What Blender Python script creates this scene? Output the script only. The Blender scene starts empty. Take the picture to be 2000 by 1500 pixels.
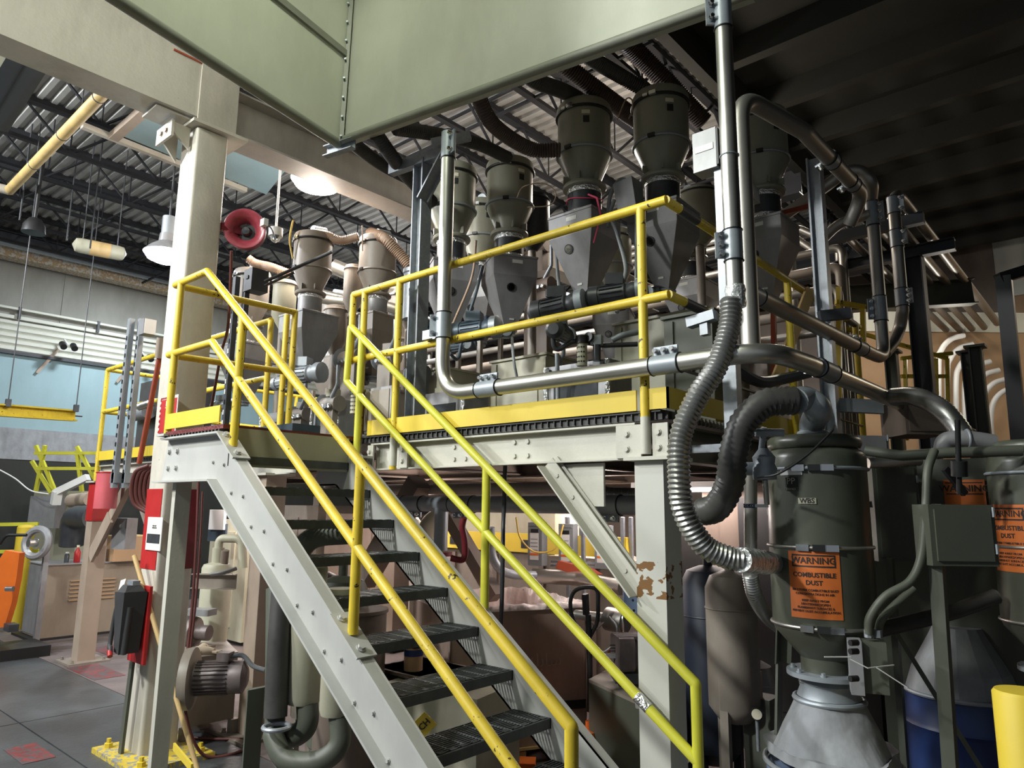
import bpy, math, random
import numpy as np
from mathutils import Vector, Matrix
random.seed(7)
SC = bpy.context.scene
COL = SC.collection
V = Vector
# ---------------------------------------------------------------- camera (solved from the platform and stair edges)
YAW, PIT, ROL, FPX = 0.7184, 0.17162, 0.010236, 1391.6
_cy, _sy, _cp, _sp = math.cos(YAW), math.sin(YAW), math.cos(PIT), math.sin(PIT)
cF = V((-_sy*_cp, _cy*_cp, _sp)); _R = V((_cy, _sy, 0)); _U = _R.cross(cF)
cR = _R*math.cos(ROL)+_U*math.sin(ROL); cU = _U*math.cos(ROL)-_R*math.sin(ROL)
CAM = V((0, 0, 1.75))
cam = bpy.data.objects.new('camera', bpy.data.cameras.new('camera')); COL.objects.link(cam)
cam.matrix_world = Matrix(((cR.x, cU.x, -cF.x, 0), (cR.y, cU.y, -cF.y, 0), (cR.z, cU.z, -cF.z, 1.75), (0, 0, 0, 1)))
cam.data.sensor_width = 36; cam.data.lens = FPX/2000*36; cam.data.clip_start = .05; cam.data.clip_end = 200
SC.camera = cam
def at(px, py, X=None, Y=None, Z=None, D=None):
    r = cR*((px-1000)/FPX)-cU*((py-750)/FPX)+cF
    if X is not None: t = X/r.x
    elif Y is not None: t = Y/r.y
    elif Z is not None: t = (Z-1.75)/r.z
    else: t = D
    return CAM+r*t
# ---------------------------------------------------------------- world, exposure, lamps of the hall, added fill lights
w = bpy.data.worlds.new('hall_ambient'); SC.world = w; w.use_nodes = True
w.node_tree.nodes['Background'].inputs[0].default_value = (.80, .9, 1, 1)
w.node_tree.nodes['Background'].inputs[1].default_value = .16
SC.view_settings.view_transform = 'Standard'; SC.view_settings.look = 'None'
SC.view_settings.gamma = 1; SC.view_settings.use_curve_mapping = False
SC.view_settings.exposure = 0.34
def lamp(name, loc, energy, size, color=(1, 1, 1), target=None, shape='DISK'):
    l = bpy.data.lights.new(name, 'AREA'); l.energy = energy; l.size = size; l.color = color; l.shape = shape
    if shape == 'RECTANGLE': l.size_y = .25
    o = bpy.data.objects.new(name, l); COL.objects.link(o); o.location = loc
    d = (V(target)-V(loc)) if target else V((0, 0, -1))
    o.rotation_euler = d.to_track_quat('-Z', 'Y').to_euler(); return o
def bulb(name, loc, energy, r, color=(1, 1, 1)):
    l = bpy.data.lights.new(name, 'POINT'); l.energy = energy; l.shadow_soft_size = r; l.color = color
    o = bpy.data.objects.new(name, l); COL.objects.link(o); o.location = loc; return o
lamp('bay_and_fill_light', (-4.6, -3.6, 6.1), 430, .5, (.97, 1, .96), (-3.6, 2.6, 1.8))
lamp('bay_and_fill_light', (-9.8, -1.4, 6.0), 400, .45, (.95, .98, 1), (-3.6, 4.0, 3.4))
lamp('bay_and_fill_light', (-6.4, -2.4, 4.7), 115, .4, (.98, 1, .97), (-3.2, 4.0, 4.0))  # added low fill for the receivers and bins, not a hall fitting
lamp('bay_and_fill_light', (-12.6, 5.2, 6.0), 170, .5, (.86, .94, 1))
lamp('bay_and_fill_light', (-6.6, 6.2, 5.7), 150, .5, (1, .93, .86))
lamp('bay_and_fill_light', (-3.0, 9.5, 6.0), 60, .5, (1, .90, .75))
lamp('bay_and_fill_light', (1.5, 12.5, 5.2), 70, .5, (1, .88, .68))
lamp('bay_and_fill_light', (-2.4, .5, 6.5), 190, .5, (.93, 1, .80), (-3.9, 1.6, 5.0))
for _x, _y, _e in ((-4.4, 6.0, 42), (-6.6, 5.0, 42), (-2.9, 5.6, 20), (-8.4, 4.6, 30)):
    lamp('under_deck_light', (_x, _y, 1.9), _e, 1.2, (1, .86, .80), shape='RECTANGLE')
for _x, _y in ((-3.2, 4.7), (-4.9, 4.4)): bulb('under_deck_fill', (_x, _y, 1.78), 14, .1, (1, .86, .80))  # added fill under the deck to brighten the breaker boxes
bulb('roof_uplight', (-4.0, 6.6, 5.2), 75, .25, (1, .86, .72))  # added uplights for the roof deck, no fittings hang here
bulb('roof_uplight', (-9.5, 7.5, 5.2), 45, .25, (.95, .95, .95))
# ---------------------------------------------------------------- materials
MATS = {}
def mat(name, col, rough=.5, metal=0., var=.12, scale=4., bump=.0, bscale=40., dirt=0., chip=None, chipt=.68, emit=None, estr=0., trans=0., alpha=1., stripes=None, spot=None):
    m = bpy.data.materials.new(name); m.use_nodes = True; nt = m.node_tree; N = nt.nodes; L = nt.links
    b = N['Principled BSDF']; b.inputs['Roughness'].default_value = rough; b.inputs['Metallic'].default_value = metal
    b.inputs['Base Color'].default_value = (*col, 1)
    if emit: b.inputs['Emission Color'].default_value = (*emit, 1); b.inputs['Emission Strength'].default_value = estr
    if trans: b.inputs['Transmission Weight'].default_value = trans
    if alpha < 1: b.inputs['Alpha'].default_value = alpha
    if var or dirt or chip or bump or spot:
        tc = N.new('ShaderNodeTexCoord'); out = None
        nz = N.new('ShaderNodeTexNoise'); nz.inputs['Scale'].default_value = scale; nz.inputs['Detail'].default_value = 6; nz.inputs['Roughness'].default_value = .6
        L.new(tc.outputs['Object'], nz.inputs['Vector'])
        mr = N.new('ShaderNodeMapRange'); mr.inputs[1].default_value = .3; mr.inputs[2].default_value = .7; mr.inputs[3].default_value = 1-var; mr.inputs[4].default_value = 1+var
        L.new(nz.outputs['Fac'], mr.inputs[0])
        mx = N.new('ShaderNodeMix'); mx.data_type = 'RGBA'; mx.blend_type = 'MULTIPLY'; mx.inputs[0].default_value = 1
        mx.inputs[6].default_value = (*col, 1); L.new(mr.outputs[0], mx.inputs[7]); out = mx.outputs[2]
        def over(src, noise_scale, lo, hi, c2, amt, detail=8, stretch=None):
            n2 = N.new('ShaderNodeTexNoise'); n2.inputs['Scale'].default_value = noise_scale; n2.inputs['Detail'].default_value = detail; n2.inputs['Roughness'].default_value = .65
            if stretch:
                mp = N.new('ShaderNodeMapping'); mp.inputs['Scale'].default_value = stretch; L.new(tc.outputs['Object'], mp.inputs[0]); L.new(mp.outputs[0], n2.inputs['Vector'])
            else: L.new(tc.outputs['Object'], n2.inputs['Vector'])
            r2 = N.new('ShaderNodeMapRange'); r2.inputs[1].default_value = lo; r2.inputs[2].default_value = hi; r2.inputs[3].default_value = 0; r2.inputs[4].default_value = amt
            L.new(n2.outputs['Fac'], r2.inputs[0])
            m2 = N.new('ShaderNodeMix'); m2.data_type = 'RGBA'; m2.inputs[7].default_value = (*c2, 1)
            L.new(r2.outputs[0], m2.inputs[0]); L.new(src, m2.inputs[6]); return m2.outputs[2]
        if dirt: out = over(out, scale*1.7, .45, .75, (col[0]*.32, col[1]*.29, col[2]*.25), dirt, stretch=(1, 1, .35))
        if chip: out = over(out, 22, chipt, chipt+.02, chip, 1)
        if spot:   # spot = (z0, z1, colour): a worn band with ragged edges at a height of its own
            sp = N.new('ShaderNodeSeparateXYZ'); L.new(tc.outputs['Object'], sp.inputs[0])
            n3 = N.new('ShaderNodeTexNoise'); n3.inputs['Scale'].default_value = 14; n3.inputs['Detail'].default_value = 8; L.new(tc.outputs['Object'], n3.inputs['Vector'])
            md = N.new('ShaderNodeMath'); md.operation = 'SUBTRACT'; md.inputs[1].default_value = (spot[0]+spot[1])/2; L.new(sp.outputs[2], md.inputs[0])
            ma = N.new('ShaderNodeMath'); ma.operation = 'ABSOLUTE'; L.new(md.outputs[0], ma.inputs[0])
            ml = N.new('ShaderNodeMath'); ml.operation = 'LESS_THAN'; ml.inputs[1].default_value = (spot[1]-spot[0])/2; L.new(ma.outputs[0], ml.inputs[0])
            mg = N.new('ShaderNodeMath'); mg.operation = 'GREATER_THAN'; mg.inputs[1].default_value = .5; L.new(n3.outputs['Fac'], mg.inputs[0])
            mm = N.new('ShaderNodeMath'); mm.operation = 'MULTIPLY'; L.new(ml.outputs[0], mm.inputs[0]); L.new(mg.outputs[0], mm.inputs[1])
            m3 = N.new('ShaderNodeMix'); m3.data_type = 'RGBA'; m3.inputs[7].default_value = (*spot[2], 1); L.new(mm.outputs[0], m3.inputs[0]); L.new(out, m3.inputs[6]); out = m3.outputs[2]
        L.new(out, b.inputs['Base Color'])
        mr2 = N.new('ShaderNodeMapRange'); mr2.inputs[3].default_value = max(.03, rough-.08); mr2.inputs[4].default_value = min(1, rough+.12); L.new(nz.outputs['Fac'], mr2.inputs[0]); L.new(mr2.outputs[0], b.inputs['Roughness'])
        if bump:
            nb = N.new('ShaderNodeTexNoise'); nb.inputs['Scale'].default_value = bscale; nb.inputs['Detail'].default_value = 3; L.new(tc.outputs['Object'], nb.inputs['Vector'])
            bp = N.new('ShaderNodeBump'); bp.inputs['Strength'].default_value = bump; bp.inputs['Distance'].default_value = .02; L.new(nb.outputs['Fac'], bp.inputs['Height']); L.new(bp.outputs[0], b.inputs['Normal'])
    MATS[name] = m; return m
DK = (.025, .02, .015)
mat('yellow', (.68, .50, .04), .42, 0, .10, 5, dirt=.3, chip=DK, chipt=.625)
mat('lime_yellow', (.58, .56, .05), .4, 0, .08, 5, dirt=.12, chip=DK, chipt=.70)
mat('toe_yellow', (.66, .49, .04), .5, 0, .08, 2, dirt=.15)
mat('cream', (.50, .485, .42), .5, 0, .06, 1.5, dirt=.22, bump=.05)
mat('cream_old', (.54, .505, .435), .5, 0, .08, 1.5, dirt=.5, chip=(.10, .05, .03), chipt=.72, bump=.05)
mat('cream_rust', (.50, .495, .45), .5, 0, .05, 1.5, dirt=.15, spot=(1.33, 1.50, (.17, .08, .02)))
mat('stringer', (.43, .43, .41), .5, 0, .06, 2, dirt=.2)
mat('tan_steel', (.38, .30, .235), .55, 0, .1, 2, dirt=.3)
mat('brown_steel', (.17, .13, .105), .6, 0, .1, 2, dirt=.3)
mat('tread', (.07, .076, .08), .42, .4, .3, 9, dirt=.4)
mat('deck_edge', (.06, .06, .058), .6, .3, .4, 12)
mat('red_plate', (.12, .015, .015), .5, 0, .2, 8, bump=.3, bscale=60)
mat('red', (.42, .02, .02), .4, 0, .1, 4, dirt=.2)
mat('dark_red', (.16, .012, .02), .45, 0, .1)
mat('rust_red', (.38, .07, .03), .5, 0, .15, 4, dirt=.3)
mat('orange', (.75, .16, .02), .4, 0, .08)
mat('galv', (.30, .32, .35), .45, .45, .15, 30, dirt=.1)
mat('galv_paint', (.30, .33, .36), .42, .3, .1, 8, dirt=.1)
mat('alu', (.50, .49, .45), .33, .9, .04, 3)
mat('alu_dull', (.34, .325, .30), .42, .8, .06, 3)
mat('chrome', (.75, .75, .75), .15, 1, .05)
mat('foil', (.8, .8, .8), .22, 1, .1, 20, bump=1, bscale=60)
mat('hose_metal', (.38, .38, .37), .32, .8, .1, 12, dirt=.2)
mat('hose_black', (.055, .053, .05), .42, 0, .2, 10)
mat('hose_brown', (.075, .05, .042), .45, 0, .2, 10)
mat('hose_tan', (.40, .27, .19), .5, 0, .2, 10)
mat('olive', (.255, .25, .195), .3, 0, .08, 3, dirt=.12)
mat('olive_shaded', (.075, .08, .06), .32, 0, .08, 3, dirt=.2, chip=(.4, .4, .38), chipt=.80)  # collector olive, darkened to stand in for the weaker light on it
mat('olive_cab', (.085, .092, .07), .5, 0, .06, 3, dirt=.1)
mat('taupe', (.26, .225, .19), .45, 0, .1, 4, dirt=.3)
mat('bin_gray', (.27, .265, .27), .42, .25, .12, 5, dirt=.3)
mat('bin_light', (.30, .30, .31), .42, .25, .12, 5, dirt=.3)
mat('mach_cream', (.40, .385, .29), .5, 0, .06, 3, dirt=.25)
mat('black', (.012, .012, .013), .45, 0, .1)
mat('rubber', (.03, .03, .032), .6, 0, .2)
mat('motor', (.05, .053, .06), .4, .2, .2, 10, dirt=.2)
mat('motor_blue', (.06, .085, .11), .4, .2, .2, 10)
mat('motor_taupe', (.16, .13, .125), .45, .2, .2, 10)
mat('joist', (.016, .017, .021), .9, 0, .2, 6)
mat('beam_dark', (.05, .055, .065), .5, .2, .15, 4)
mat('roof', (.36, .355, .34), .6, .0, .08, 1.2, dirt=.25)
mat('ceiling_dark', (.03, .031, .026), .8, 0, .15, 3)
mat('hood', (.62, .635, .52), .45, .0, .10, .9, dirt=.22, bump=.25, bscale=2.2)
mat('hood_shaded', (.43, .435, .36), .42, .0, .10, .9, dirt=.30, bump=.25, bscale=2.2)  # right sheet of the same hood, its weaker light put into the colour
mat('hood_edge', (.24, .245, .20), .5, 0, .1, 4, dirt=.2)
mat('wall_grey', (.30, .30, .27), .7, 0, .1, 1, dirt=.35)
mat('wall_blue', (.30, .43, .47), .7, 0, .08, .8, dirt=.2)
mat('wall_white', (.66, .67, .60), .6, 0, .05, 1, dirt=.1)
mat('wall_brown', (.40, .26, .15), .7, 0, .1, 1.5)
mat('peel', (.42, .30, .17), .7, 0, .1, 4, chip=(.55, .54, .5), chipt=.50)
mat('concrete', (.06, .065, .07), .38, 0, .35, .9, dirt=.55, chip=(.35, .35, .33), chipt=.755, bump=.15, bscale=25)
mat('concrete_warm', (.13, .105, .10), .6, 0, .35, 1.6, dirt=.45, chip=(.45, .4, .38), chipt=.76, bump=.15, bscale=25)
mat('floor_red', (.17, .03, .03), .6, 0, .3, 6, dirt=.6, chip=(.06, .06, .065), chipt=.50)
mat('wood', (.58, .40, .18), .5, 0, .12, 5)
mat('cardboard', (.40, .25, .14), .75, 0, .06, 3)
mat('cardboard_brown', (.30, .21, .165), .7, 0, .1, 3, dirt=.4)
mat('plastic_liner', (.78, .66, .62), .3, 0, .06, 3, bump=.6, bscale=12)
mat('white', (.72, .72, .70), .5, 0, .03)
mat('paper', (.74, .74, .68), .6, 0, .04)
mat('glove', (.60, .50, .36), .8, 0, .12, 10)
mat('ink', (.02, .02, .02), .6, 0, 0)
mat('sign_orange', (.62, .15, .025), .55, 0, .1, 6, chip=(.5, .4, .3), chipt=.8)
mat('glass', (.75, .78, .76), .08, 0, .03, trans=.85)
mat('glass_dark', (.05, .055, .06), .08, 0, .1)
mat('grate', (.17, .18, .185), .4, .3, .15, 9, dirt=.2)
mat('sight', (.72, .68, .52), .3, 0, .05)
mat('navy', (.012, .018, .035), .45, 0, .1)
mat('worn_yellow', (.62, .46, .05), .55, 0, .1, 6, dirt=.4, chip=(.25, .25, .24), chipt=.52)
mat('mustard', (.42, .30, .12), .5, 0, .1, 4, dirt=.3)
mat('web_grey', (.36, .335, .30), .5, 0, .1, 1.5, dirt=.4)
mat('horn_pink', (.27, .04, .055), .3, 0, .2, 20)
mat('cab_tan', (.27, .215, .16), .5, 0, .08, 3, dirt=.3)
mat('blue', (.012, .03, .11), .4, 0, .1)
mat('blue_box', (.20, .27, .42), .45, 0, .08)
mat('boot', (.30, .31, .33), .75, 0, .12, 5, dirt=.45, bump=.8, bscale=6)
mat('pink', (.72, .08, .16), .5, 0, 0)
mat('cable_green', (.45, .48, .15), .5, 0, .05)
mat('cable_yellow', (.62, .42, .08), .5, 0, .05)
mat('cable_gray', (.20, .215, .225), .5, 0, .05)
mat('hose_red', (.12, .035, .03), .5, 0, .1)
mat('pulp_red', (.55, .10, .12), .5, 0, .1, trans=.0)
mat('lamp_white', (.9, .95, 1), .3, 0, 0, emit=(.72, .86, 1), estr=22)
mat('lamp_warm', (1, .95, .9), .3, 0, 0, emit=(1, .86, .74), estr=22)
mat('tube_light', (1, 1, 1), .3, 0, 0, emit=(1, .84, .80), estr=9)
mat('clear_film', (.78, .80, .78), .12, .5, .1, 20, bump=.8, bscale=40)
# ---------------------------------------------------------------- mesh builder
def cr(pts, n=10):
    P_ = [V(p) for p in pts]; P_ = [P_[0]*2-P_[1]]+P_+[P_[-1]*2-P_[-2]]; out = []
    for i in range(1, len(P_)-2):
        a, b, c, d = P_[i-1:i+3]
        for k in range(n):
            t = k/n; out.append(.5*((2*b)+(c-a)*t+(2*a-5*b+4*c-d)*t*t+(3*b-a-3*c+d)*t**3))
    out.append(P_[-2]); return out
def resamp(path, step):
    out = [path[0]]; acc = 0
    for a, b in zip(path[:-1], path[1:]):
        l = (b-a).length
        if l == 0: continue
        while acc+l >= step:
            t = (step-acc)/l; a = a+(b-a)*t; out.append(a.copy()); l = (b-a).length; acc = 0
            if l == 0: break
        acc += l
    return out
def fil(pts, R, n=8):
    P_ = [V(p) for p in pts]; out = [P_[0]]
    for i in range(1, len(P_)-1):
        a, b, c = P_[i-1], P_[i], P_[i+1]; u = (a-b).normalized(); v = (c-b).normalized()
        ang = u.angle(v); d = min(R/math.tan(ang/2), (a-b).length*.48, (c-b).length*.48)
        p0 = b+u*d; p1 = b+v*d
        for k in range(n+1):
            t = k/n; out.append(p0*(1-t)**2+b*2*t*(1-t)+p1*t*t)
    out.append(P_[-1]); return out
class MB:
    def __init__(s): s.v = []; s.f = []
    def box(s, x0, x1, y0, y1, z0, z1):
        return s.hexa([(x0, y0, z0), (x1, y0, z0), (x1, y1, z0), (x0, y1, z0), (x0, y0, z1), (x1, y0, z1), (x1, y1, z1), (x0, y1, z1)])
    def hexa(s, p):
        n = len(s.v); s.v += [tuple(q) for q in p]
        s.f += [(n, n+3, n+2, n+1), (n+4, n+5, n+6, n+7), (n, n+1, n+5, n+4), (n+1, n+2, n+6, n+5), (n+2, n+3, n+7, n+6), (n+3, n, n+4, n+7)]; return s
    def cbox(s, c, sz, rz=0, tilt=None):
        R = Matrix.Rotation(rz, 3, 'Z')
        if tilt: R = R @ Matrix.Rotation(tilt[1], 3, tilt[0])
        p = []
        for k in (-.5, .5):
            for a, b in ((-.5, -.5), (.5, -.5), (.5, .5), (-.5, .5)): p.append(V(c)+R@V((a*sz[0], b*sz[1], k*sz[2])))
        return s.hexa(p)
    def frame(s, p, q, up=(0, 0, 1)):
        p, q = V(p), V(q); t = (q-p).normalized(); u = V(up)
        if abs(t.dot(u)) > .98: u = V((0, 1, 0))
        side = t.cross(u).normalized(); return p, q, t, side, side.cross(t).normalized()
    def bar(s, p, q, w, h, up=(0, 0, 1)):
        p, q, t, a, b = s.frame(p, q, up); c = [p-a*w/2-b*h/2, p+a*w/2-b*h/2, q+a*w/2-b*h/2, q-a*w/2-b*h/2]
        return s.hexa(c+[x+b*h for x in c])
    def ext(s, p, q, prof, up=(0, 0, 1)):
        p, q, t, a, b = s.frame(p, q, up); n = len(s.v); m = len(prof)
        for o in (p, q): s.v += [tuple(o+a*x+b*y) for x, y in prof]
        for i in range(m): j = (i+1) % m; s.f.append((n+i, n+j, n+m+j, n+m+i))
        s.f += [tuple(n+i for i in range(m))[::-1], tuple(n+m+i for i in range(m))]; return s
    def ibeam(s, p, q, h, w, tf=.012, tw=.008, up=(0, 0, 1)):
        a, b, c, d = w/2, h/2, tw/2, h/2-tf
        return s.ext(p, q, [(-a, -b), (a, -b), (a, -d), (c, -d), (c, d), (a, d), (a, b), (-a, b), (-a, d), (-c, d), (-c, -d), (-a, -d)], up)
    def chan(s, p, q, h, w, t=.01, up=(0, 0, 1), flip=1):
        b = h/2; pr = [(0, -b), (w, -b), (w, -b+t), (t, -b+t), (t, b-t), (w, b-t), (w, b), (0, b)]
        return s.ext(p, q, [(x*flip, y) for x, y in pr], up)
    def angle(s, p, q, w, t=.008, up=(0, 0, 1), flip=1):
        return s.ext(p, q, [(0, 0), (w*flip, 0), (w*flip, t), (t*flip, t), (t*flip, w), (0, w)], up)
    def prism(s, poly, vec):
        n = len(s.v); m = len(poly); vec = V(vec); s.v += [tuple(V(p)) for p in poly]+[tuple(V(p)+vec) for p in poly]
        for i in range(m): j = (i+1) % m; s.f.append((n+i, n+j, n+m+j, n+m+i))
        s.f += [tuple(n+i for i in range(m))[::-1], tuple(n+m+i for i in range(m))]; return s
    def tube(s, path, r, n=10, cap=True, rf=None):
        path = [V(p) for p in path]; path = [p for i, p in enumerate(path) if i == 0 or (p-path[i-1]).length > 1e-6]
        m0 = len(s.v); t0 = (path[1]-path[0]).normalized(); u = t0.orthogonal().normalized(); rings = []
        for i, p in enumerate(path):
            t = ((path[min(i+1, len(path)-1)]-path[i]).normalized()+(path[i]-path[max(i-1, 0)]).normalized())
            t = t.normalized() if t.length > 1e-9 else t0
            u = (u-t*u.dot(t)).normalized(); v = t.cross(u); rr = rf(i) if rf else r
            rings.append(len(s.v))
            for k in range(n):
                a = 2*math.pi*k/n; s.v.append(tuple(p+(u*math.cos(a)+v*math.sin(a))*rr))
        for a, b in zip(rings[:-1], rings[1:]):
            for k in range(n): j = (k+1) % n; s.f.append((a+k, a+j, b+j, b+k))
        if cap: s.f += [tuple(rings[0]+k for k in range(n))[::-1], tuple(rings[-1]+k for k in range(n))]
        return s
    def cyl(s, p, q, r, r2=None, n=16):
        r2 = r if r2 is None else r2; return s.tube([V(p), V(q)], r, n, True, lambda i: (r, r2)[i])
    def lathe(s, prof, c=(0, 0, 0), n=28, axis=(0, 0, 1), cap=True):
        c = V(c); ax = V(axis).normalized(); u = ax.orthogonal().normalized(); v = ax.cross(u); rings = []
        for r, z in prof:
            rings.append(len(s.v))
            for k in range(n):
                a = 2*math.pi*k/n; s.v.append(tuple(c+ax*z+(u*math.cos(a)+v*math.sin(a))*max(r, 1e-4)))
        for a, b in zip(rings[:-1], rings[1:]):
            for k in range(n): j = (k+1) % n; s.f.append((a+k, a+j, b+j, b+k))
        if cap: s.f += [tuple(rings[0]+k for k in range(n))[::-1], tuple(rings[-1]+k for k in range(n))]
        return s
    def torus(s, c, R, r, axis=(0, 0, 1), n=28, m=8):
        c = V(c); ax = V(axis).normalized(); u = ax.orthogonal().normalized(); v = ax.cross(u)
        return s.tube([c+(u*math.cos(2*math.pi*k/n)+v*math.sin(2*math.pi*k/n))*R for k in range(n+1)], r, m, False)
    def hose(s, pts, r, pitch=.014, n=14, amp=.09, cn=12):
        path = resamp(cr(pts, cn), pitch/2); return s.tube(path, r, n, True, lambda i: r*(1+amp if i % 2 else 1-amp))
    def hexbolt(s, p, d, r=.014, h=.012):
        p = V(p); d = V(d).normalized(); s.cyl(p, p+d*h*.35, r*1.35, n=10); s.cyl(p+d*h*.3, p+d*h, r, n=6); return s
    def build(s, name, m, parent=None, label=None, cat=None, group=None, kind=None, sharp=38):
        me = bpy.data.meshes.new(name)
        if parent is not None: o0 = V(parent.get('_o', (0, 0, 0)))
        else:
            a = np.array(s.v); lo = a.min(0); hi = a.max(0); o0 = V(((lo[0]+hi[0])/2, (lo[1]+hi[1])/2, lo[2]))
        me.from_pydata([tuple(V(v)-o0) for v in s.v], [], s.f); me.materials.append(MATS[m] if isinstance(m, str) else m)
        for p in me.polygons: p.use_smooth = True
        me.set_sharp_from_angle(angle=math.radians(sharp))
        o = bpy.data.objects.new(name, me); COL.objects.link(o)
        o['_o'] = tuple(o0)
        if parent is not None: o.parent = parent
        else: o.location = o0
        return tag(o, label, cat, group, kind)
def tag(o, label=None, cat=None, group=None, kind=None):
    if cat and not kind: kind = 'thing'
    if label: o['label'] = label
    if cat: o['category'] = cat
    if group: o['group'] = group
    if kind: o['kind'] = kind
    return o
def T(name, loc, label, cat, group=None, kind='thing'):
    o = bpy.data.objects.new(name, None); COL.objects.link(o); o.location = loc; o['_o'] = tuple(V(loc)); o.empty_display_size = .05
    return tag(o, label, cat, group, kind)
def copytree(o, parent=None):
    c = o.copy(); COL.objects.link(c)
    if parent: c.parent = parent
    for ch in list(o.children): copytree(ch, c)
    return c
def dup(o, loc, rz=0, label=None, group=None, sc=None):
    c = copytree(o); c.location = loc; c.rotation_euler = (0, 0, rz)
    if sc: c.scale = (sc, sc, sc)
    if label: c['label'] = label
    if group: c['group'] = group
    return c
def text(name, s, size, loc, right, up, m, parent=None, ext=.0008, bold=0, bend=None, align='CENTER', **kw):
    cu = bpy.data.curves.new(name, 'FONT'); cu.body = s; cu.size = size; cu.align_x = align; cu.align_y = 'CENTER'; cu.extrude = ext; cu.offset = bold; cu.resolution_u = 2
    tmp = bpy.data.objects.new('t', cu); COL.objects.link(tmp); bpy.context.view_layer.update()
    me = bpy.data.meshes.new_from_object(tmp); bpy.data.objects.remove(tmp)
    r = V(right).normalized(); u = V(up).normalized(); n = r.cross(u); b = MB(); loc = V(loc)
    for v in me.vertices:
        if bend: b.v.append(tuple(bend(v.co.x, v.co.y, v.co.z)))
        else: b.v.append(tuple(loc+r*v.co.x+u*v.co.y+n*v.co.z))
    b.f = [tuple(p.vertices) for p in me.polygons]
    return b.build(name, m, parent, **kw)
PI = math.pi
# ================================================================ SETTING
fl = MB().box(-17, 8, -6, 18, -.25, -.03).build('floor', 'concrete', kind='structure')
xs = [-17, -13.6, -10.2, -7.0, -3.9, -.8, 2.4, 8]; ys = [-6, -3.5, -.4, 2.02, 2.92, 5.2, 8.4, 11.6, 18]
for i in range(len(xs)-1):
    for j in range(len(ys)-1):
        MB().box(xs[i]+.006, xs[i+1]-.006, ys[j]+.006, ys[j+1]-.006, -.03, 0).build('slab', 'concrete_warm' if (j >= 4 and 0 < i < 6) or (j == 3 and i in (4,)) else 'concrete', fl)
tag(MB().box(-17, 8, 3, 3.001, 0, .001).build('x', 'floor_red'), 'x').select_set(False)
bpy.data.objects.remove(bpy.data.objects['x'])
for a in ((-8.9, -8.1, 2.95, 3.25), (-6.35, -5.9, 1.75, 1.95), (-9.9, -9.3, 3.5, 3.9)):
    MB().box(a[0], a[1], a[2], a[3], 0, .003).build('paint_mark', 'floor_red', fl)
# corrugated roof deck, ridges running along X
b = MB(); y = 0.; pr = []
while y < 15.6:
    pr += [(y, 6.62), (y+.06, 6.62), (y+.08, 6.665), (y+.135, 6.665)]; y += .155
n = len(pr)
for x in (-15.2, -2.88):
    for yy, z in pr: b.v.append((x, yy, z))
    for yy, z in pr[::-1]: b.v.append((x, yy, z+.01))
m = 2*n
for i in range(m): j = (i+1) % m; b.f.append((i, j, m+j, m+i))
ce = b.build('ceiling', 'roof', kind='structure', sharp=20)
# bar joists running along Y
def joist(x, y0=0., y1=15.5, zt=6.60, zb=6.05):
    b = MB(); b.box(x-.05, x+.05, y0, y1, zt-.05, zt+.03); b.box(x-.035, x+.035, y0+.4, y1-.4, zb, zb+.045)
    y = y0+.4; k = 0
    while y < y1-1.2:
        b.cyl((x, y, zb+.02), (x, y+.55, zt-.02), .018, n=5); b.cyl((x, y+.55, zt-.02), (x, y+1.1, zb+.02), .018, n=5)
        b.cyl((x, y+1.1, zb+.02), (x, y+1.1, zt-.02), .010, n=5); y += 1.1
    return b.build('joist', 'joist', ce)
x = -3.42
while x > -15: joist(x); x -= 1.045
for y in (2.4, 5.4, 8.4, 11.4):
    MB().bar((-15, y, 6.07), (-3.0, y, 6.07), .03, .03).build('bridging', 'joist', ce)
    MB().bar((-15, y+.3, 6.56), (-3.0, y+.3, 6.56), .03, .03).build('bridging', 'joist', ce)
MB().ibeam((-15, 12.6, 6.0), (-2.9, 12.6, 6.0), .5, .25).build('girder', 'beam_dark', ce)
MB().ibeam((-9.8, 9.0, 5.98), (-2.9, 9.0, 5.98), .38, .2).build('girder', 'beam_dark', ce)
# dark double tee ceiling on the right
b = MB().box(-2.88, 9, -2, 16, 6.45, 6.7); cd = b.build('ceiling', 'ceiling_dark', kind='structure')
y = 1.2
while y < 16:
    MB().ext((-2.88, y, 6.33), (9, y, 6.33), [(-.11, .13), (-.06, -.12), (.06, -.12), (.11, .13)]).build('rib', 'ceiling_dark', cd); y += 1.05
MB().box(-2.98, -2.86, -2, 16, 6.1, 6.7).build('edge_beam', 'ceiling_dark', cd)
# left end wall X=-15 with bands
wl = MB().box(-15.3, -15, -4, 16, 0, 6.7).build('wall_left', 'wall_grey', kind='structure')
for k in range(9): MB().box(-15.01, -14.985, -1.5+k*1.9, -1.5+k*1.9+1.86, 5.05, 6.1).build('panel', 'wall_grey', wl)
MB().box(-15.0, -14.95, -4, 16, 2.55, 4.36).build('panel', 'wall_blue', wl)
MB().box(-15.0, -14.94, -4, 16, .0, 2.50).build('panel', 'ceiling_dark', wl, label='dark panel in place of the unlit open lower zone'); MB().box(-15.0, -14.93, -4, 16, 2.5, 3.05).build('panel', 'boot', wl, label='stained grey curtain band')  # lowest panel: near-black colour stands in for unlit open space
b = MB(); y0 = -4
z = 4.40
for k in range(5): b.prism([(-14.99, -4, z), (-14.93, -4, z+.04), (-14.93, -4, z+.09), (-14.99, -4, z+.118)], (0, 20, 0)); z += .118
b.build('ribbed_panel', 'wall_white', wl)
MB().bar((-14.9, -4, 4.38), (-14.9, 16, 4.38), .06, .05).build('trim_rail', 'beam_dark', wl)
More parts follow.
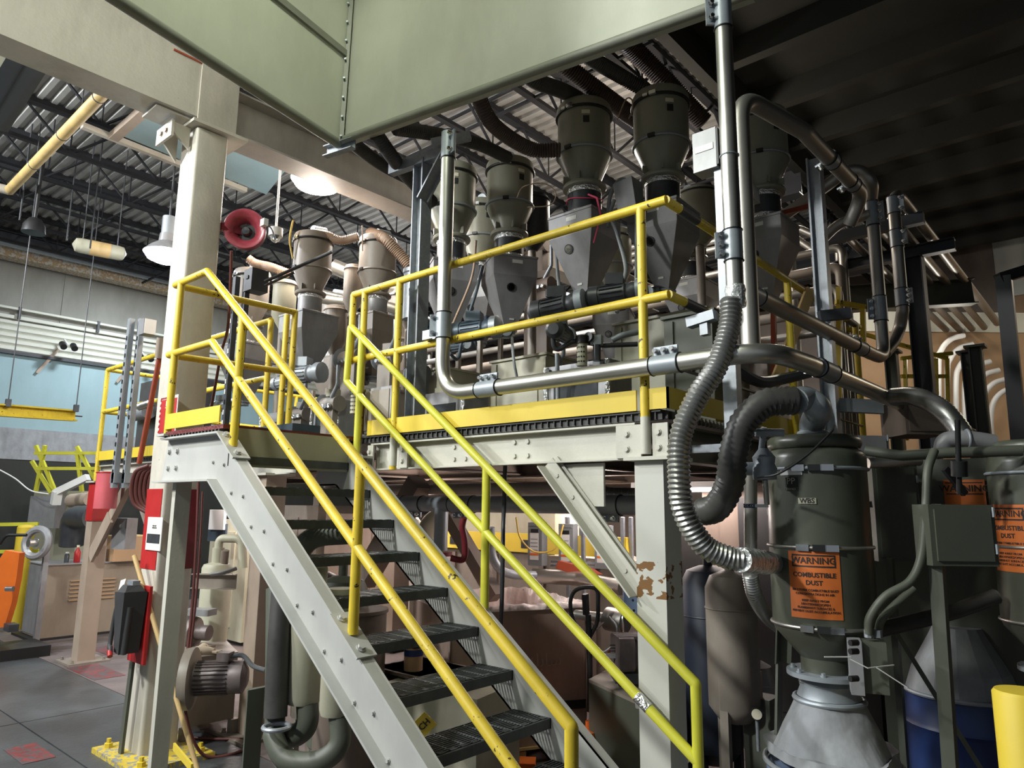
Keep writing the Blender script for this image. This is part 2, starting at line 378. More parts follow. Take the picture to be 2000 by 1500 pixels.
r = MB().box(-14.98, -14.9, -4, 16, 5.0, 5.06); r.box(-14.98, -14.86, -4, 16, 5.16, 5.2); r.build('cable_track', 'wall_white', wl)
b = MB()
for k in range(14): b.box(-14.9, -14.84, -3+k*1.3, -2.96+k*1.3, 5.0, 5.22)
b.build('track_hangers', 'beam_dark', wl)
MB().box(-14.8, -14.5, -4, 16, 6.0, 6.16).build('ledge', 'peel', wl)
MB().ibeam((-14.4, -4, 6.28), (-14.4, 16, 6.28), .22, .16).build('girt', 'beam_dark', wl)
MB().cyl((-14.2, -4, 6.12), (-14.2, 16, 6.12), .05).build('conduit', 'galv_paint', wl)
# back wall Y=14.5
wb = MB().box(-15, 9, 14.5, 14.8, 0, 6.7).build('wall_back', 'wall_brown', kind='structure')
MB().box(-15, 9, 14.46, 14.5, 5.4, 6.7).build('upper_band', 'wall_white', wb)
MB().box(-15, -1.5, 14.44, 14.5, 0, 6.7).build('panel', 'brown_steel', wb, label='brown wall zone coloured dark for the dim background')  # dark colour stands in for the dim back of the hall
wr = MB().box(9, 9.3, -2, 15, 0, 6.7).build('wall_right', 'ceiling_dark', kind='structure')
# ================================================================ PLATFORM
ZD = 2.234; YF = 3.12; XR = -1.73; XL = -9.1; YB = 8.6
pl = T('steel_platform', (-5.4, 5.8, 0), 'raised cream steel platform carrying the grey hoppers, yellow edged, on square columns', 'platform')
def PB(name, b, m, **k): return b.build(name, m, pl, **k)
b = MB()
b.box(XL, XR, YF-.02, YB, ZD-.006, ZD)
PB('deck_plate', b, 'deck_edge')
b = MB(); x = XL
b.box(XL, XR, YF-.018, YF, ZD-.05, ZD-.006)
while x < XR-.02: b.box(x, x+.006, YF-.03, YF, ZD-.045, ZD-.006); x += .045
y = YF
while y < 6.6: b.box(XR, XR+.02, y, y+.012, ZD-.045, ZD-.006); y += .045
b.box(XL, XR, YF-.035, YF-.028, ZD-.012, ZD); PB('grating_edge', b, 'deck_edge', kind='stuff')
bz = 2.085
def fb(x0, x1):
    b = MB(); b.chan((x0, YF+.03, bz), (x1, YF+.03, bz), .185, .06, .01, flip=1); return b
PB('front_beam', fb(-4.0, -1.88).ext((-2.0, YF+.03, bz), (-1.99, YF+.03, bz), [(0, 0), (.001, 0), (0, .001)]), 'cream')
# chan flip so the web sits back and flanges face the stairs
PB('front_beam', fb(XL, -5.0), 'cream')
b = MB(); b.ibeam((XR-.07, YF+.02, bz), (XR-.07, YB, bz), .185, .10); PB('side_beam', b, 'olive_cab', label='side beam coloured dark for its shade')  # dark olive on a cream beam: shade put into the colour
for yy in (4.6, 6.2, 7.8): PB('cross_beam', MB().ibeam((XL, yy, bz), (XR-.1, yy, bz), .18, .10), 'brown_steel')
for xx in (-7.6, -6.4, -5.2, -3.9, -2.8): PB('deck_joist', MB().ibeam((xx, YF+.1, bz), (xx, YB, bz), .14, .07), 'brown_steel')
# end plates with bolts
for x0, x1, lab in ((-1.985, -1.84, None), (-1.775, -1.69, None), (-4.02, -3.96, None), (-3.68, -3.60, None)):
    e = PB('end_plate', MB().box(x0, x1, YF-.04, YF-.028, 2.0, 2.165), 'cream')
    for zz in (2.045, 2.12):
        MB().hexbolt(((x0+x1)/2-.01, YF-.04, zz), (0, -1, 0)).build('bolt', 'cream', pl)
for xx, zz in ((-2.72, 2.125), (-2.62, 2.125), (-2.72, 2.045), (-2.62, 2.045), (-3.22, 2.045), (-3.12, 2.045), (-3.22, 2.12), (-3.12, 2.12)):
    MB().hexbolt((xx, YF+.03, zz), (0, -1, 0), .015, .02).build('bolt', 'cream', pl)
def column(x0, x1, y0, y1, m, z1=1.985, plate=True, **k):
    c = PB('column', MB().box(x0, x1, y0, y1, .02 if plate else 0, z1), m, **k)
    MB().box(x0-.04, x1+.05, y0-.04, y1+.05, z1, z1+.018).build('cap_plate', 'cream', c)
    if plate:
        MB().box(x0-.12, x1+.12, y0-.12, y1+.12, 0, .02).build('base_plate', 'toe_yellow' if k.get('yb') else 'taupe', c)
        for sx in (x0-.07, x1+.07):
            for sy in (y0-.07, y1+.07): MB().hexbolt((sx, sy, .02), (0, 0, 1), .014, .03).build('anchor_bolt', 'taupe', c)
    return c
column(-1.885, -1.725, 3.09, 3.25, 'cream_rust', label='near right column with a worn rusty band')
column(-9.24, -9.06, 3.10, 3.28, 'tan_steel')
column(-5.45, -5.27, 3.05, 3.23, 'tan_steel')
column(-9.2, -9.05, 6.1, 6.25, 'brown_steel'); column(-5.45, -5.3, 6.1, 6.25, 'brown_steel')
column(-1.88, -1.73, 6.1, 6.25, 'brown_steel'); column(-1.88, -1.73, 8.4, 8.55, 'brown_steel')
# corner brace right
b = MB(); p, q = V((-2.46, 3.10, 1.97)), V((-1.89, 3.10, 1.33)); b.angle(p, q, .075, .008, up=(1, 0, 1)); b.bar(p+V((.03, .03, .03)), q+V((.0, .03, .06)), .012, .09, up=(1, 0, 1))
br = PB('corner_brace', b, 'cream')
for t in (.12, .3, .86): MB().hexbolt(p.lerp(q, t)+V((.02, -.002, .03)), (0, -1, 0), .012).build('bolt', 'cream', br)
PB('gusset_plate', MB().prism([(-2.55, 3.14, 1.985), (-2.16, 3.14, 1.985), (-2.16, 3.14, 1.78), (-2.22, 3.14, 1.72)], (0, .01, 0)), 'cream')
PB('hanging_bracket', MB().box(-2.30, -2.10, 3.135, 3.15, 1.76, 1.985), 'cream')
# left bracing seen past the big column
b = MB(); b.bar((-9.05, 3.15, 1.2), (-8.25, 3.15, 1.97), .06, .12); b.bar((-9.05, 3.12, 1.15), (-8.6, 3.12, 1.6), .03, .16); PB('corner_brace', b, 'tan_steel')
b = MB(); b.bar((-8.2, 3.2, 1.97), (-7.5, 3.2, 1.3), .06, .10); PB('corner_brace', b, 'taupe')
PB('red_band', MB().box(-9.25, -9.05, 3.09, 3.29, 1.55, 1.98), 'red')
b = MB(); b.bar((-3.9, 4.3, 1.05), (-4.7, 4.3, 1.95), .10, .10); PB('corner_brace', b, 'brown_steel')
b = MB(); b.bar((-5.2, 4.0, 1.1), (-4.5, 4.0, 1.95), .16, .16); PB('corner_brace', b, 'brown_steel')
# toe boards
for (x0, x1) in ((-4.03, -1.86), ): PB('toe_board', MB().box(x0, x1, YF-.045, YF-.035, ZD+.0, ZD+.105), 'toe_yellow')
PB('toe_board', MB().box(-1.80, XR+.05, YF-.045, YF-.035, ZD, ZD+.105), 'toe_yellow')
PB('toe_board', MB().box(XR+.04, XR+.05, YF-.045, 6.3, ZD, ZD+.105), 'toe_yellow')
PB('toe_board', MB().box(XL, -5.05, YF-.045, YF-.035, ZD, ZD+.105), 'toe_yellow')
# ================================================================ GUARD RAILS
RR = .0245
def railing(name, label, posts, rails, m, loc, group=None, pm=None, elbow=0):
    t = T(name, loc, label, 'railing', group)
    for p, q in posts: MB().cyl(p, q, RR).build('post', pm or m, t)
    for nm, pts in rails:
        pts = [V(p) for p in pts]
        MB().tube(fil(pts, .012, 3) if len(pts) > 2 else pts, RR, 18).build(nm, m, t)
    return t
yr = YF-.012-.03
gx = -1.665
railing('guard_rail', 'yellow guard rail along the front edge of the platform above the stairs', [((-1.81, yr, 2.02), (-1.81, yr, 3.30)), ((-3.74, yr, 1.99), (-3.74, yr, 3.30)), ((-4.13, yr, 2.02), (-4.13, yr, 3.30)), ((-4.27, yr, 2.80), (-4.27, yr, 3.30))],
        [('top_rail', [(-4.27, yr, 3.30), (-1.66, yr, 3.30)]), ('mid_rail', [(-4.30, yr, 2.80), (-1.66, yr, 2.80)])], 'yellow', (-3, yr, ZD))
_fr = bpy.data.objects['guard_rail']
for _x in (-1.81, -3.74, -4.13): MB().cyl((_x, yr, 2.015), (_x, yr, 2.20), RR+.0012).build('post_foot', 'cream', _fr, label='cream painted lower end of a post')
t = railing('guard_rail', 'yellow guard rail on the shaded right side of the platform with grey worn lengths', [((gx, 6.3, 2.2), (gx, 6.3, 3.3)), ((gx, 4.75, 2.2), (gx, 4.75, 3.3))],
        [('top_rail', [(gx, yr, 3.30), (gx, 6.4, 3.30)]), ('mid_rail', [(gx, yr, 2.80), (gx, 3.62, 2.80)]), ('mid_rail', [(gx, 4.7, 2.80), (gx, 6.4, 2.80)])], 'yellow', (gx, 5, ZD))
for a, c, z in ((3.22, 3.42, 3.3), (3.24, 3.46, 2.8), (6.05, 6.3, 3.3)): MB().cyl((gx, a, z), (gx, c, z), RR+.002).build('worn_sleeve', 'motor', t)
MB().box(gx-.01, gx+.01, YF, 6.3, ZD+.2, ZD+.21).build('wire', 'motor', t)
ly = 2.12
railing('guard_rail', 'yellow guard rail on the far left front edge of the platform beyond the big column', [((-9.02, yr, 2.0), (-9.02, yr, 3.30)), ((-7.1, yr, 2.2), (-7.1, yr, 3.3)), ((-5.42, yr, 2.2), (-5.42, yr, 3.3)), ((-9.02, 5.6, 2.2), (-9.02, 5.6, 3.3))],
        [('top_rail', [(-9.02, 6.0, 3.30), (-9.02, yr, 3.30), (-5.42, yr, 3.30)]), ('mid_rail', [(-9.02, 6.0, 2.80), (-9.02, yr, 2.80), (-5.42, yr, 2.80)])], 'yellow', (-7, yr, ZD))
# ================================================================ STAIR
st = T('steel_staircase', (-2.9, 2.55, 0), 'grey steel staircase with open black grating treads leading up to the platform', 'staircase')
YN, YS = 2.13, 3.0
def stringer(y, fl_):
    # plate profile: landing part then slope
    top = [(-4.98, 2.19), (-4.17, 2.19), (-1.27, .015)]; bot = [(-1.66, .015), (-4.26, 1.89), (-5.05, 1.89)]
    if fl_ > 0: top[0] = (-4.5, 2.19); bot[2] = (-4.5, 1.89)
    b = MB(); b.prism([(x, y, z) for x, z in top+bot], (0, .012, 0))
    s = fl_*.06
    for (a, c) in ((top[0], top[1]), (top[1], top[2]), (bot[0], bot[1]), (bot[1], bot[2])):
        d = V((c[0]-a[0], 0, c[1]-a[1])).normalized(); nrm = V((d.z, 0, -d.x))*.012
        b.hexa([V((a[0], y, a[1])), V((c[0], y, c[1])), V((c[0], y+s, c[1])), V((a[0], y+s, a[1])), V((a[0], y, a[1]))+nrm, V((c[0], y, c[1]))+nrm, V((c[0], y+s, c[1]))+nrm, V((a[0], y+s, a[1]))+nrm])
    return b.build('stringer', 'stringer', st)
s1 = stringer(YN, -1); s2 = stringer(YS, 1)
for k in range(1, 12):
    xn = -3.864+.254*(k-2); z = 1.854-.19*(k-2)
    b = MB(); b.box(xn-.012, xn, YN+.015, YS-.002, z-.048, z); b.box(xn-.245, xn-.238, YN+.015, YS-.002, z-.03, z)
    b.box(xn-.24, xn, YN+.013, YN+.019, z-.05, z); b.box(xn-.24, xn, YS-.008, YS-.002, z-.05, z)
    for j in range(12): b.box(xn-.035, xn-.012, YN+.05+j*.07, YN+.085+j*.07, z, z+.003)
    tr = b.build('tread', 'tread', st)
    b = MB()
    for j in range(11): b.box(xn-.228+j*.0195, xn-.224+j*.0195, YN+.019, YS-.008, z-.026, z-.001)
    for j in range(9): b.box(xn-.238, xn-.012, YN+.1+j*.097, YN+.105+j*.097, z-.008, z)
    b.build('grate', 'grate', tr, kind='stuff')
    for dx in (-.20, -.06):
        MB().hexbolt((xn+dx, YN, z-.035-.02*(dx > -.1)), (0, -1, 0), .0085, .012).build('bolt', 'stringer', s1)
for xx, zz in ((-4.95, 2.10), (-4.83, 2.10), (-4.95, 1.99), (-4.83, 1.99)): MB().hexbolt((xx, YN, zz), (0, -1, 0), .015, .016).build('bolt', 'stringer', s1)
# landing
b = MB(); b.box(-5.02, -4.13, YN-.05, YF, ZD-.03, ZD-.004); b.build('landing_plate', 'red_plate', st)
MB().box(-4.14, -4.128, YN, YS, 1.98, ZD-.02).build('landing_beam', 'mach_cream', st)
MB().box(-4.93, -4.18, YN-.055, YN-.045, ZD+.012, ZD+.115).build('toe_board', 'toe_yellow', st)
b = MB()
for k in range(18): b.box(-4.94+k*.044, -4.925+k*.044, YN-.05, YN+.02, 2.19, ZD-.03)
b.build('grating_edge', 'deck_edge', st)
lx = at(333, 1000, Y=2.15).x
ls = MB().box(lx, lx+.05, 2.15, 2.255, .0, 1.9).build('landing_post', 'cream', st)
# hand rails
mN = .757
def nz(x): return 3.29-mN*(x+4.56)
def nm_(x): return 2.78-mN*(x+4.40)
yn = YN-.03
hr = T('stair_handrail', (-3, yn, 0), 'near chipped bright yellow handrail of the stairs, wrapping the landing', 'railing')
MB().tube(fil([(-5.04, YF-.04, 3.3), (-5.04, yn, 3.29), (-4.56, yn, 3.29), (-1.55, yn, nz(-1.55)), (-1.55, yn, .02)], .012, 3), RR, 16).build('top_rail', 'yellow', hr)
MB().tube(fil([(-5.04, YF-.04, 2.8), (-5.04, yn, 2.78), (-4.40, yn, 2.78), (-1.55, yn, nm_(-1.55))], .012, 3), RR, 16).build('mid_rail', 'yellow', hr)
for x, z0, z1 in ((-4.94, 2.215, 3.29), (-4.03, 2.09, nz(-4.03)), (-2.79, 1.17, nz(-2.79))):
    MB().cyl((x, yn, z0), (x, yn, z1), RR).build('post', 'yellow', hr)
MB().cyl((-5.04, YF-.05, 2.234), (-5.04, YF-.05, 3.3), RR).build('post', 'yellow', hr)
MB().cyl((-5.16, YF-.05, 2.234), (-5.16, YF-.05, 3.3), RR).build('post', 'yellow', hr)
for x in (-4.03, -2.79):
    zt = 2.19-.75*(x+4.17)+.012
    p, q = V((x-.11, yn, zt+.75*.11)), V((x+.11, yn, zt-.75*.11))
    f = MB().bar(p, q, .11, .012, up=(0, 0, 1)).build('foot_plate', 'stringer', hr)
    for s_ in (-1, 1):
        c = V((x+.075*s_, yn-.01, zt-.75*.075*s_+.008)); MB().hexbolt(c, (.6, 0, .8), .017, .018).build('bolt', 'stringer', f)
MB().box(-5.0, -4.88, yn-.05, yn+.04, 2.20, 2.215).build('foot_plate', 'stringer', hr)
yf = YS+.03
f0 = at(685, 637, Y=yf); f1 = at(1359, 1336, Y=yf); g0 = at(677, 745, Y=yf)
sl = (f0.z-f1.z)/(f1.x-f0.x); g1x = f1.x; g1z = g0.z-.0; 
ga = at(690, 765, Y=yf); gb = at(1345, 1478, Y=yf); gs = (ga.z-gb.z)/(gb.x-ga.x)
hf = T('stair_handrail', (-3, yf, 0), 'far lime yellow handrail of the stairs with a strip of silver tape', 'railing')
MB().tube(fil([(g0.x, yf, g0.z), (f0.x, yf, f0.z), f1, (f1.x, yf, .02)], .012, 3), RR, 16).build('top_rail', 'lime_yellow', hf)
MB().tube([g0, (f1.x, yf, g0.z-gs*(f1.x-g0.x))], RR, 16).build('mid_rail', 'lime_yellow', hf)
def fz(x): return f0.z-sl*(x-f0.x)
p1 = at(705, 700, Y=yf); p2 = at(950, 940, Y=yf)
MB().cyl((p1.x, yf, 2.16-.75*(p1.x+4.17)), (p1.x, yf, fz(p1.x)), RR).build('post', 'lime_yellow', hf)
MB().cyl((p2.x, yf, 2.19-.75*(p2.x+4.17)), (p2.x, yf, fz(p2.x)), RR).build('post', 'lime_yellow', hf)
MB().box(p1.x-.02, p1.x+.14, yf-.05, yf+.04, 2.19-.75*(p1.x+4.17)-.05, 2.19-.75*(p1.x+4.17)-.035).build('foot_plate', 'stringer', hf)
a, c = at(1245, 1393, Y=yf), at(1268, 1420, Y=yf)
zz = lambda x: g0.z-gs*(x-g0.x)
MB().tube([(a.x, yf, zz(a.x)), (c.x, yf, zz(c.x))], RR+.002, 14).build('tape_strip', 'foil', hf, label='strip of silver tape')
# ================================================================ BIG COLUMN AND OVERHEAD BEAM
bc = T('building_column', (-5.5, 2.42, 0), 'thick cream building column with red painted bands, rising beside the landing', 'column')
cx0, cx1, cy0, cy1 = -5.66, -5.38, 2.30, 2.56
def rbox(x0, x1, y0, y1, r, n=4):
    o = []
    for cx, cy, a0 in ((x1-r, y0+r, -PI/2), (x1-r, y1-r, 0), (x0+r, y1-r, PI/2), (x0+r, y0+r, PI)):
        for k in range(n+1): a = a0+PI/2*k/n; o.append((cx+r*math.cos(a), cy+r*math.sin(a)))
    return o
MB().prism([(x, y, .03) for x, y in rbox(cx0, cx1, cy0, cy1, .022)], (0, 0, 4.70)).build('shaft', 'cream_old', bc)
b = MB().box(cx0-.16, cx1+.28, cy0-.15, cy1+.14, 0, .035); bp_ = b.build('base_plate', 'worn_yellow', bc)
for x, y in ((cx0-.08, cy0-.07), (cx1+.2, cy0-.07), (cx0-.08, cy1+.07), (cx1+.2, cy1+.07)):
    MB().lathe([(.03, 0), (.03, .03), (.016, .032), (.016, .06)], (x, y, .035), 6).build('anchor_bolt', 'toe_yellow', bp_)
for nm, (z0, z1) in (('red_band', (1.28, 1.86)),):
    MB().box(cx0-.004, cx1-.02, cy0-.004, cy0+.02, z0, z1).build(nm, 'red', bc); MB().box(cx1-.02, cx1+.004, cy0+.06, cy1+.002, z0, z1).build(nm, 'dark_red', bc)
b = MB().box(cx0-.02, cx1+.06, cy0-.06, cy1+.14, 4.74, 4.765); b.build('cap_plate', 'cream_old', bc)
b = MB(); b.prism([(cx0-.02, cy0-.03, 4.5), (cx0-.02, cy0-.16, 4.66), (cx0-.02, cy0-.16, 4.735), (cx0-.02, cy0-.03, 4.735)], (.02, 0, 0)); b.prism([(cx1-.1, cy0-.02, 4.55), (cx1-.1, cy0-.16, 4.66), (cx1-.1, cy0-.16, 4.735), (cx1-.1, cy0-.02, 4.735)], (.02, 0, 0))
b.box(cx0-.05, cx1-.05, cy0-.18, cy0-.16, 4.60, 4.735); sb = b.build('bracket', 'cream_old', bc)
for xx in (cx0+.05, cx1-.14): MB().hexbolt((xx, cy0-.18, 4.67), (0, -1, 0), .018).build('bolt', 'tan_steel', sb)
for z, nm in ((4.755, 'cream_old'),):
    MB().prism([(cx0+.02, 2.28, 4.785), (cx0+.02, 2.02, 5.05), (cx0+.02, 2.28, 5.05)], (.02, 0, 0)).build('gusset', nm, bc)
    MB().prism([(cx1-.06, 2.28, 4.785), (cx1-.06, 2.02, 5.05), (cx1-.06, 2.28, 5.05)], (.02, 0, 0)).build('gusset', nm, bc)
    MB().box(cx0, cx1-.02, 1.98, 2.28, 4.77, 4.785).build('seat_plate', nm, bc)
ob = T('overhead_beam', (-5.5, 4, 4.78), 'long cream overhead crane beam resting on the big column', 'beam')
ex = -5.36
MB().ibeam((-5.5, 2.55, 4.98), (-5.5, 9.6, 4.98), .40, .28, .016, .012).build('beam_section', 'web_grey', ob)
b = MB().box(-5.64, -5.36, -1.5, 2.36, 4.80, 5.42); b.build('beam_section', 'cream_old', ob)
MB().box(-5.36, -5.345, 2.28, 2.60, 4.77, 5.42).build('splice_plate', 'cream_old', ob)
MB().box(-5.36, -5.35, 2.05, 2.30, 5.26, 5.275).build('weld_strip', 'rust_red', ob)
# lower angle beneath
# ================================================================ OVERHEAD HOOD (two hanging sheet walls meeting in a corner)
C0 = at(668, 281, Z=4.3); CR_ = at(1405, 17, Z=4.3); CL_ = at(240, 2, Z=4.3)
dr = (CR_-C0); dl = (CL_-C0); dr.z = dl.z = 0
EL = C0+dl*1.9; ER = C0+dr*1.06
top = V((0.03, .02, 2.2))
hd = T('overhead_hood', C0, 'large pale green sheet metal hood hanging over the stairs', 'hood')
def sheet(p, q, th, m):
    o = dr.normalized().cross(V((0, 0, 1))) if th[1] else V((0, 0, 0))
    return MB().hexa([p, q, q+V(th), p+V(th), p+top, q+top, q+top+V(th), p+top+V(th)])
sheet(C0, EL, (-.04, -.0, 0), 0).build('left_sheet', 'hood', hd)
sheet(C0, ER, (0, .05, 0), 0).build('right_sheet', 'hood_shaded', hd)
n_r = V((-dr.y, dr.x, 0)).normalized()
MB().tube([C0-n_r*.01+V((0, 0, .02)), ER-n_r*.01+V((0, 0, .02))], .028, 10).build('bottom_lip', 'hood_edge', hd)
MB().tube([C0+V((-.02, -.02, 0)), EL+V((-.02, 0, 0))], .035, 12).build('edge_pipe', 'hood_edge', hd)
MB().bar(C0+V((.012, -.012, 0)), C0+top+V((.012, -.012, 0)), .045, .03, up=(1, 1, 0)).build('corner_strip', 'hood_edge', hd)
sA, sB = at(545, 0, X=-3.86), at(680, 108, X=-4.0)
dd = (EL-C0).normalized(); sz = V((0, 0, at(680, 108, X=-4.02).z-4.3))
MB().bar(C0+sz+V((.02, 0, 0)), C0+sz+dd*3+V((.02, 0, 0)), .02, .05).build('stiffener', 'hood_edge', hd)
for k in range(14): MB().cyl(C0+V((.03, -.03, .03+k*.15)), C0+V((.045, -.045, .03+k*.15)), .008, n=6).build('rivet', 'galv', hd)
# support frame under the hood
sf = T('hood_support', (-3.7, 3.22, ZD), 'galvanised steel post and angle bracket holding up the green hood', 'post')
gp = at(830, 245, Y=3.22)
b = MB(); b.ibeam((-3.70, 3.22, ZD), (-3.70, 3.22, 4.24), .10, .10, .008, .007, up=(1, 0, 0)); b.build('post', 'galv', sf)
zB = 4.245
b = MB(); b.chan(at(640, 300, Z=4.27), at(695, 282, Z=4.27), .08, .05, .008, flip=1); b.build('channel_end', 'galv', sf)
MB().chan((-4.0, 3.14, zB), (-3.48, 3.20, zB), .08, .06, .008, flip=-1).build('channel', 'galv', sf)
b = MB(); b.bar((-3.66, 3.18, 3.92), (-3.40, 3.18, 4.22), .012, .085, up=(0, 1, 0)); b.bar((-3.66, 3.22, 3.92), (-3.40, 3.22, 4.22), .07, .01, up=(0, 1, 0)); b.build('knee_brace', 'galv', sf)
MB().bar((-3.48, 3.1, 4.25), (-3.30, 3.3, 4.33), .05, .06).build('cross_angle', 'galv', sf)
# ================================================================ HOPPER LOADERS ON THE PLATFORM
def receiver(m, label, group, logo=True):
    """vacuum receiver: dome lid, clamp bands, cylinder, cone, flange, sight tube. Origin at sight tube bottom"""
    t = T('vacuum_receiver', (0, 0, 0), label, 'hopper', group)
    MB().lathe([(.2, .49), (.2, .80)], n=36, cap=False).build('body', m, t)
    MB().lathe([(.2, .80), (.208, .81), (.208, .865), (.198, .885), (.12, .895), (.001, .90)], n=36).build('lid', m, t)
    MB().torus((0, 0, .805), .209, .011, n=36).build('clamp_band', 'black', t)
    c = MB(); c.box(.0, .05, -.23, -.208, .795, .822).box(-.05, -.015, -.225, -.208, .798, .818); c.build('latch', 'chrome', t)
    MB().torus((0, 0, .49), .207, .009, n=36).build('clamp_band', 'galv_paint' if m == 'olive' else m, t)
    MB().box(-.02, .03, -.225, -.2, .478, .502).build('latch', 'black', t)
    MB().lathe([(.2, .49), (.195, .46), (.115, .27), (.112, .25)], n=36, cap=False).build('cone', m, t)
    MB().lathe([(.160, .222), (.165, .235), (.16, .25), (.11, .25), (.11, .222)], n=32).build('flange', m, t)
    MB().lathe([(.125, 0), (.125, .222)], n=28).build('sight_tube', 'motor' if m == 'olive' else 'bin_gray', t, label='dark clear sight tube')
    for z in (.02, .20): MB().lathe([(.127, z-.02), (.131, z), (.127, z+.02)], n=28, cap=False).build('tube_tape', 'foil', t)
    for a in (-2.2, -1.2, -.3): MB().cbox((.14*math.cos(a), .14*math.sin(a), .285), (.010, .05, .06), a+PI/2).build('lug', m, t)
    if logo:
        def onbody(nm, w0, w1, z0, z1, mm, r=.2025):
            b = MB(); n = 6
            for k in range(n+1):
                a = w0+(w1-w0)*k/n; b.v += [(r*math.cos(a), r*math.sin(a), z0), (r*math.cos(a), r*math.sin(a), z1)]
            for k in range(n): b.f.append((2*k, 2*k+2, 2*k+3, 2*k+1))
            return b.build(nm, mm, t)
        onbody('nameplate', -1.04, -.74, .735, .765, 'sight'); onbody('logo_plate', -.99, -.76, .665, .72, 'ink')
    MB().cyl((0, .05, .88), (0, .05, .96), .035).cyl((0, -.02, .95), (0, .14, .97), .05).build('inlet_elbow', 'galv_paint', t)
    return t
def feeder(m1, label, group, sight='bin_gray', s=.19, motor='motor', rim=True):
    """square feeder bin with inverted pyramid, sight glass, gear motor. Origin at tip outlet; top at z=.62"""
    t = T('feeder_bin', (0, 0, 0), label, 'hopper', group)
    b = MB(); b.box(-s, s, -s, s, .43, .60)
    b.build('bin_box', m1, t)
    a = .045
    p = [(-a, -a, .0), (a, -a, .0), (a, a, .0), (-a, a, .0), (-s, -s, .43), (s, -s, .43), (s, s, .43), (-s, s, .43)]
    MB().hexa(p).build('pyramid', m1, t)
    MB().box(-s-.006, s+.006, -s-.006, s+.006, .588, .606).box(-s+.02, s-.02, -s+.02, s-.02, .606, .612).build('rim', m1, t)
    # sight glass on front pyramid face
    nrm = V((0, -1, -(s-a)/.43)).normalized(); c = V((-.03, -a-(s-a)*.78, .43*.78))
    MB().lathe([(.036, 0), (.036, .008), (.028, .008)], c-nrm*.002, 20, nrm).build('sight_ring', 'black', t)
    MB().lathe([(.028, 0), (.028, .006)], c, 18, nrm).build('sight_glass', sight, t)
    MB().box(-.03, .06, -s-.002, -s, .535, .565).build('nameplate', 'paper', t)
    c2 = V((.005, -a-(s-a)*.2, .43*.2)); MB().cbox(c2+nrm*.003, (.04, .002, .014), 0, ('X', math.atan2((s-a), .43)*1)).build('tag_plate', 'paper', t)
    MB().lathe([(.06, -.03), (.06, 0), (.075, 0), (.075, .012), (.05, .012)], n=16, c=(0, 0, -.005)).build('outlet_flange', 'galv_paint', t)
    g = MB(); g.cyl((-.02, -.05, -.02), (-.10, -.09, -.03), .06).cyl((-.10, -.09, -.03), (-.26, -.13, -.05), .055).cyl((-.26, -.13, -.05), (-.30, -.14, -.055), .066)
    gm = g.build('gear_motor', motor, t)
    f = MB()
    for k in range(12):
        an = 2*PI*k/12; o = V((.0, math.cos(an)*.056, math.sin(an)*.056)); f.bar(V((-.12, -.095, -.03))+o, V((-.29, -.138, -.052))+o, .006, .01)
    f.build('cooling_fins', motor, gm, kind='stuff')
    MB().cbox((-.2, -.12, .045), (.10, .07, .055), .25).build('terminal_box', motor, gm)
    MB().lathe([(.03, 0), (.05, .005), (.05, .02), (.02, .022)], (-.06, -.13, -.03), 14, (-.2, -1, 0)).build('gear_hub', 'galv_paint', gm)
    return t
def place(t, c, rz=0): t.location = c; t.rotation_euler = (0, 0, rz); return t
GRP_R, GRP_F = 'vacuum receivers above the feeders', 'square feeder bins on the platform'
def unitpos(px, D, z): c = at(px, 600, D=D); a = at(px, 500, D=D); return (c.x, c.y, z)
# A and B: near pair on the right
ra = receiver('olive', 'olive receiver wearing a pink strap, left of the two nearest at top centre', GRP_R)
fa = feeder('bin_gray', 'grey feeder bin with a lit round window, under the pink strap', GRP_F, 'sight')
pa = (-2.90, 4.12); place(ra, (*pa, 3.87)); place(fa, (*pa, 3.26))
pb = (-2.38, 4.36)
rb = dup(ra, (*pb, 3.87), .15, 'olive receiver nearest the tall vertical pipe, rightmost of the near row')
fb_ = dup(fa, (*pb, 3.26), 0.05, 'grey feeder bin with a dark round window behind the yellow corner post')
for c_ in fb_.children:
    if c_.name.startswith('sight_glass'): c_.data = c_.data.copy(); c_.data.materials[0] = MATS['glass_dark']
pc = (-3.86, 4.36)
rc = dup(ra, (*pc, 3.82), .55, 'olive receiver with a hose elbow on its lid, just right of the galvanised post')
fc = feeder('bin_gray', 'grey feeder bin with a blue grey motor, in the middle of the railed front', GRP_F, 'bin_gray', motor='motor_blue'); place(fc, (*pc, 3.21), 1.03)
pd = (-4.28, 4.08)
rd = dup(rc, (*pd, 3.80), .2, 'olive receiver half hidden behind the galvanised post and shiny pipe')
fd = dup(fc, (*pd, 3.19), 1.03, 'grey feeder bin behind the shiny vertical pipe with its elbow')
pe = (-5.55, 4.27)
re_ = receiver('taupe', 'dusty taupe receiver, right one of the pair lit from behind', GRP_R, False); place(re_, (*pe, 3.60)); re_.scale = (.92, .92, .92)
fe = feeder('taupe', 'dusty feeder bin in pinkish light above the far handrail start', GRP_F, 'taupe', motor='motor_taupe'); place(fe, (*pe, 2.99), .05)
pf = (-5.92, 3.76)
rf_ = dup(re_, (*pf, 3.57), 0, 'dusty taupe receiver crossed by a thin dark bar, left one of the pair')
ff = feeder('bin_light', 'light grey dented feeder bin near the landing, left of the far handrail', GRP_F, 'bin_light', s=.20, motor='galv_paint'); place(ff, (pf[0], pf[1], 2.96), 0)
pg = (-7.0, 3.72)
rg = dup(re_, (*pg, 3.42), 0, 'dusty receiver behind the slotted post beside the big column', )
fg = dup(ff, (*pg, 2.81), .1, 'grey feeder bin low behind the landing post beside the big column')
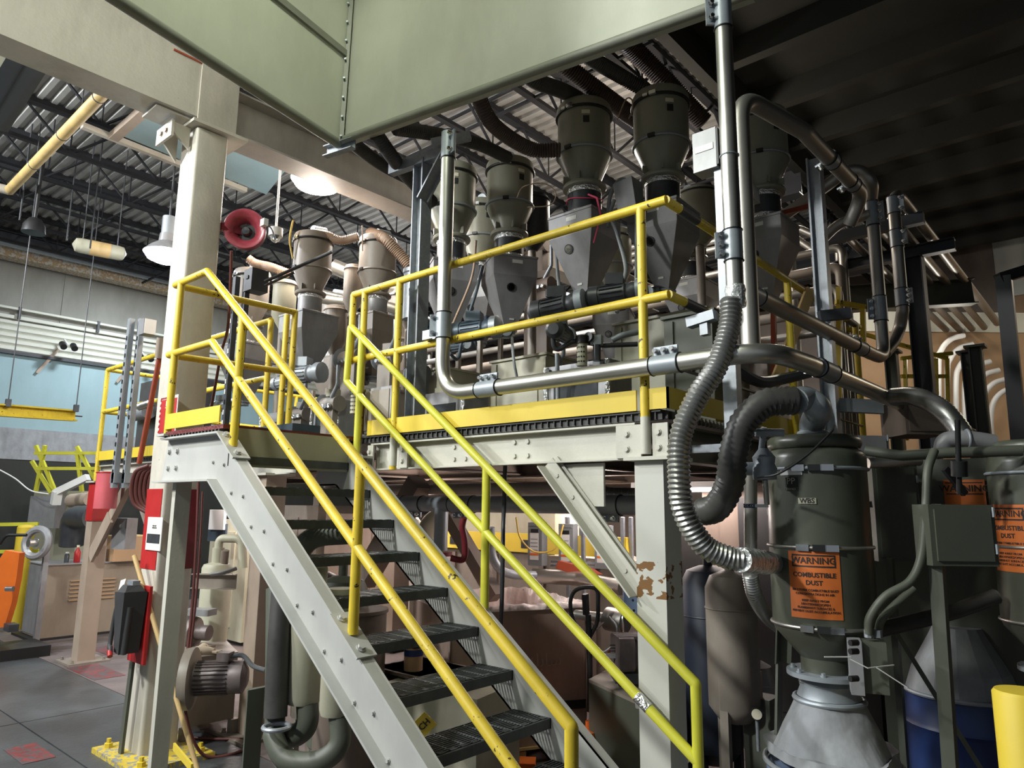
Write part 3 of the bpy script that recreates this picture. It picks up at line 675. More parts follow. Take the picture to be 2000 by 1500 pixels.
# darker ones behind
rh = dup(ra, (-3.05, 6.1, 3.9), .3, 'dark receiver behind the two near ones, partly hidden')
rk = dup(ra, (-1.95, 5.15, 3.92), .3, 'shaded receiver against the dark ceiling beside the control box')
fk = dup(fb_, (-1.95, 5.15, 3.29), 0, 'shaded feeder bin at the right end of the platform')
rl = dup(re_, (-7.6, 5.2, 3.6), .1, 'dusty receiver in the second row behind the red horn')
rm = dup(re_, (-6.35, 5.3, 3.45), .1, 'dusty receiver in the second row between the lit pair')
rn = dup(ra, (-4.9, 5.1, 4.0), .4, 'receiver in the second row left of the galvanised post')
rp = dup(rh, (-4.0, 6.2, 3.8), .2, 'dim receiver far behind the middle feeder bin')
# frames and bases carrying the feeders
def base(cx, cy, w, d, z1, m, label, doors=True):
    t = T('machine_cabinet', (cx, cy, ZD), label, 'machine')
    b = MB().box(cx-w/2, cx+w/2, cy-d/2, cy+d/2, ZD, z1); b.build('housing', m, t)
    for s_ in (-1, 1): MB().box(cx+s_*(w/2-.03)-.03, cx+s_*(w/2-.03)+.03, cy-d/2-.012, cy-d/2, ZD+.02, z1-.02).build('corner_strip', m, t)
    if doors:
        MB().box(cx-w/2+.09, cx+w/2-.09, cy-d/2-.01, cy-d/2, ZD+.1, z1-.25).build('door', m, t)
        MB().cyl((cx+w/2-.14, cy-d/2-.03, ZD+.35), (cx+w/2-.14, cy-d/2-.01, ZD+.35), .018).build('door_knob', 'black', t)
    MB().box(cx-w/2-.02, cx+w/2+.02, cy-d/2-.02, cy+d/2+.02, z1, z1+.02).build('top_plate', m, t)
    return t
base(-2.55, 4.85, .75, .6, 3.14, 'mach_cream', 'cream machine cabinet under the two near feeder bins')
base(-3.95, 4.90, .62, .6, 3.02, 'mach_cream', 'cream machine cabinet behind the middle feeder bin')
base(-4.75, 4.55, .5, .6, 2.95, 'mach_cream', 'cream machine cabinet behind the galvanised post')
base(-1.98, 4.15, .32, .5, 2.92, 'olive_cab', 'grey cabinet with a black knob at the right end of the platform')
base(-5.75, 4.75, .8, .6, 2.85, 'taupe', 'dusty taupe cabinet under the lit pair of feeders')
base(-7.2, 4.6, .8, .6, 2.7, 'taupe', 'dusty taupe cabinet at the left part of the platform')
base(-6.5, 6.6, 1.2, .6, 3.3, 'taupe', 'large dusty cabinet at the back left of the platform', False)
base(-3.4, 7.0, 1.6, .5, 3.3, 'brown_steel', 'dark brown cabinet at the back of the platform', False)
# window boxes
def winbox(cx, cy, w, z0, z1, m, label):
    t = T('inspection_box', (cx, cy, z0), label, 'box')
    MB().box(cx-w/2, cx+w/2, cy, cy+.25, z0, z1).build('housing', m, t)
    MB().box(cx-w/2+.07, cx+w/2-.09, cy-.006, cy, z0+.06, z1-.09).build('window', 'glass_dark', t)
    for s_ in (-1, 1):
        b = MB(); b.tube([V((cx+s_*(w/2-.01)+random.uniform(-.006, .006), cy-.008, z0+(z1-z0)*k/9)) for k in range(10)], .016, 6); b.build('foil_edge', 'foil', t)
    for xx, zz in ((-.04, .04), (.04, .04)): pass
    for sx in (-1, 1): MB().cyl((cx+sx*(w/2-.04), cy-.03, z1-.03), (cx+sx*(w/2-.04), cy, z1-.03), .012, n=8).build('knob', 'black', t)
    return t
winbox(-2.62, 3.62, .50, ZD, 2.66, 'bin_light', 'metal box with dark window and foil edges below the near feeders')
winbox(-3.78, 3.55, .46, ZD, 2.58, 'bin_light', 'metal box with dark window behind the pipe elbow')
winbox(-5.35, 3.62, .42, ZD, 2.66, 'bin_light', 'foil wrapped metal box in pink light beyond the landing')
winbox(-6.2, 3.6, .4, ZD, 2.62, 'bin_light', 'foil wrapped metal box at left end of the feeders')
# pneumatic filter bowls, fittings in front of near feeders
def airset(px, py, D, label):
    c = at(px, py, D=D); t = T('air_filter', c, label, 'filter')
    MB().cyl(c, c+V((0, 0, .14)), .032).build('bowl', 'mach_cream', t)
    MB().cyl(c+V((0, 0, .14)), c+V((0, 0, .19)), .04).build('head', 'black', t)
    for k in range(4):
        for j in range(5):
            a = -2.6+.5*j; MB().cyl(c+V((.031*math.cos(a), .031*math.sin(a), .025+k*.03)), c+V((.0335*math.cos(a), .0335*math.sin(a), .025+k*.03)), .006, n=6).build('hole', 'black', t)
    return t
airset(1137, 715, 4.4, 'perforated cream filter bowl in front of the near feeders')
airset(692, 808, 5.2, 'small perforated filter bowl left of the galvanised post')
c = at(1166, 705, D=4.4); t = T('air_regulator', c, 'dark air regulator with a gauge beside the filter bowl', 'regulator')
MB().cyl(c, c+V((0, 0, .10)), .025).build('bowl', 'glass_dark', t); MB().cbox(c+V((0, 0, .13)), (.07, .05, .06), .3).build('body', 'cable_gray', t); MB().cyl(c+V((-.03, -.05, .15)), c+V((-.03, -.025, .15)), .03).build('gauge', 'motor', t)
def pipeobj(name, pts, r, m, label, cat='pipe', R=.1, n=12, group=None, smooth=False):
    pts = [V(p) for p in pts]
    return MB().tube(cr(pts, 10) if smooth else fil(pts, R, 6), r, n).build(name, m, None, label, cat, group)
D_ = 4.45
pipeobj('air_pipe', [at(1245, 672, D=D_), at(1180, 675, D=D_), at(1120, 665, D=D_), at(1082, 690, D=D_), at(1078, 620, D=D_)], .016, 'motor', 'dark air pipe running along in front of the near feeders')
pipeobj('air_pipe', [at(1195, 665, D=D_+.05), at(1215, 655, D=D_+.05), at(1262, 645, D=D_+.1)], .02, 'galv_paint', 'short grey air pipe beside the near yellow post')
pipeobj('support_tube', [at(1088, 690, D=4.5), at(1090, 800, D=4.5)], .014, 'galv', 'thin grey upright tube below the near gear motor', 'tube')
pipeobj('cable', [at(1205, 610, D=4.6), at(1215, 560, D=4.7), at(1222, 520, D=4.8), at(1205, 455, D=4.9), at(1192, 420, D=5), at(1200, 390, D=5)], .014, 'cable_gray', 'grey cable loop between the two near feeder bins', 'cable', smooth=True)
pipeobj('cable', [at(1245, 380, D=5), at(1244, 430, D=4.9), at(1243, 550, D=4.8)], .014, 'cable_gray', 'straight grey cable left of the near corner post', 'cable', smooth=True)
pipeobj('cable', [at(943, 520, D=5.6), at(930, 570, D=5.5), at(905, 650, D=5.4), at(895, 700, D=5.3), at(878, 690, D=5.2)], .013, 'motor_blue', 'blue grey cable hanging left of the middle feeder bin', 'cable', smooth=True)
pipeobj('cable', [at(930, 470, D=5.6), at(922, 540, D=5.5), at(890, 620, D=5.4), at(860, 690, D=5.3)], .009, 'hose_tan', 'pale cable hanging beside the blue grey one', 'cable', smooth=True)
pipeobj('cable', [at(1085, 480, D=5.4), at(1092, 560, D=5.2), at(1100, 610, D=5.1), at(1097, 590, D=5.1)], .013, 'cable_gray', 'grey cable left of the bin with the lit window', 'cable', smooth=True)
pipeobj('cable', [at(1010, 740, D=5), at(1003, 700, D=5), at(1000, 660, D=5.2)], .01, 'cable_gray', 'thin cable at the foot of the middle feeder', 'cable', smooth=True)
# second gear motor big (right)
def gearmotor(c, d, m, label, s=1.):
    c = V(c); d = V(d).normalized(); t = T('gear_motor', c, label, 'motor')
    MB().lathe([(.055*s, 0), (.06*s, .02*s), (.05*s, .05*s), (.058*s, .06*s), (.058*s, .2*s)], c, 20, d).build('body', m, t)
    MB().lathe([(.064*s, .2*s), (.066*s, .25*s), (.04*s, .275*s)], c, 20, d).build('fan_cover', m, t)
    b = MB(); u = d.orthogonal().normalized(); v = d.cross(u)
    for k in range(16):
        a = 2*PI*k/16; o = (u*math.cos(a)+v*math.sin(a))*.058*s; b.bar(c+o+d*.07*s, c+o+d*.19*s, .005*s, .014*s, up=o)
    b.build('cooling_fins', m, t, kind='stuff')
    MB().cbox(c+d*.12*s+V((0, 0, .08*s)), (.09*s, .09*s, .06*s), .5).build('terminal_box', m, t)
    MB().lathe([(.05*s, -.05*s), (.07*s, -.04*s), (.07*s, 0)], c, 16, d).build('gear_case', 'galv_paint', t)
    return t
gearmotor(at(1245, 570, D=4.6), (-.9, -.3, -.05), 'motor', 'black gear motor with a square terminal box left of the near post', 1.25)
gearmotor(at(1128, 592, D=4.7), (-.95, -.25, -.1), 'motor', 'grey gear motor below the bin with the lit window', 1.25)
gearmotor(at(962, 640, D=5.1), (-.9, -.3, -.05), 'motor_blue', 'blue grey gear motor behind the middle rail', 1.2)
gearmotor(at(620, 728, D=6.2), (-.95, -.3, .0), 'galv_paint', 'pale gear motor below the light grey dented bin', 1.3)
gearmotor(at(1105, 655, D=4.6), (.3, -.9, -.05), 'motor', 'dark motor with pipes, low under the near feeder', .9)
# pink strap
t = T('pink_strap', (pa[0], pa[1], 4.0), 'bright pink plastic strap tied round the sight tube', 'strap')
MB().tube([V((pa[0]+.134*math.cos(a), pa[1]+.134*math.sin(a), 3.99+.015*math.sin(a*2))) for a in np.linspace(0, 2*PI, 25)], .005, 6).build('loop', 'pink', t)
s0 = V((pa[0]+.10, pa[1]-.10, 4.0))
MB().bar(s0, s0+V((.09, -.02, -.06)), .012, .003, up=(0, 1, 0)).bar(s0+V((.09, -.02, -.06)), s0+V((.15, -.06, -.22)), .014, .003, up=(0, 1, 0)).bar(s0+V((.15, -.06, -.22)), s0+V((.10, -.08, -.42)), .012, .003, up=(0, 1, 0)).build('tail', 'pink', t)
# gray conical funnel housing between A and B
c = at(1232, 385, D=5.0)
t = T('fan_housing', c, 'grey cast housing with conduit between the two near receivers', 'housing')
MB().hexa([c+V(p) for p in ((-.06, -.06, -.16), (.07, -.04, -.14), (.06, .08, -.14), (-.05, .07, -.16), (-.09, -.09, .09), (.05, -.07, .12), (.05, .08, .12), (-.09, .07, .09))]).build('housing', 'bin_light', t)
MB().tube(cr([c+V((0, 0, .12)), c+V((-.08, -.02, .14)), c+V((-.14, -.05, .02)), c+V((-.15, -.06, -.2))]), .016).build('conduit', 'cable_gray', t)
# upper hoses
def hoseobj(pts, r, m, label, name='flexible_hose', pitch=.02, amp=.07, n=12, group=None):
    return MB().hose(pts, r, pitch, n, amp).build(name, m, None, label, 'hose', group, sharp=60)
hoseobj([at(1095, 293, D=5.2), at(1040, 292, D=5.2), at(985, 262, D=5.0), at(950, 225, D=4.8), at(925, 160, D=4.6)], .052, 'hose_brown', 'dark hose curving down from the hood to the near left receiver')
hoseobj([at(992, 308, D=6), at(930, 280, D=5.6), at(850, 262, D=5.3), at(770, 250, D=5.0)], .050, 'hose_black', 'ribbed black hose from the elbow on the middle receiver')
hoseobj([at(1140, 200, D=5.6), at(1100, 178, D=5.3), at(1040, 155, D=5.0), at(985, 110, D=4.8)], .055, 'hose_black', 'ribbed black hose over the near left receiver lid')
hoseobj([at(1350, 300, D=6), at(1260, 245, D=5.9), at(1170, 180, D=5.6), at(1080, 110, D=5.4)], .07, 'hose_brown', 'thick brown black hose running between the two near receivers')
hoseobj([at(1275, 185, D=5.6), at(1215, 150, D=5.5), at(1140, 105, D=5.2), at(1080, 60, D=5.1)], .055, 'hose_black', 'black hose reaching the rightmost near receiver')
hoseobj([at(1375, 240, D=6), at(1300, 160, D=5.9), at(1240, 100, D=5.8), at(1180, 40, D=5.6)], .08, 'hose_brown', 'thickest brown hose under the roof joists near the tall pipe')
hoseobj([at(820, 360, D=6.2), at(760, 330, D=5.8), at(715, 300, D=5.4), at(670, 262, D=5.1)], .048, 'hose_black', 'black ribbed hose left of the galvanised post, upper one')
hoseobj([at(845, 395, D=6), at(800, 350, D=5.6), at(765, 305, D=5.2), at(735, 262, D=5)], .05, 'hose_black', 'black ribbed hose left of the galvanised post, steeper one')
hoseobj([at(700, 462, D=7.0), at(665, 470, D=7), at(640, 460, D=7), at(615, 455, D=7.0)], .042, 'hose_tan', 'tan ribbed hose leaving the left dusty receiver')
hoseobj([at(800, 520, D=7), at(775, 490, D=7), at(750, 465, D=7), at(722, 455, D=7.2)], .055, 'hose_tan', 'tan ribbed hose arching from the right dusty receiver')
hoseobj([at(565, 535, D=7.5), at(530, 522, D=7.5), at(500, 515, D=7.6), at(485, 505, D=7.6)], .045, 'hose_tan', 'pale ribbed hose leaving the leftmost dusty receiver')
pipeobj('duct', [at(830, 365, D=6.6), at(790, 320, D=6.2)], .0, 'galv', 'x') if False else None
pipeobj('cable', [at(1205, 235, D=5), at(1222, 195, D=5), at(1234, 195, D=5), at(1235, 215, D=5), at(1228, 232, D=5)], .005, 'hose_tan', 'thin pale cable arching between the near receiver lids', 'cable', smooth=True)
pipeobj('cable', [at(1010, 385, D=5.4), at(1022, 365, D=5.2), at(1060, 358, D=5.2), at(1085, 375, D=5.2), at(1075, 400, D=5.2), at(1030, 405, D=5.2)], .004, 'hose_tan', 'thin wire loop beside the middle receiver', 'cable', smooth=True)
pipeobj('cable', [at(572, 505, D=6.9), at(566, 470, D=6.9), at(570, 440, D=6.9), at(573, 430, D=6.9)], .009, 'cable_yellow', 'yellow cable climbing the left dusty receiver', 'cable', smooth=True)
pipeobj('wire_rope', [at(708, 490, D=6.8), at(708, 455, D=6.8), at(707, 440, D=6.8)], .006, 'hose_tan', 'pale string knotted above the right dusty receiver', 'rope', smooth=True)
pipeobj('support_bar', [at(517, 550, D=6.2), at(648, 492, D=6.2)], .015, 'motor', 'thin dark bar slanting across the left dusty receiver', 'bar')
pipeobj('support_bar', [at(517, 558, D=6.2), at(575, 532, D=6.2)], .012, 'motor', 'short dark bar under the long slanting one', 'bar')
# background ducts behind the feeders
rnd = random.Random(3)
lab = ['upper silver duct behind the dusty receivers', 'middle silver duct behind the dusty receivers', 'lower silver duct behind the dusty receivers', 'bright silver pipe behind the far handrail', 'thin silver pipe behind the far handrail']
for k, (pts, r) in enumerate((([(560, 560), (640, 585), (760, 600), (860, 640)], .06), ([(650, 520), (720, 548), (800, 575)], .09), ([(520, 545), (600, 565), (700, 590)], .045), ([(700, 640), (780, 655), (850, 670)], .06), ([(640, 600), (740, 625), (840, 650)], .035))):
    pipeobj('background_duct', [at(x, y, D=8.2+k*.2) for x, y in pts], r, 'alu', lab[k], 'duct', smooth=True)
for k, (px, py, D, s_) in enumerate(((1060, 560, 7.2, .3), (1050, 480, 7.6, .35), (760, 700, 6.6, .26), (690, 700, 6.8, .3), (1085, 730, 6.2, .25), (650, 790, 6.2, .25), (820, 730, 6.3, .22), (590, 810, 6.6, .22))):
    c = at(px, py, D=D); t = T('pump_unit', c, ['dim pump unit between the middle and near bins', 'dim valve cluster above the dim pump unit', 'pump unit in pink light right of the far handrail', 'pump unit in pink light behind the far handrail', 'pump unit low behind the front pipe', 'pump unit beside the landing edge', 'pump unit behind the shiny elbow', 'pump unit low at the left feeders'][k], 'pump')
    m = ['brown_steel', 'brown_steel', 'taupe', 'taupe', 'motor', 'taupe', 'motor', 'taupe'][k]
    MB().cyl(c+V((-s_*.5, 0, 0)), c+V((s_*.4, 0, 0)), s_*.28).build('body', m, t)
    MB().lathe([(s_*.36, 0), (s_*.4, s_*.08), (s_*.3, s_*.12)], c+V((-s_*.6, 0, 0)), 18, (1, 0, 0)).build('flange', 'galv_paint', t)
    MB().cbox(c+V((0, 0, s_*.4)), (s_*.4, s_*.3, s_*.25), .3).build('terminal_box', 'mach_cream' if k % 2 else m, t)
    MB().tube(fil([c+V((s_*.2, -.05, s_*.2)), c+V((s_*.5, -.05, s_*.6)), c+V((s_*.5, -.05, s_*1.3))], .04), .018).build('pipe', 'galv_paint', t)
    for q in range(4): MB().cyl(c+V((-s_*.3+q*s_*.18, -s_*.28, -s_*.1)), c+V((-s_*.3+q*s_*.18, -s_*.36, -s_*.1)), .02, n=8).build('fitting', 'foil' if q % 2 else 'galv_paint', t)
    MB().box(c.x-s_*.4, c.x+s_*.3, c.y-.05, c.y+.05, ZD, c.z-s_*.2).build('pedestal', m, t)
# open galvanised canister left of the galvanised post
c = at(812, 500, D=5.9); c2 = at(808, 600, D=5.9)
t = T('steel_canister', V((c.x, c.y, 3.55)), 'bright galvanised canister left of the galvanised post', 'canister')
MB().lathe([(.09, 3.25-3.55), (.09, .08), (.1, .09), (.1, .12), (.088, .12)], (c.x, c.y, 3.55), 24).build('body', 'galv', t)
pipeobj('support_tube', [(c.x, c.y, 3.25), (c.x, c.y, ZD)], .03, 'galv_paint', 'stand pipe beneath the bright canister', 'tube')
# controls on landing side: slotted strut with terminal housings
def strut(name, label, px, py0, py1, D, w=.045, m='galv_paint', Xo=0):
    a = at(px, py0, D=D); z1 = at(px, py1, X=a.x).z
    t = T(name, (a.x, a.y, a.z), label, 'post')
    MB().chan((a.x, a.y, a.z), (a.x, a.y, z1), w, w, .004, up=(1, 0, 0)).build('channel', m, t)
    b = MB(); z = a.z+.03
    while z < z1-.04: b.box(a.x-.008, a.x+.008, a.y-w/2-.012, a.y-w/2-.001, z, z+.035); z += .06
    return t, a, z1
for px, lb in ((458, 'left'), (478, 'right')):
    a = at(px, 540, D=6.35)
    t = T('slotted_strut', (a.x, a.y, 1.2), '%s slotted grey strut of the pair right of the big column' % lb, 'post')
    MB().chan((a.x, a.y, ZD), (a.x, a.y, a.z), .05, .045, .004, up=(1, 0, 0)).build('channel', 'motor', t)
    for k in range(14): MB().box(a.x-.008, a.x+.006, a.y-.006, a.y-.001, ZD+.1+k*.09, ZD+.14+k*.09).build('slot', 'white' if k % 3 else 'black', t)
c = at(500, 550, D=6.35); t = T('junction_box', c, 'dark grey square junction box on the slotted struts', 'box')
MB().cbox(c, (.14, .16, .2), 0).build('housing', 'motor', t); MB().cbox(c+V((.0, -.085, .02)), (.04, .01, .03)).build('cover', 'black', t)
c = at(1087, 535, D=6.8)
# small conduit boxes above platform left of pair
for px, py, D, lb in ((700, 830, 4.9, 'pinkish paper carton on the platform edge beside the stair rails'),):
    c = at(735, 800, D=5.0); t = T('control_box', V((c.x, c.y, ZD)), 'pale flat control box lit pink behind the far handrail', 'box')
    MB().box(c.x-.16, c.x+.16, c.y, c.y+.08, ZD+.02, ZD+.34).build('housing', 'bin_light', t); MB().box(c.x-.14, c.x+.14, c.y-.006, c.y, ZD+.04, ZD+.32).build('door', 'taupe', t); MB().box(c.x-.1, c.x-.06, c.y+.02, c.y+.06, ZD, ZD+.02).build('foot', 'motor', t)
c = at(508, 833, D=5.6); t = T('tray_box', V((c.x, c.y, ZD)), 'low dark box lying on the platform behind the landing', 'box')
MB().box(c.x-.3, c.x+.3, c.y+.1, c.y+.35, ZD, ZD+.14).build('housing', 'motor_blue', t); MB().box(c.x-.28, c.x-.1, c.y+.09, c.y+.1, ZD+.02, ZD+.12).build('label_plate', 'bin_light', t)

for k, (r_, lb) in enumerate(((rh, 'dim feeder bin behind the near pair'), (rl, 'dusty feeder bin in the second row, furthest left'), (rm, 'dusty feeder bin in the second row between the lit pair'), (rn, 'feeder bin in the second row left of the galvanised post'), (rp, 'dim feeder bin far behind the middle one'))):
    l_ = r_.location; f_ = dup(fc if k in (0, 3, 4) else fe, (l_.x, l_.y, l_.z-.61), .1*k, lb)
    st_ = T('feeder_stand', (l_.x, l_.y, ZD), 'square stand under the '+lb, 'stand')
    for sx in (-.15, .15):
        for sy in (-.15, .15): MB().box(l_.x+sx-.02, l_.x+sx+.02, l_.y+sy-.02, l_.y+sy+.02, ZD, l_.z-.42).build('leg', 'taupe', st_)
    MB().box(l_.x-.17, l_.x+.17, l_.y-.17, l_.y+.17, ZD+.1, ZD+.12).build('shelf', 'taupe', st_)
# ================================================================ CONVEYING PIPES
def sleeve(p, d, L, r, par, bolts=3, side=None, m='galv_paint'):
    """pipe coupling: sleeve with a bolted lug row"""
    p = V(p); d = V(d).normalized(); s = MB().cyl(p-d*L/2, p+d*L/2, r*1.07, n=20).build('coupling', m, par)
    for e in (-1, 1): MB().torus(p+d*e*L/2, r*1.07, .004, d, 20, 5).build('seal', 'black', s)
    side = V(side or (-.75, -.66, 0)).normalized()
    c = p+side*(r*1.07+.018)
    MB().bar(c-d*L*.42, c+d*L*.42, .012, .045, up=side).build('lug', m, s)
    for k in range(bolts):
        q = c+d*L*(-.3+.6*k/max(1, bolts-1)); n_ = side.cross(d).normalized()
        if n_.dot(CAM-q) < 0: n_ = -n_
        MB().hexbolt(q+n_*.008, n_, .011, .03).build('bolt', 'chrome', s)
    return s
def pipe(name, label, pts, r, m='alu', R=.14, coup=(), **k):
    pts = [V(p) for p in pts]; t = T(name, pts[0], label, 'pipe')
    MB().tube(fil(pts, R, 10), r, 22).build('tube', m, t)
    for c in coup: sleeve(c[0], c[1], c[2], r, t, *c[3:])
    return t
yp = 3.0
# tall vertical pipe right with taped metal hose
X1 = at(1424, 300, Y=3.02); zt = 6.4; z0 = at(1424, 575, Y=3.02).z
v1 = pipe('conveying_pipe', 'tall vertical shiny pipe at upper right with bolted couplings, ending in the long flexible hose', [(X1.x, 3.02, zt), (X1.x, 3.02, z0-.05)], .040, 'alu')
for y0, y1 in ((-40, 52), (452, 512)):
    a, b_ = at(1424, y0, Y=3.02), at(1424, y1, Y=3.02); sleeve((X1.x, 3.02, (a.z+b_.z)/2), (0, 0, 1), a.z-b_.z, .040, v1, 3)
MB().torus((X1.x, 3.02, at(1424, 305, Y=3.02).z), .042, .004, n=20, m=5).build('seam_ring', 'galv_paint', v1)
tp = MB(); a = at(1428, 560, Y=3.02); tp.lathe([(.044, 0), (.047, .02), (.043, .05), (.047, .08), (.043, .10)], (X1.x, 3.02, a.z-.10), 18); tp.build('tape_wrap', 'clear_film', v1)
hp = [at(1428, 585, Y=3.0), at(1424, 640, Y=2.98), at(1400, 715, Y=2.92), at(1362, 775, Y=2.84), at(1330, 850, Y=2.78), at(1326, 925, Y=2.76), at(1336, 1000, Y=2.78), at(1375, 1065, Y=2.85), at(1420, 1088, Y=2.92), at(1452, 1094, Y=2.96)]
hoseobj(hp, .047, 'hose_metal', 'long grey ribbed hose looping from the tall pipe down to the dust collector', pitch=.021, amp=.08, n=18)
# low pipe along the front, elbow up to the hood
e0 = at(868, 275, Y=yp); e1 = at(868, 745, Y=yp); e2 = at(1390, 697, Y=yp)
xv = e0.x; zl = at(1180, 728, Y=yp).z
xv = at(870, 500, Y=yp).x
v2 = pipe('conveying_pipe', 'shiny pipe coming down beside the galvanised post and bending along the front railing', [(xv, yp, at(870, 268, Y=yp).z), (xv, yp, zl), (-1.15, yp, zl), (-1.12, 3.4, zl), (-1.06, 7.5, zl+.0)], .045, 'alu', R=.22)
for py0, py1 in ((262, 312), (610, 660)):
    a, c = at(870, py0, Y=yp), at(870, py1, Y=yp); sleeve((xv, yp, (a.z+c.z)/2), (0, 0, 1), a.z-c.z, .045, v2, 2, (.9, -.3, 0) if py0 < 400 else (-.8, -.6, 0))
for px0, px1 in ((935, 975), (1275, 1330)):
    a, c = at(px0, 745, Y=yp), at(px1, 740, Y=yp); sleeve(((a.x+c.x)/2, yp, zl), (1, 0, 0), c.x-a.x, .045, v2, 3, (0, 0, 1))
sleeve((-1.11, 3.62, zl), (0, 1, 0), .2, .045, v2, 2, (-1, 0, .3))
c = at(846, 655, Y=3.05); t = T('pipe_clamp', c, 'small grey clamp block holding the shiny pipe to the galvanised post', 'clamp')
MB().cbox(c, (.12, .08, .06)).build('block', 'galv', t); MB().cbox(c+V((.08, -.04, .0)), (.04, .04, .09)).build('strap', 'galv', t); MB().hexbolt(c+V((.08, -.06, 0)), (0, -1, 0), .01).build('bolt', 'chrome', t)
# second vertical with crook, running back above
yb = 3.3; a = at(1448, 285, Y=yb); zc_ = at(1460, 178, Y=yb).z
ck = pipe('conveying_pipe', 'crook shaped pipe behind the tall one, running back high under the dark ceiling', [(a.x, yb, 2.5), (a.x, yb, zc_), (-1.21, 3.85, zc_-.02), (-1.2, 4.95, 3.86), (-1.32, 5.03, 3.70)], .046, 'alu_dull', R=.16)
for y_ in (4.3, 4.72): sleeve((-1.205, y_, zc_-.02+(3.86-zc_+.02)*(y_-3.85)/1.1), (0, 1, (3.86-zc_)/1.1), .08, .046, ck, 1, (-1, 0, -.4))
# diagonal pipe, turning up into the left upright and arching over to the left
q0, q1 = at(1440, 560, X=-1.45), at(1700, 690, X=-1.42)
ux = at(1722, 640, D=5.6); DU = 5.6
v3 = T('conveying_pipe', q0, 'dull pipe sloping back from the tall pipe, then rising and arching over to the left', 'pipe')
up1 = V((ux.x, ux.y, at(1708, 395, X=ux.x).z))
path = fil([q0, q1, V((ux.x, ux.y, q1.z+.0)), up1], .16, 8)[:-1]+cr([up1, at(1702, 358, D=DU), at(1682, 336, D=DU+.03), at(1652, 336, D=DU+.08), at(1615, 362, D=DU+.15), at(1550, 408, D=DU+.3), at(1452, 474, D=DU+.5)], 8)
MB().tube(path, .048, 22).build('tube', 'alu_dull', v3)
dq = (q1-q0).normalized()
sleeve(q0+dq*.16, dq, .2, .047, v3, 2, (-.3, 0, 1)); sleeve(q1-dq*.3, dq, .2, .047, v3, 2, (-.3, 0, 1))
for py in (430, 600): sleeve((ux.x, ux.y, at(1715, py, X=ux.x).z), (0, 0, 1), .2, .048, v3, 3, (-.8, -.5, 0) if py > 500 else (.9, -.2, 0))
pipeobj('conveying_pipe', [at(1595, 480, D=6.0), at(1640, 438, D=5.9), at(1700, 418, D=5.75)], .042, 'alu_dull', 'short pipe bending into the left upright pipe', smooth=True)
# right upright and the bundle
rx = at(1754, 500, D=5.95); ztp = at(1752, 382, X=rx.x).z
v5 = T('conveying_pipe', rx, 'right upright pipe with hooked top running back under the dark ceiling', 'pipe')
eb = at(1945, 606, X=rx.x+.03); up2 = V((rx.x, rx.y, ztp-.22))
path = cr([at(1728, 690, D=5.75), at(1745, 668, D=5.85), at(1757, 640, D=5.92), V((rx.x, rx.y, at(1756, 600, X=rx.x).z))], 8)+[up2]+cr([up2+V((0, 0, .01)), V((rx.x+.005, rx.y+.05, ztp-.06)), V((rx.x+.01, rx.y+.2, ztp)), V((rx.x+.02, rx.y+.42, ztp-.01))], 8)+[V((eb.x, eb.y, ztp-.02))]
MB().tube(path, .048, 22).build('tube', 'alu_dull', v5)
for py in (412, 470, 575): sleeve((rx.x, rx.y, at(1754, py, X=rx.x).z), (0, 0, 1), .15, .048, v5, 2 if py < 500 else 3, (.9, -.3, 0))
for k in range(4):
    xx = rx.x-.15*(k+1)+.02; pipeobj('pipe_run', [(xx, rx.y+.55, ztp-.05), (xx, eb.y, ztp-.06)], .044, 'alu_dull', ['second', 'third', 'fourth', 'fifth'][k]+' pipe from the right in the bundle running back at upper right', group='bundle of pipes running back at upper right')
t = T('bundle_bracket', (rx.x-.3, rx.y+.5, ztp-.1), 'dark bracket clamping the front ends of the pipe bundle', 'bracket')
MB().box(rx.x-.75, rx.x+.12, rx.y+.5, rx.y+.58, ztp-.16, ztp-.06).build('crossbar', 'beam_dark', t)
for k in range(5): MB().torus((rx.x-.15*k+.02, rx.y+.6, ztp-.04), .052, .01, (0, 1, 0), 16, 6).build('clamp', 'galv_paint', t)
# hanging dark frame for bundle
_yy = rx.y+1.35; c0, c1 = V((rx.x-1.1, _yy, ztp-.14)), V((rx.x+.22, _yy, ztp-.14))
t = T('pipe_trestle', at(1790, 600, D=6.6), 'dark steel trestle carrying the bundle of pipes at right', 'frame')
MB().ibeam(c0, c1, .12, .1).build('crossbar', 'beam_dark', t)
pc_ = V((at(1795, 620, Y=_yy).x, _yy, ztp-.2)); MB().ibeam((pc_.x, pc_.y, 0), (pc_.x, pc_.y, pc_.z), .16, .16, up=(1, 0, 0)).build('post', 'beam_dark', t)
# shaded grey post with lit left face
a = at(1590, 310, D=4.95); t = T('strut_post', (a.x, a.y, 1.0), 'tall grey channel post with a bright left face behind the dust collector', 'post')
MB().ibeam((a.x, a.y, 0), a, .09, .08, up=(1, 0, 0)).build('channel', 'galv', t)
MB().bar(at(1600, 618, D=4.7), at(1660, 612, D=4.7), .05, .07).build('bracket_arm', 'beam_dark', t); MB().bar(at(1605, 790, D=4.7), at(1722, 795, D=4.7), .05, .09).build('bracket_arm', 'galv_paint', t)
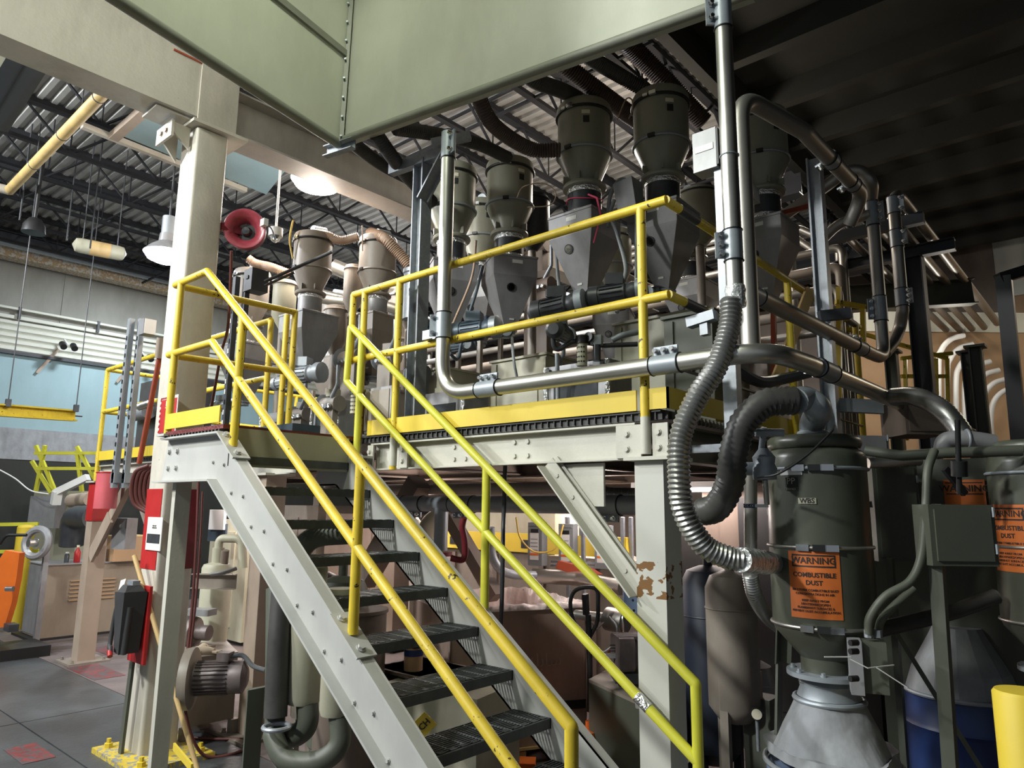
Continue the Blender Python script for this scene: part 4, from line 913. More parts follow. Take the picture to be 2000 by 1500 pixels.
# strut right of corner with box
a = at(1404, 265, Y=3.28); z1 = at(1410, 860, Y=3.28)
t = T('strut_post', (a.x, a.y, 0), 'grey channel strut behind the tall shiny pipe, carrying a control box', 'post')
MB().chan((a.x, a.y, 1.93), (a.x, a.y, a.z), .07, .06, .005, up=(1, 0, 0)).build('channel', 'galv', t); MB().box(XR+.0, a.x-.03, a.y+.04, a.y+.06, 2.03, 2.07).build('bracket', 'galv', t)
MB().bar(at(1400, 320, Y=3.3), at(1475, 385, Y=4.0), .05, .09).build('bracket_arm', 'galv_paint', t)
MB().bar(at(1345, 632, Y=3.25), at(1398, 615, Y=3.25), .06, .05).build('bracket_arm', 'galv', t)
MB().bar(at(1370, 645, Y=3.25), at(1385, 642, Y=3.25), .04, .06).build('bracket_foot', 'galv', t)
c = at(1384, 300, Y=3.3); t = T('control_box', c, 'pale control box with a white label left of the tall pipe', 'box')
MB().cbox(c, (.13, .10, .22)).build('housing', 'bin_light', t); MB().cbox(c+V((.0, -.052, .01)), (.10, .004, .035)).build('label_plate', 'white', t); MB().cbox(c+V((.07, 0, 0)), (.012, .10, .20)).build('hinge', 'black', t)
# tan wooden prop
t = MB().bar(at(1583, 565, D=5.0), at(1505, 770, D=4.8), .03, .07).build('wooden_prop', 'wood', None, 'tan wooden plank leaning behind the shaded post', 'plank')
t = MB().bar(at(1500, 772, D=4.9), at(1490, 790, D=4.9), .02, .05)
# orange red frame high
t = T('red_scaffold', at(1500, 500, D=5.6), 'orange red painted angle frame above the right side of the platform', 'frame')
MB().bar(at(1455, 435, D=5.6), at(1580, 403, D=5.6), .03, .035).build('rail', 'rust_red', t)
MB().bar(at(1508, 425, D=5.6), at(1513, 790, D=5.6), .035, .035, up=(1, 0, 0)).build('post', 'rust_red', t); MB().bar(at(1596, 400, D=5.6), at(1602, 700, D=5.6), .02, .03, up=(1, 0, 0)).build('post', 'rust_red', t)
# dark curved cable tray
MB().tube(cr([at(1425, 712, D=4.2), at(1480, 745, D=4.3), at(1530, 740, D=4.5), at(1590, 725, D=4.7)]), .035, 8).build('cable_tray', 'motor', None, 'black bent cable trunk under the low pipe', 'tray')
# ================================================================ DUST COLLECTORS
def collector(c, r, label, sign_rot=-2.35, m='olive_shaded', full=True):
    cx, cy = c; t = T('dust_collector', (cx, cy, 0), label, 'dust collector')
    zs = {}
    def Z(py): return at(1597, py, D=3.3).z
    zt, zc1, zc2, zb, zf = Z(893), Z(915), Z(1066), Z(1212), Z(1300)
    k = r/.22
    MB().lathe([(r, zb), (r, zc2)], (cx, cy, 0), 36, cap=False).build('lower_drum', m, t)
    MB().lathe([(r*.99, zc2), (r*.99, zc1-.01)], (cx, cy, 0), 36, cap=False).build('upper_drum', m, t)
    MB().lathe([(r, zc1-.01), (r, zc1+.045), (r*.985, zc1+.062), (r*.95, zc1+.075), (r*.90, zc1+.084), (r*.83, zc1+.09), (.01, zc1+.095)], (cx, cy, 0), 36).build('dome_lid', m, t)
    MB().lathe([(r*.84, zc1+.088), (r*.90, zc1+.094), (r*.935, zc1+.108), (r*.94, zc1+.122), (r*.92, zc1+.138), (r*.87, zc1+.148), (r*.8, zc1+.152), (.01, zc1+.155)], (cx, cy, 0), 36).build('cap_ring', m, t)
    for z, mm in ((zc1-.005, 'galv_paint'), (zc2, 'alu_dull'), (zb, 'alu_dull')):
        q = MB().torus((cx, cy, z), r*1.01, .008, n=40, m=8).build('clamp_ring', mm, t)
        for j, da in enumerate((.0, .22, -.3)):
            a = sign_rot+PI*.25+da+.3; p = (cx+math.cos(a)*r*1.03, cy+math.sin(a)*r*1.03, z)
            MB().cbox(p, (.055, .014, .028), a+PI/2).build('latch', 'chrome' if j else 'black', q)
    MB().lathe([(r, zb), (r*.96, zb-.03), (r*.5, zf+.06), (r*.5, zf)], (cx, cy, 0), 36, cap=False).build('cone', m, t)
    MB().lathe([(r*.50, zf-.02), (r*.78, zf-.02), (r*.78, zf), (r*.50, zf)], (cx, cy, 0), 32).build('flange', 'galv_paint', t)
    for j in range(8):
        a = j*PI/4+.2; MB().hexbolt((cx+.66*r*math.cos(a), cy+.66*r*math.sin(a), zf), (0, 0, 1), .010, .015).build('bolt', 'galv_paint', t)
    return t, (zt, zc1, zc2, zb, zf)
cc = at(1597, 1000, D=3.32); CC = (cc.x, cc.y); RCx = .222
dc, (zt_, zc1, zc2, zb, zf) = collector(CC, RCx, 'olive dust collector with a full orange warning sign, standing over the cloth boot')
def facing(cx, cy): return math.atan2(-cy, -cx)
def curved(cx, cy, r, a0, par):
    """maps sign x,y to the drum surface; a0 = angle of the sign centre, z0 added by caller"""
    return lambda x, y, z, z0=0: (cx+(r+z)*math.cos(a0+x/r), cy+(r+z)*math.sin(a0+x/r), z0+y)
def warning(cx, cy, r, a0, z1, hgt, wid, name='warning_sign', label='', par=None):
    t = T(name, (cx+r*math.cos(a0), cy+r*math.sin(a0), z1-hgt), label, 'sign')
    def patch(nm, x0, x1, y0, y1, dz, m, n=8):
        b = MB()
        for k in range(n+1):
            a = a0+(x0+(x1-x0)*k/n)/r
            for y in (y0, y1): b.v.append((cx+(r+dz)*math.cos(a), cy+(r+dz)*math.sin(a), z1-y))
        for k in range(n): b.f.append((2*k, 2*k+2, 2*k+3, 2*k+1))
        for f in list(b.f): pass
        return b.build(nm, m, t)
    patch('sheet', -wid/2, wid/2, 0, hgt, .002, 'sign_orange')
    u = hgt/30
    patch('frame_bar', -wid*.42, wid*.42, 1.4*u, 2.1*u, .003, 'ink'); patch('frame_bar', -wid*.42, wid*.42, 6.4*u, 7.1*u, .003, 'ink')
    patch('frame_bar', -wid*.42, -wid*.42+.6*u, 1.4*u, 7.1*u, .003, 'ink', 1); patch('frame_bar', wid*.42-.6*u, wid*.42, 1.4*u, 7.1*u, .003, 'ink', 1)
    for s_, y, sz_, bo in (('WARNING', 4.2, 4.0, .0007), ('COMBUSTIBLE', 10.6, 2.9, .0006), ('DUST', 14.1, 2.9, .0006), ('MAY FORM COMBUSTIBLE DUST', 17.4, 1.38, .0002), ('CONCENTRATIONS IN AIR.', 19.1, 1.38, .0002), ('KEEP AWAY FROM', 22.0, 1.38, .0002), ('HEAT/SPARKS/OPEN', 23.6, 1.38, .0002), ('FLAMES/HOT SURFACES &', 25.2, 1.38, .0002), ('PREVENT DUST ACCUMULATION.', 26.8, 1.38, .0002)):
        text('lettering', s_, sz_*u, (0, 0, 0), (1, 0, 0), (0, 0, 1), 'ink', t, ext=.0004, bold=bo, bend=lambda x, y2, z, yy=y: (cx+(r+.0034+z)*math.cos(a0+x/r), cy+(r+.0034+z)*math.sin(a0+x/r), z1-yy*u+y2))
    return t
def ang(px, py, cx, cy, r):
    """angle on the drum seen at this pixel"""
    best = min(np.linspace(-PI, 0, 721), key=lambda a: abs(px_of(V((cx+r*math.cos(a), cy+r*math.sin(a), 1.3)))-px)+(0 if V((math.cos(a), math.sin(a), 0)).dot(V((-cx, -cy, 0))) > 0 else 9999))
    return best
def px_of(p): d = p-CAM; return 1000+FPX*d.dot(cR)/d.dot(cF)
aS = ang(1594, 1140, *CC, RCx)
zw1, zw0 = at(1594, 1077, D=3.12).z, at(1594, 1205, D=3.12).z
warning(*CC, RCx, aS, zw1, zw1-zw0, .215, label='orange combustible dust warning sign on the nearest dust collector')
def plate_on(cx, cy, r, a0, z, w_, h_, nm, m, par, dz=.002):
    b = MB(); n = 5
    for k in range(n+1):
        a = a0+(-w_/2+w_*k/n)/r; b.v += [(cx+(r+dz)*math.cos(a), cy+(r+dz)*math.sin(a), z-h_/2), (cx+(r+dz)*math.cos(a), cy+(r+dz)*math.sin(a), z+h_/2)]
    for k in range(n): b.f.append((2*k, 2*k+2, 2*k+3, 2*k+1))
    return b.build(nm, m, par)
def Zf(py): return at(1560, py, D=3.14).z
a1 = ang(1560, 920, *CC, RCx); plate_on(*CC, RCx, a1, Zf(918), .105, .038, 'nameplate', 'white', dc)
a2 = ang(1560, 940, *CC, RCx); lp = plate_on(*CC, RCx, a2, Zf(941), .058, .044, 'logo_plate', 'ink', dc)
bendf = lambda a0, z0: (lambda x, y, z: (CC[0]+(RCx+.0035+z)*math.cos(a0+x/RCx), CC[1]+(RCx+.0035+z)*math.sin(a0+x/RCx), z0+y))
text('logo_mark', 'PP', .040, (0, 0, 0), (1, 0, 0), (0, 0, 1), 'mach_cream', dc, ext=.0003, bend=bendf(a2, Zf(939)))
plate_on(*CC, RCx, a2, Zf(955), .060, .010, 'name_strip', 'ink', dc); text('name_text', 'PREMIER', .012, (0, 0, 0), (1, 0, 0), (0, 0, 1), 'mach_cream', dc, ext=.0003, bend=bendf(a2, Zf(955)))
a3 = ang(1590, 980, *CC, RCx); plate_on(*CC, RCx, a3, Zf(978), .075, .026, 'label_strip', 'mach_cream', dc); text('label_text', 'WBS', .030, (0, 0, 0), (1, 0, 0), (0, 0, 1), 'ink', dc, ext=.0003, bold=.0006, bend=bendf(a3, Zf(978)))
# inlet stub + tape at the hose end
s0 = at(1522, 1101, D=3.28); t = T('inlet_stub', at(1470, 1096, Y=2.98), 'tape wrapped metal stub joining the long hose to the dust collector', 'pipe fitting')
h_end = at(1452, 1094, Y=2.96)
MB().tube([h_end-(s0-h_end)*.05, h_end, s0], .045, 18).build('stub', 'galv_paint', t)
b = MB(); pth = [h_end.lerp(s0, k/8-.08) for k in range(7)]; b.tube(pth, .053, 18, True, lambda i: .051+.003*(i % 2)); b.build('tape_wrap', 'clear_film', t)
# black hose from collector lid elbow down to lower left
el = at(1595, 838, D=3.25); e_up = V((CC[0], CC[1], zc1+.15))
t = T('outlet_elbow', e_up, 'grey cast elbow on top of the dust collector', 'pipe fitting')
o2 = at(1555, 783, D=3.15)
MB().tube(cr([e_up, e_up+V((0, 0, .06)), at(1598, 800, D=3.2), at(1575, 780, D=3.2), o2], 8), .058, 18).build('elbow', 'galv_paint', t)
MB().torus(e_up+V((0, 0, .02)), .062, .01, n=24).build('collar', 'galv_paint', t)
hoseobj([o2, at(1530, 783, D=3.15), at(1490, 790, D=3.15), at(1450, 830, D=3.15), at(1432, 890, D=3.15), at(1425, 945, D=3.18), at(1400, 990, D=3.25), at(1370, 1000, D=3.35)], .062, 'hose_black', 'thick black ribbed hose arching from the top of the dust collector', pitch=.026, amp=.06, n=18)
# filter regulator cluster left of the drum
c = at(1493, 915, D=3.2); t = T('pulse_valve', c, 'grey pulse valve cluster at the left of the dust collector', 'valve')
MB().lathe([(.05, -.05), (.055, .0), (.045, .02), (.05, .05), (.035, .07), (.02, .09)], c, 20).build('valve_body', 'galv_paint', t)
MB().cyl(c+V((-.01, 0, .08)), at(1492, 835, D=3.2), .014).build('riser', 'galv_paint', t); MB().cyl(at(1475, 845, D=3.2), at(1530, 845, D=3.2), .018).build('cross_pipe', 'galv_paint', t)
MB().cyl(c+V((-.09, -.02, -.0)), c, .03).build('side_port', 'galv_paint', t); MB().cyl(c+V((0, 0, -.05)), at(1498, 985, D=3.2), .012).build('drop_pipe', 'alu', t)
MB().cbox(at(1487, 988, D=3.2), (.06, .01, .014), .6).build('lever', 'alu', t); q = MB().cbox(at(1463, 988, D=3.2), (.05, .006, .018), .7).build('tag', 'blue', t); text('tag_text', 'CC-1X', .014, at(1463, 988, D=3.19), cR, cU, 'white', t)
pipeobj('vertical_pipe', [at(1466, 920, D=3.35), at(1466, 1100, D=3.35)], .03, 'alu_dull', 'dull vertical pipe behind the blue tag', 'pipe')
pipeobj('air_tube', [at(1480, 932, D=3.1), at(1520, 925, D=3.0), at(1575, 890, D=3.0), at(1622, 845, D=3.05), at(1630, 832, D=3.1)], .005, 'black', 'thin black air tube swinging across the dust collector lid', 'tube', smooth=True)
hoseobj([at(1465, 1120, D=3.4), at(1475, 1165, D=3.45), at(1500, 1205, D=3.6), at(1530, 1230, D=3.75)], .036, 'hose_metal', 'narrow metal hose passing behind the dust collector leg', pitch=.014)
# boot and drum
zf0 = zf-.02; z2 = at(1615, 1352, D=3.25).z; zr = at(1610, 1478, D=3.1).z
t = T('cloth_boot', (CC[0], CC[1], zr), 'grey creased cloth boot tied between the dust collector and the drum', 'boot')
MB().lathe([(.105, zf0-.0), (.125, zf0-.03), (.12, zf0-.05), (.135, z2)], (CC[0], CC[1], 0), 30, cap=False).build('spout', 'galv_paint', t)
MB().torus((CC[0], CC[1], z2-.012), .145, .012, n=30).build('hose_clamp', 'galv_paint', t)
b = MB(); NB = 64; prof = [(.14, z2), (.15, z2-.03), (.19, z2-.12), (.235, z2-.22), (.265, zr+.03), (.27, zr-.01)]
rg_ = []
for i, (r, z) in enumerate(prof):
    rg_.append(len(b.v))
    for k in range(NB):
        a = 2*PI*k/NB; f = min(1, i/3)*(1-.6*(i == len(prof)-1)); rr = r*(1+f*(.07*math.sin(3*a+i*1.1)+.10*(abs(math.sin(2.5*a-i*.8))-.6)+.02*math.sin(13*a+i*2)))
        b.v.append((CC[0]+rr*math.cos(a), CC[1]+rr*math.sin(a), z))
for a_, c_ in zip(rg_[:-1], rg_[1:]):
    for k in range(NB): j = (k+1) % NB; b.f.append((a_+k, a_+j, c_+j, c_+k))
b.build('cloth', 'boot', t, sharp=80)
t = T('blue_drum', (CC[0], CC[1], 0), 'blue steel drum with a grey rim under the cloth boot', 'drum')
MB().lathe([(.27, .01), (.28, .02), (.28, .3), (.286, .31), (.28, .32), (.28, zr-.06)], (CC[0], CC[1], 0), 36).build('shell', 'blue_box', t); MB().torus((CC[0], CC[1], zr-.04), .285, .012, n=40).build('rim', 'galv', t)
# stand of the collector
sd = T('collector_stand', (CC[0], CC[1], 0), 'olive painted angle frame carrying the nearest dust collector', 'stand')
L1a, L1b, L1c = at(1530, 1010, D=3.45), at(1522, 1290, D=3.45), at(1500, 1500, D=3.2)
MB().angle(L1a, L1b, .06, up=(1, 0, 0)).build('leg', 'olive_cab', sd); MB().bar(L1b, V((L1c.x, L1c.y, .02)), .06, .012, up=(1, 0, 0)).build('leg', 'olive_cab', sd)
L2a, L2b = at(1822, 985, D=3.0), at(1836, 1350, D=3.0)
MB().bar(L2a, V((L2b.x, L2b.y, .02)), .07, .05, up=(1, 0, 0)).build('leg', 'olive_cab', sd)
MB().bar(at(1750, 1235, D=3.3), at(1915, 1500, D=3.1), .05, .02).build('brace', 'olive_cab', sd)
MB().bar(at(1738, 1090, D=3.7), at(1768, 1500, D=3.6), .05, .03, up=(1, 0, 0)).build('leg', 'olive_cab', sd)
MB().bar(at(1500, 1000, D=3.55), at(1700, 985, D=3.5), .05, .03).build('cross_bar', 'olive_cab', sd)
# electrical box clipped to the cone
c = at(1700, 1300, D=2.95); t = T('junction_box', c, 'grey box with clear cover and white cable ties on the collector cone', 'box')
MB().cbox(c, (.12, .10, .20), .35).build('housing', 'olive_cab', t); MB().cbox(c+V((-.045, -.045, 0)), (.05, .10, .21), .35).build('backplate', 'bin_light', t)
for dx, py in ((0, 1255), (0, 1272), (0, 1325)): p = at(1675-0, py, D=2.85); MB().cyl(p, p+V((-.02, -.03, 0)), .012, n=10).build('knob', 'black', t)
MB().bar(at(1610, 1283, D=2.84), at(1662, 1283, D=2.84), .004, .004).build('cable_tie', 'white', t); MB().bar(at(1660, 1287, D=2.84), at(1695, 1305, D=2.82), .004, .004).bar(at(1695, 1305, D=2.82), at(1746, 1299, D=2.86), .004, .004).bar(at(1712, 1304, D=2.83), at(1772, 1343, D=2.8), .004, .004).build('cable_tie', 'white', t)
for px in (1697, 1715):
    p = at(px, 1245, D=2.95); MB().cyl(p, p+V((0, 0, .03)), .018, n=8).build('gland', 'galv', t)
pipeobj('conduit', [at(1697, 1238, D=2.95), at(1700, 1205, D=2.95), at(1730, 1165, D=2.95), at(1778, 1135, D=2.95), at(1800, 1085, D=2.97), at(1808, 1000, D=3), at(1812, 920, D=3.05), at(1825, 880, D=3.1)], .018, 'olive_cab', 'grey conduit rising from the junction box past the grey cabinet', 'conduit', smooth=True)
pipeobj('conduit', [at(1715, 1238, D=2.98), at(1722, 1210, D=2.98), at(1750, 1180, D=3.0), at(1785, 1150, D=3.02)], .016, 'olive_cab', 'short second conduit beside the long one', 'conduit', smooth=True)
hoseobj([at(1705, 1232, D=3.2), at(1780, 1215, D=3.25), at(1860, 1195, D=3.3), at(1945, 1165, D=3.35)], .034, 'hose_black', 'shiny black ribbed hose running to the second dust collector', pitch=.016, amp=.05)
# cabinets behind
def cabinet(px0, py0, px1, py1, D, dep, m, label, knob=True):
    a, c = at(px0, py0, D=D), at(px1, py1, D=D); a2 = at(px1, py0, D=D)
    t = T('grey_cabinet', (a.x, a.y, c.z), label, 'cabinet'); d = (a2-a); d.z = 0; n_ = V((-d.y, d.x, 0)).normalized()
    if n_.dot(V((a.x, a.y, 0))) < 0: n_ = -n_
    p = [V((a.x, a.y, c.z)), V((a.x, a.y, c.z))+d, V((a.x, a.y, c.z))+d+n_*dep, V((a.x, a.y, c.z))+n_*dep]
    MB().hexa(p+[q+V((0, 0, a.z-c.z)) for q in p]).build('housing', m, t)
    e = d.normalized()
    p = [V((a.x, a.y, c.z+.02))+e*.02-n_*.008, V((a.x, a.y, c.z+.02))+d-e*.02-n_*.008, V((a.x, a.y, c.z+.02))+d-e*.02, V((a.x, a.y, c.z+.02))+e*.02]
    MB().hexa(p+[q+V((0, 0, a.z-c.z-.04)) for q in p]).build('door', m, t)
    for kz in (.2, .8):
        q = V((a.x, a.y, c.z+(a.z-c.z)*kz))+d-e*.01-n_*.01; MB().cyl(q, q+V((0, 0, .04)), .006, n=6).build('hinge', 'galv_paint', t)
    return t
cabinet(1812, 985, 1940, 1105, 2.95, .12, 'olive_cab', 'grey green wall cabinet between the two dust collectors')
cabinet(1702, 905, 1790, 1095, 3.9, .4, 'olive_cab', 'tall grey green cabinet behind the nearest dust collector')
cabinet(1640, 850, 1735, 905, 4.6, .3, 'bin_light', 'box wrapped in speckled grey insulation above the cabinet')
cabinet(1765, 780, 1850, 850, 4.5, .3, 'brown_steel', 'dim brown cabinet high at right')
# second collector
c2c = at(2035, 1000, D=3.42)
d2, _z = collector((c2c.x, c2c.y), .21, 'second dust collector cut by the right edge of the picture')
aS2 = ang(1984, 1050, c2c.x, c2c.y, .21)
warning(c2c.x, c2c.y, .21, aS2, at(1984, 985, D=3.2).z, .31, .20, label='orange warning sign on the second dust collector at the right edge')
# third sign on a panel behind
a = at(1884, 965, D=4.0); t = T('warning_sign', a, 'dim orange warning sign on a dark machine behind the cabinets', 'sign')
n_ = V((0, -1, 0)); MB().box(a.x-.1, a.x+.1, a.y, a.y+.004, a.z-.12, a.z+.08).build('sheet', 'sign_orange', t)
text('lettering', 'WARNING', .05, (a.x, a.y-.003, a.z+.03), (1, 0, 0), (0, 0, 1), 'ink', t, bold=.001)
b = MB().box(a.x-.09, a.x+.09, a.y-.002, a.y, a.z+.06, a.z+.066).box(a.x-.09, a.x+.09, a.y-.002, a.y, a.z-.002, a.z+.004); b.build('frame_bar', 'ink', t)
MB().box(a.x-.5, a.x+.3, a.y+.02, a.y+.4, 0, a.z+.2).build('machine_tower', 'olive_cab', None, 'tall grey green machine panel carrying the dim sign', 'panel')
# header pipes upper right
pipeobj('header_pipe', [at(1690, 880, D=3.6), at(1760, 890, D=3.5), at(1840, 885, D=3.4), at(1995, 880, D=3.3)], .026, 'olive_cab', 'olive header pipe reaching the second dust collector', 'pipe')
hoseobj([at(1695, 905, D=3.8), at(1740, 903, D=3.8), at(1800, 898, D=3.8)], .03, 'alu', 'bright corrugated pipe behind the nearest dust collector', pitch=.02)
hoseobj([at(1745, 775, D=4.2), at(1790, 775, D=4.0), at(1840, 800, D=3.8), at(1875, 840, D=3.7), at(1885, 870, D=3.65)], .052, 'hose_metal', 'grey hose arching down towards the second dust collector', pitch=.02, amp=.04)
c = at(1865, 865, D=3.55); t = T('y_fitting', c, 'pale plastic elbow fitting above the second dust collector', 'pipe fitting')
MB().tube(cr([c+V((-.06, 0, -.06)), c+V((-.04, 0, .01)), c+V((.04, .03, .02)), c+V((.15, .1, 0))]), .042, 16).build('elbow', 'bin_light', t); MB().torus(c+V((.05, .035, .02)), .045, .006, (1, .5, 0)).build('collar', 'galv', t)
c = at(1873, 880, D=3.3); t = T('black_valve', c, 'black slim valve stem in front of the pale elbow', 'valve')
MB().cyl(at(1870, 820, D=3.3), at(1874, 965, D=3.3), .012).build('stem', 'black', t); MB().cyl(at(1873, 900, D=3.3), at(1874, 930, D=3.3), .035).build('flange', 'black', t)
MB().bar(at(1845, 915, D=3.35), at(1885, 965, D=3.35), .02, .03).build('arm', 'black', t)
# bollard, drums right
c = at(1975, 1352, D=2.35)
t = T('yellow_bollard', (c.x+.03, c.y, 0), 'bright yellow round bollard at the lower right corner', 'bollard')
MB().lathe([(.085, 0), (.085, c.z-.0), (.078, c.z+.01), (.0, c.z+.012)], (c.x+.03, c.y, 0), 28).build('sleeve', 'toe_yellow', t); MB().lathe([(.1, 0), (.1, .02), (.086, .02)], (c.x+.03, c.y, 0), 24).build('base_ring', 'toe_yellow', t)
for px, py, D, lab in ((1880, 1350, 3.9, 'dark blue drum behind the stand leg at lower right'),):
    c = at(px, py, D=D); t = T('plastic_drum', (c.x, c.y, 0), lab, 'drum')
    MB().lathe([(.27, 0), (.29, .03), (.29, .3), (.3, .32), (.29, .34), (.29, .6), (.3, .62), (.29, .64), (.28, c.z)], (c.x, c.y, 0), 32).build('shell', 'blue', t)
    MB().torus((c.x, c.y, c.z), .285, .012, n=32).build('lid_ring', 'galv_paint', t)
    b = MB(); b.lathe([(.28, c.z), (.24, c.z+.12), (.14, c.z+.30), (.12, c.z+.34)], (c.x, c.y, 0), 14); b.build('cloth_funnel', 'boot', t, sharp=10)
c = at(1470, 1240, D=4.3)
def tank(px, ptop, D, r, m, label, zl=.45, legs=True, z1=None):
    c = at(px, ptop, D=D); t = T('pressure_tank', (c.x, c.y, 0), label, 'tank'); z1 = c.z
    MB().lathe([(.02, zl-.1), (r*.6, zl-.08), (r, zl), (r, z1-.1), (r*.8, z1-.03), (r*.35, z1), (.02, z1+.005)], (c.x, c.y, 0), 28).build('vessel', m, t)
    MB().torus((c.x, c.y, zl+(z1-zl)*.72), r, .006, n=28, m=6).build('weld_band', m, t)
    MB().cyl((c.x, c.y, z1-.01), (c.x, c.y, z1+.08), .03).build('nozzle', m, t)
    if legs:
        for k in range(3):
            a = k*2*PI/3+.5; MB().box(c.x+r*.85*math.cos(a)-.025, c.x+r*.85*math.cos(a)+.025, c.y+r*.85*math.sin(a)-.02, c.y+r*.85*math.sin(a)+.02, 0, zl+.2).build('leg', m, t)
    return t
tank(1425, 1115, 4.3, .15, 'taupe', 'brown pressure tank on legs right of the near column', .62)
tank(1382, 1105, 4.6, .17, 'navy', 'dark blue tank just right of the near column', .3)
tank(1475, 1290, 4.6, .12, 'bin_gray', 'small dim tank low behind the brown one', .3)
c = at(1478, 1392, D=4.0); t = T('pressure_gauge', c, 'round pressure gauge with pale face low near the brown tank', 'gauge'); MB().cyl(c, c+V((.66*.02, -.03, 0)), .035, n=20).build('case', 'black', t); MB().cyl(c+V((.012, -.028, 0)), c+V((.014, -.034, 0)), .028, n=20).build('dial', 'sight', t); MB().cyl(c+V((0, 0, -.2)), c, .01).build('stem', 'galv', t)
MB().cbox(at(1490, 1430, D=4.15), (.16, .16, .4)).build('pump_housing', 'olive_cab', None, 'dim grey pump housing beside the pressure gauge', 'pump')
# far right black frame post & background conduits on lit brown wall
t = T('black_gantry', at(1965, 800, D=5.2), 'black steel frame upright at the far right', 'frame')
pa_, pb2 = at(1960, 540, D=5.4), at(1985, 860, D=5.4); MB().bar(pb2-V((0, 0, 1.5)), pa_, .10, .10, up=(1, 0, 0)).build('post', 'black', t); MB().bar(at(1950, 545, D=5.4), at(2030, 520, D=5.4), .08, .08).build('top_bar', 'black', t); MB().bar((pb2.x, pb2.y, 0), pb2-V((0, 0, 1.5)), .1, .1, up=(1, 0, 0)).build('post', 'black', t)
DW = 9.5
for k in range(7):
    x0 = 1835+k*17; r_ = 24+k*3
    yt = 655+k*17
    pts = [at(x0, 870, D=DW), at(x0-2, yt+60, D=DW), at(x0+4, yt+28, D=DW), at(x0+22, yt+8, D=DW), at(x0+48, yt, D=DW)]
    pipeobj('wall_conduit', pts, .035, 'white', ['first', 'second', 'third', 'fourth', 'fifth', 'sixth', 'seventh'][k]+' white curved conduit from the left in the bright far corner', 'conduit', smooth=True, group='white curved conduits in the bright corner')
p0_, p1_ = at(1690, 880, D=10.2), at(2060, 880, D=10.2); z1_ = at(1850, 640, D=10.2).z
t = T('far_partition', (p0_.x, p0_.y, 0), 'tan partition wall in the bright far right corner', 'partition')
MB().bar((p0_.x, p0_.y, z1_/2), (p1_.x, p1_.y, z1_/2), .1, z1_).build('wall_board', 'wall_brown', t); MB().bar((p0_.x, p0_.y, z1_+.15), (p1_.x, p1_.y, z1_+.15), .12, .3).build('top_board', 'wall_white', t)
bulb('far_corner_lamp', at(1880, 700, D=8.7), 22, .05, (1, .93, .82))
# steel uprights & yellow rails in the far right
for k, (px, p0y, p1y, D, m, w_) in enumerate(((1795, 545, 880, 6.2, 'beam_dark', .13), (1740, 690, 900, 6.5, 'olive_cab', .10), (1890, 690, 860, 7.5, 'beam_dark', .12), (1905, 680, 870, 6.3, 'olive_cab', .10))):
    if k == 0: continue
    a = at(px, p0y, D=D); t = T('steel_upright', (a.x, a.y, 0), ['', 'grey upright behind the pale elbow pipes', 'dark upright in front of the white conduits', 'grey upright with a top plate near the white conduits'][k], 'post')
    MB().ibeam((a.x, a.y, 0), (a.x, a.y, a.z), w_, w_, up=(1, 0, 0)).build('shaft', m, t); MB().cbox((a.x, a.y, a.z+.01), (w_*1.6, w_*1.6, .02)).build('cap_plate', m, t)
t = T('yellow_stair_rails', at(1830, 780, D=7.4), 'dim yellow railings and small stair in front of the bright far corner', 'railing')
for a, c in (((1645, 640), (1850, 700)), ((1760, 700), (1860, 690)), ((1760, 735), (1850, 735)), ((1755, 790), (1850, 785))):
    MB().bar(at(*a, D=7.2), at(*c, D=7.2), .035, .035).build('rail', 'yellow', t)
for px in (1768, 1800, 1828, 1850): MB().bar(at(px, 700, D=7.2), at(px+3, 860, D=7.2), .035, .035, up=(1, 0, 0)).build('post', 'yellow', t)
t = T('yellow_guard', at(1650, 700, D=6.2), 'yellow guard railing over the far end of the shaded platform side', 'railing')
for a, c in (((1600, 600), (1660, 625)), ((1610, 640), (1700, 690)), ((1632, 590), (1690, 600))): MB().bar(at(*a, D=6.4), at(*c, D=6.4), .04, .04).build('rail', 'yellow', t)
for px, p0y, p1y in ((1612, 600, 740), (1638, 560, 800), (1685, 600, 690)): MB().bar(at(px, p0y, D=6.4), at(px+2, p1y, D=6.4), .04, .04, up=(1, 0, 0)).build('post', 'yellow', t)
t = T('walkway_girder', at(1700, 600, D=8), 'grey girder crossing behind the upright pipes', 'beam'); MB().ibeam(at(1640, 585, D=8.3), at(1900, 570, D=8.3), .3, .15).build('girder', 'olive_cab', t)
# ================================================================ UNDER AND BEHIND THE STAIRS
def louver(c, w, n, par, m='tan_steel'):
    for k in range(n): MB().cbox(V(c)+V((0, 0, -k*.045)), (w, .02, .018)).build('louver', m, par)
# gaylord box with liner
g = at(1050, 1170, D=5.9)
a0, a1, a2 = at(965, 1168, D=5.0), at(1118, 1150, D=5.25), at(890, 1130, D=5.6)
t = T('cardboard_bin', (a0.x, a0.y, 0), 'big brown cardboard bin with a crumpled pinkish plastic liner behind the stairs', 'bin')
zt = 1.05
u = (a1-a0); u.z = 0; v = V((-u.y, u.x, 0)).normalized()*1.05; u = u.normalized()*1.05
O = V((a0.x, a0.y, 0))-u*.30
def quad(o, u_, v_, z0, z1, th=.012):
    b = MB(); c = [o, o+u_, o+u_+v_, o+v_]
    for i in range(4):
        p, q = c[i], c[(i+1) % 4]; n_ = (q-p).cross(V((0, 0, 1))).normalized()*-th
        b.hexa([p+V((0, 0, z0)), q+V((0, 0, z0)), q+n_+V((0, 0, z0)), p+n_+V((0, 0, z0)), p+V((0, 0, z1)), q+V((0, 0, z1)), q+n_+V((0, 0, z1)), p+n_+V((0, 0, z1))])
    return b
quad(O, u, v, .12, zt).build('walls', 'cardboard_brown', t)
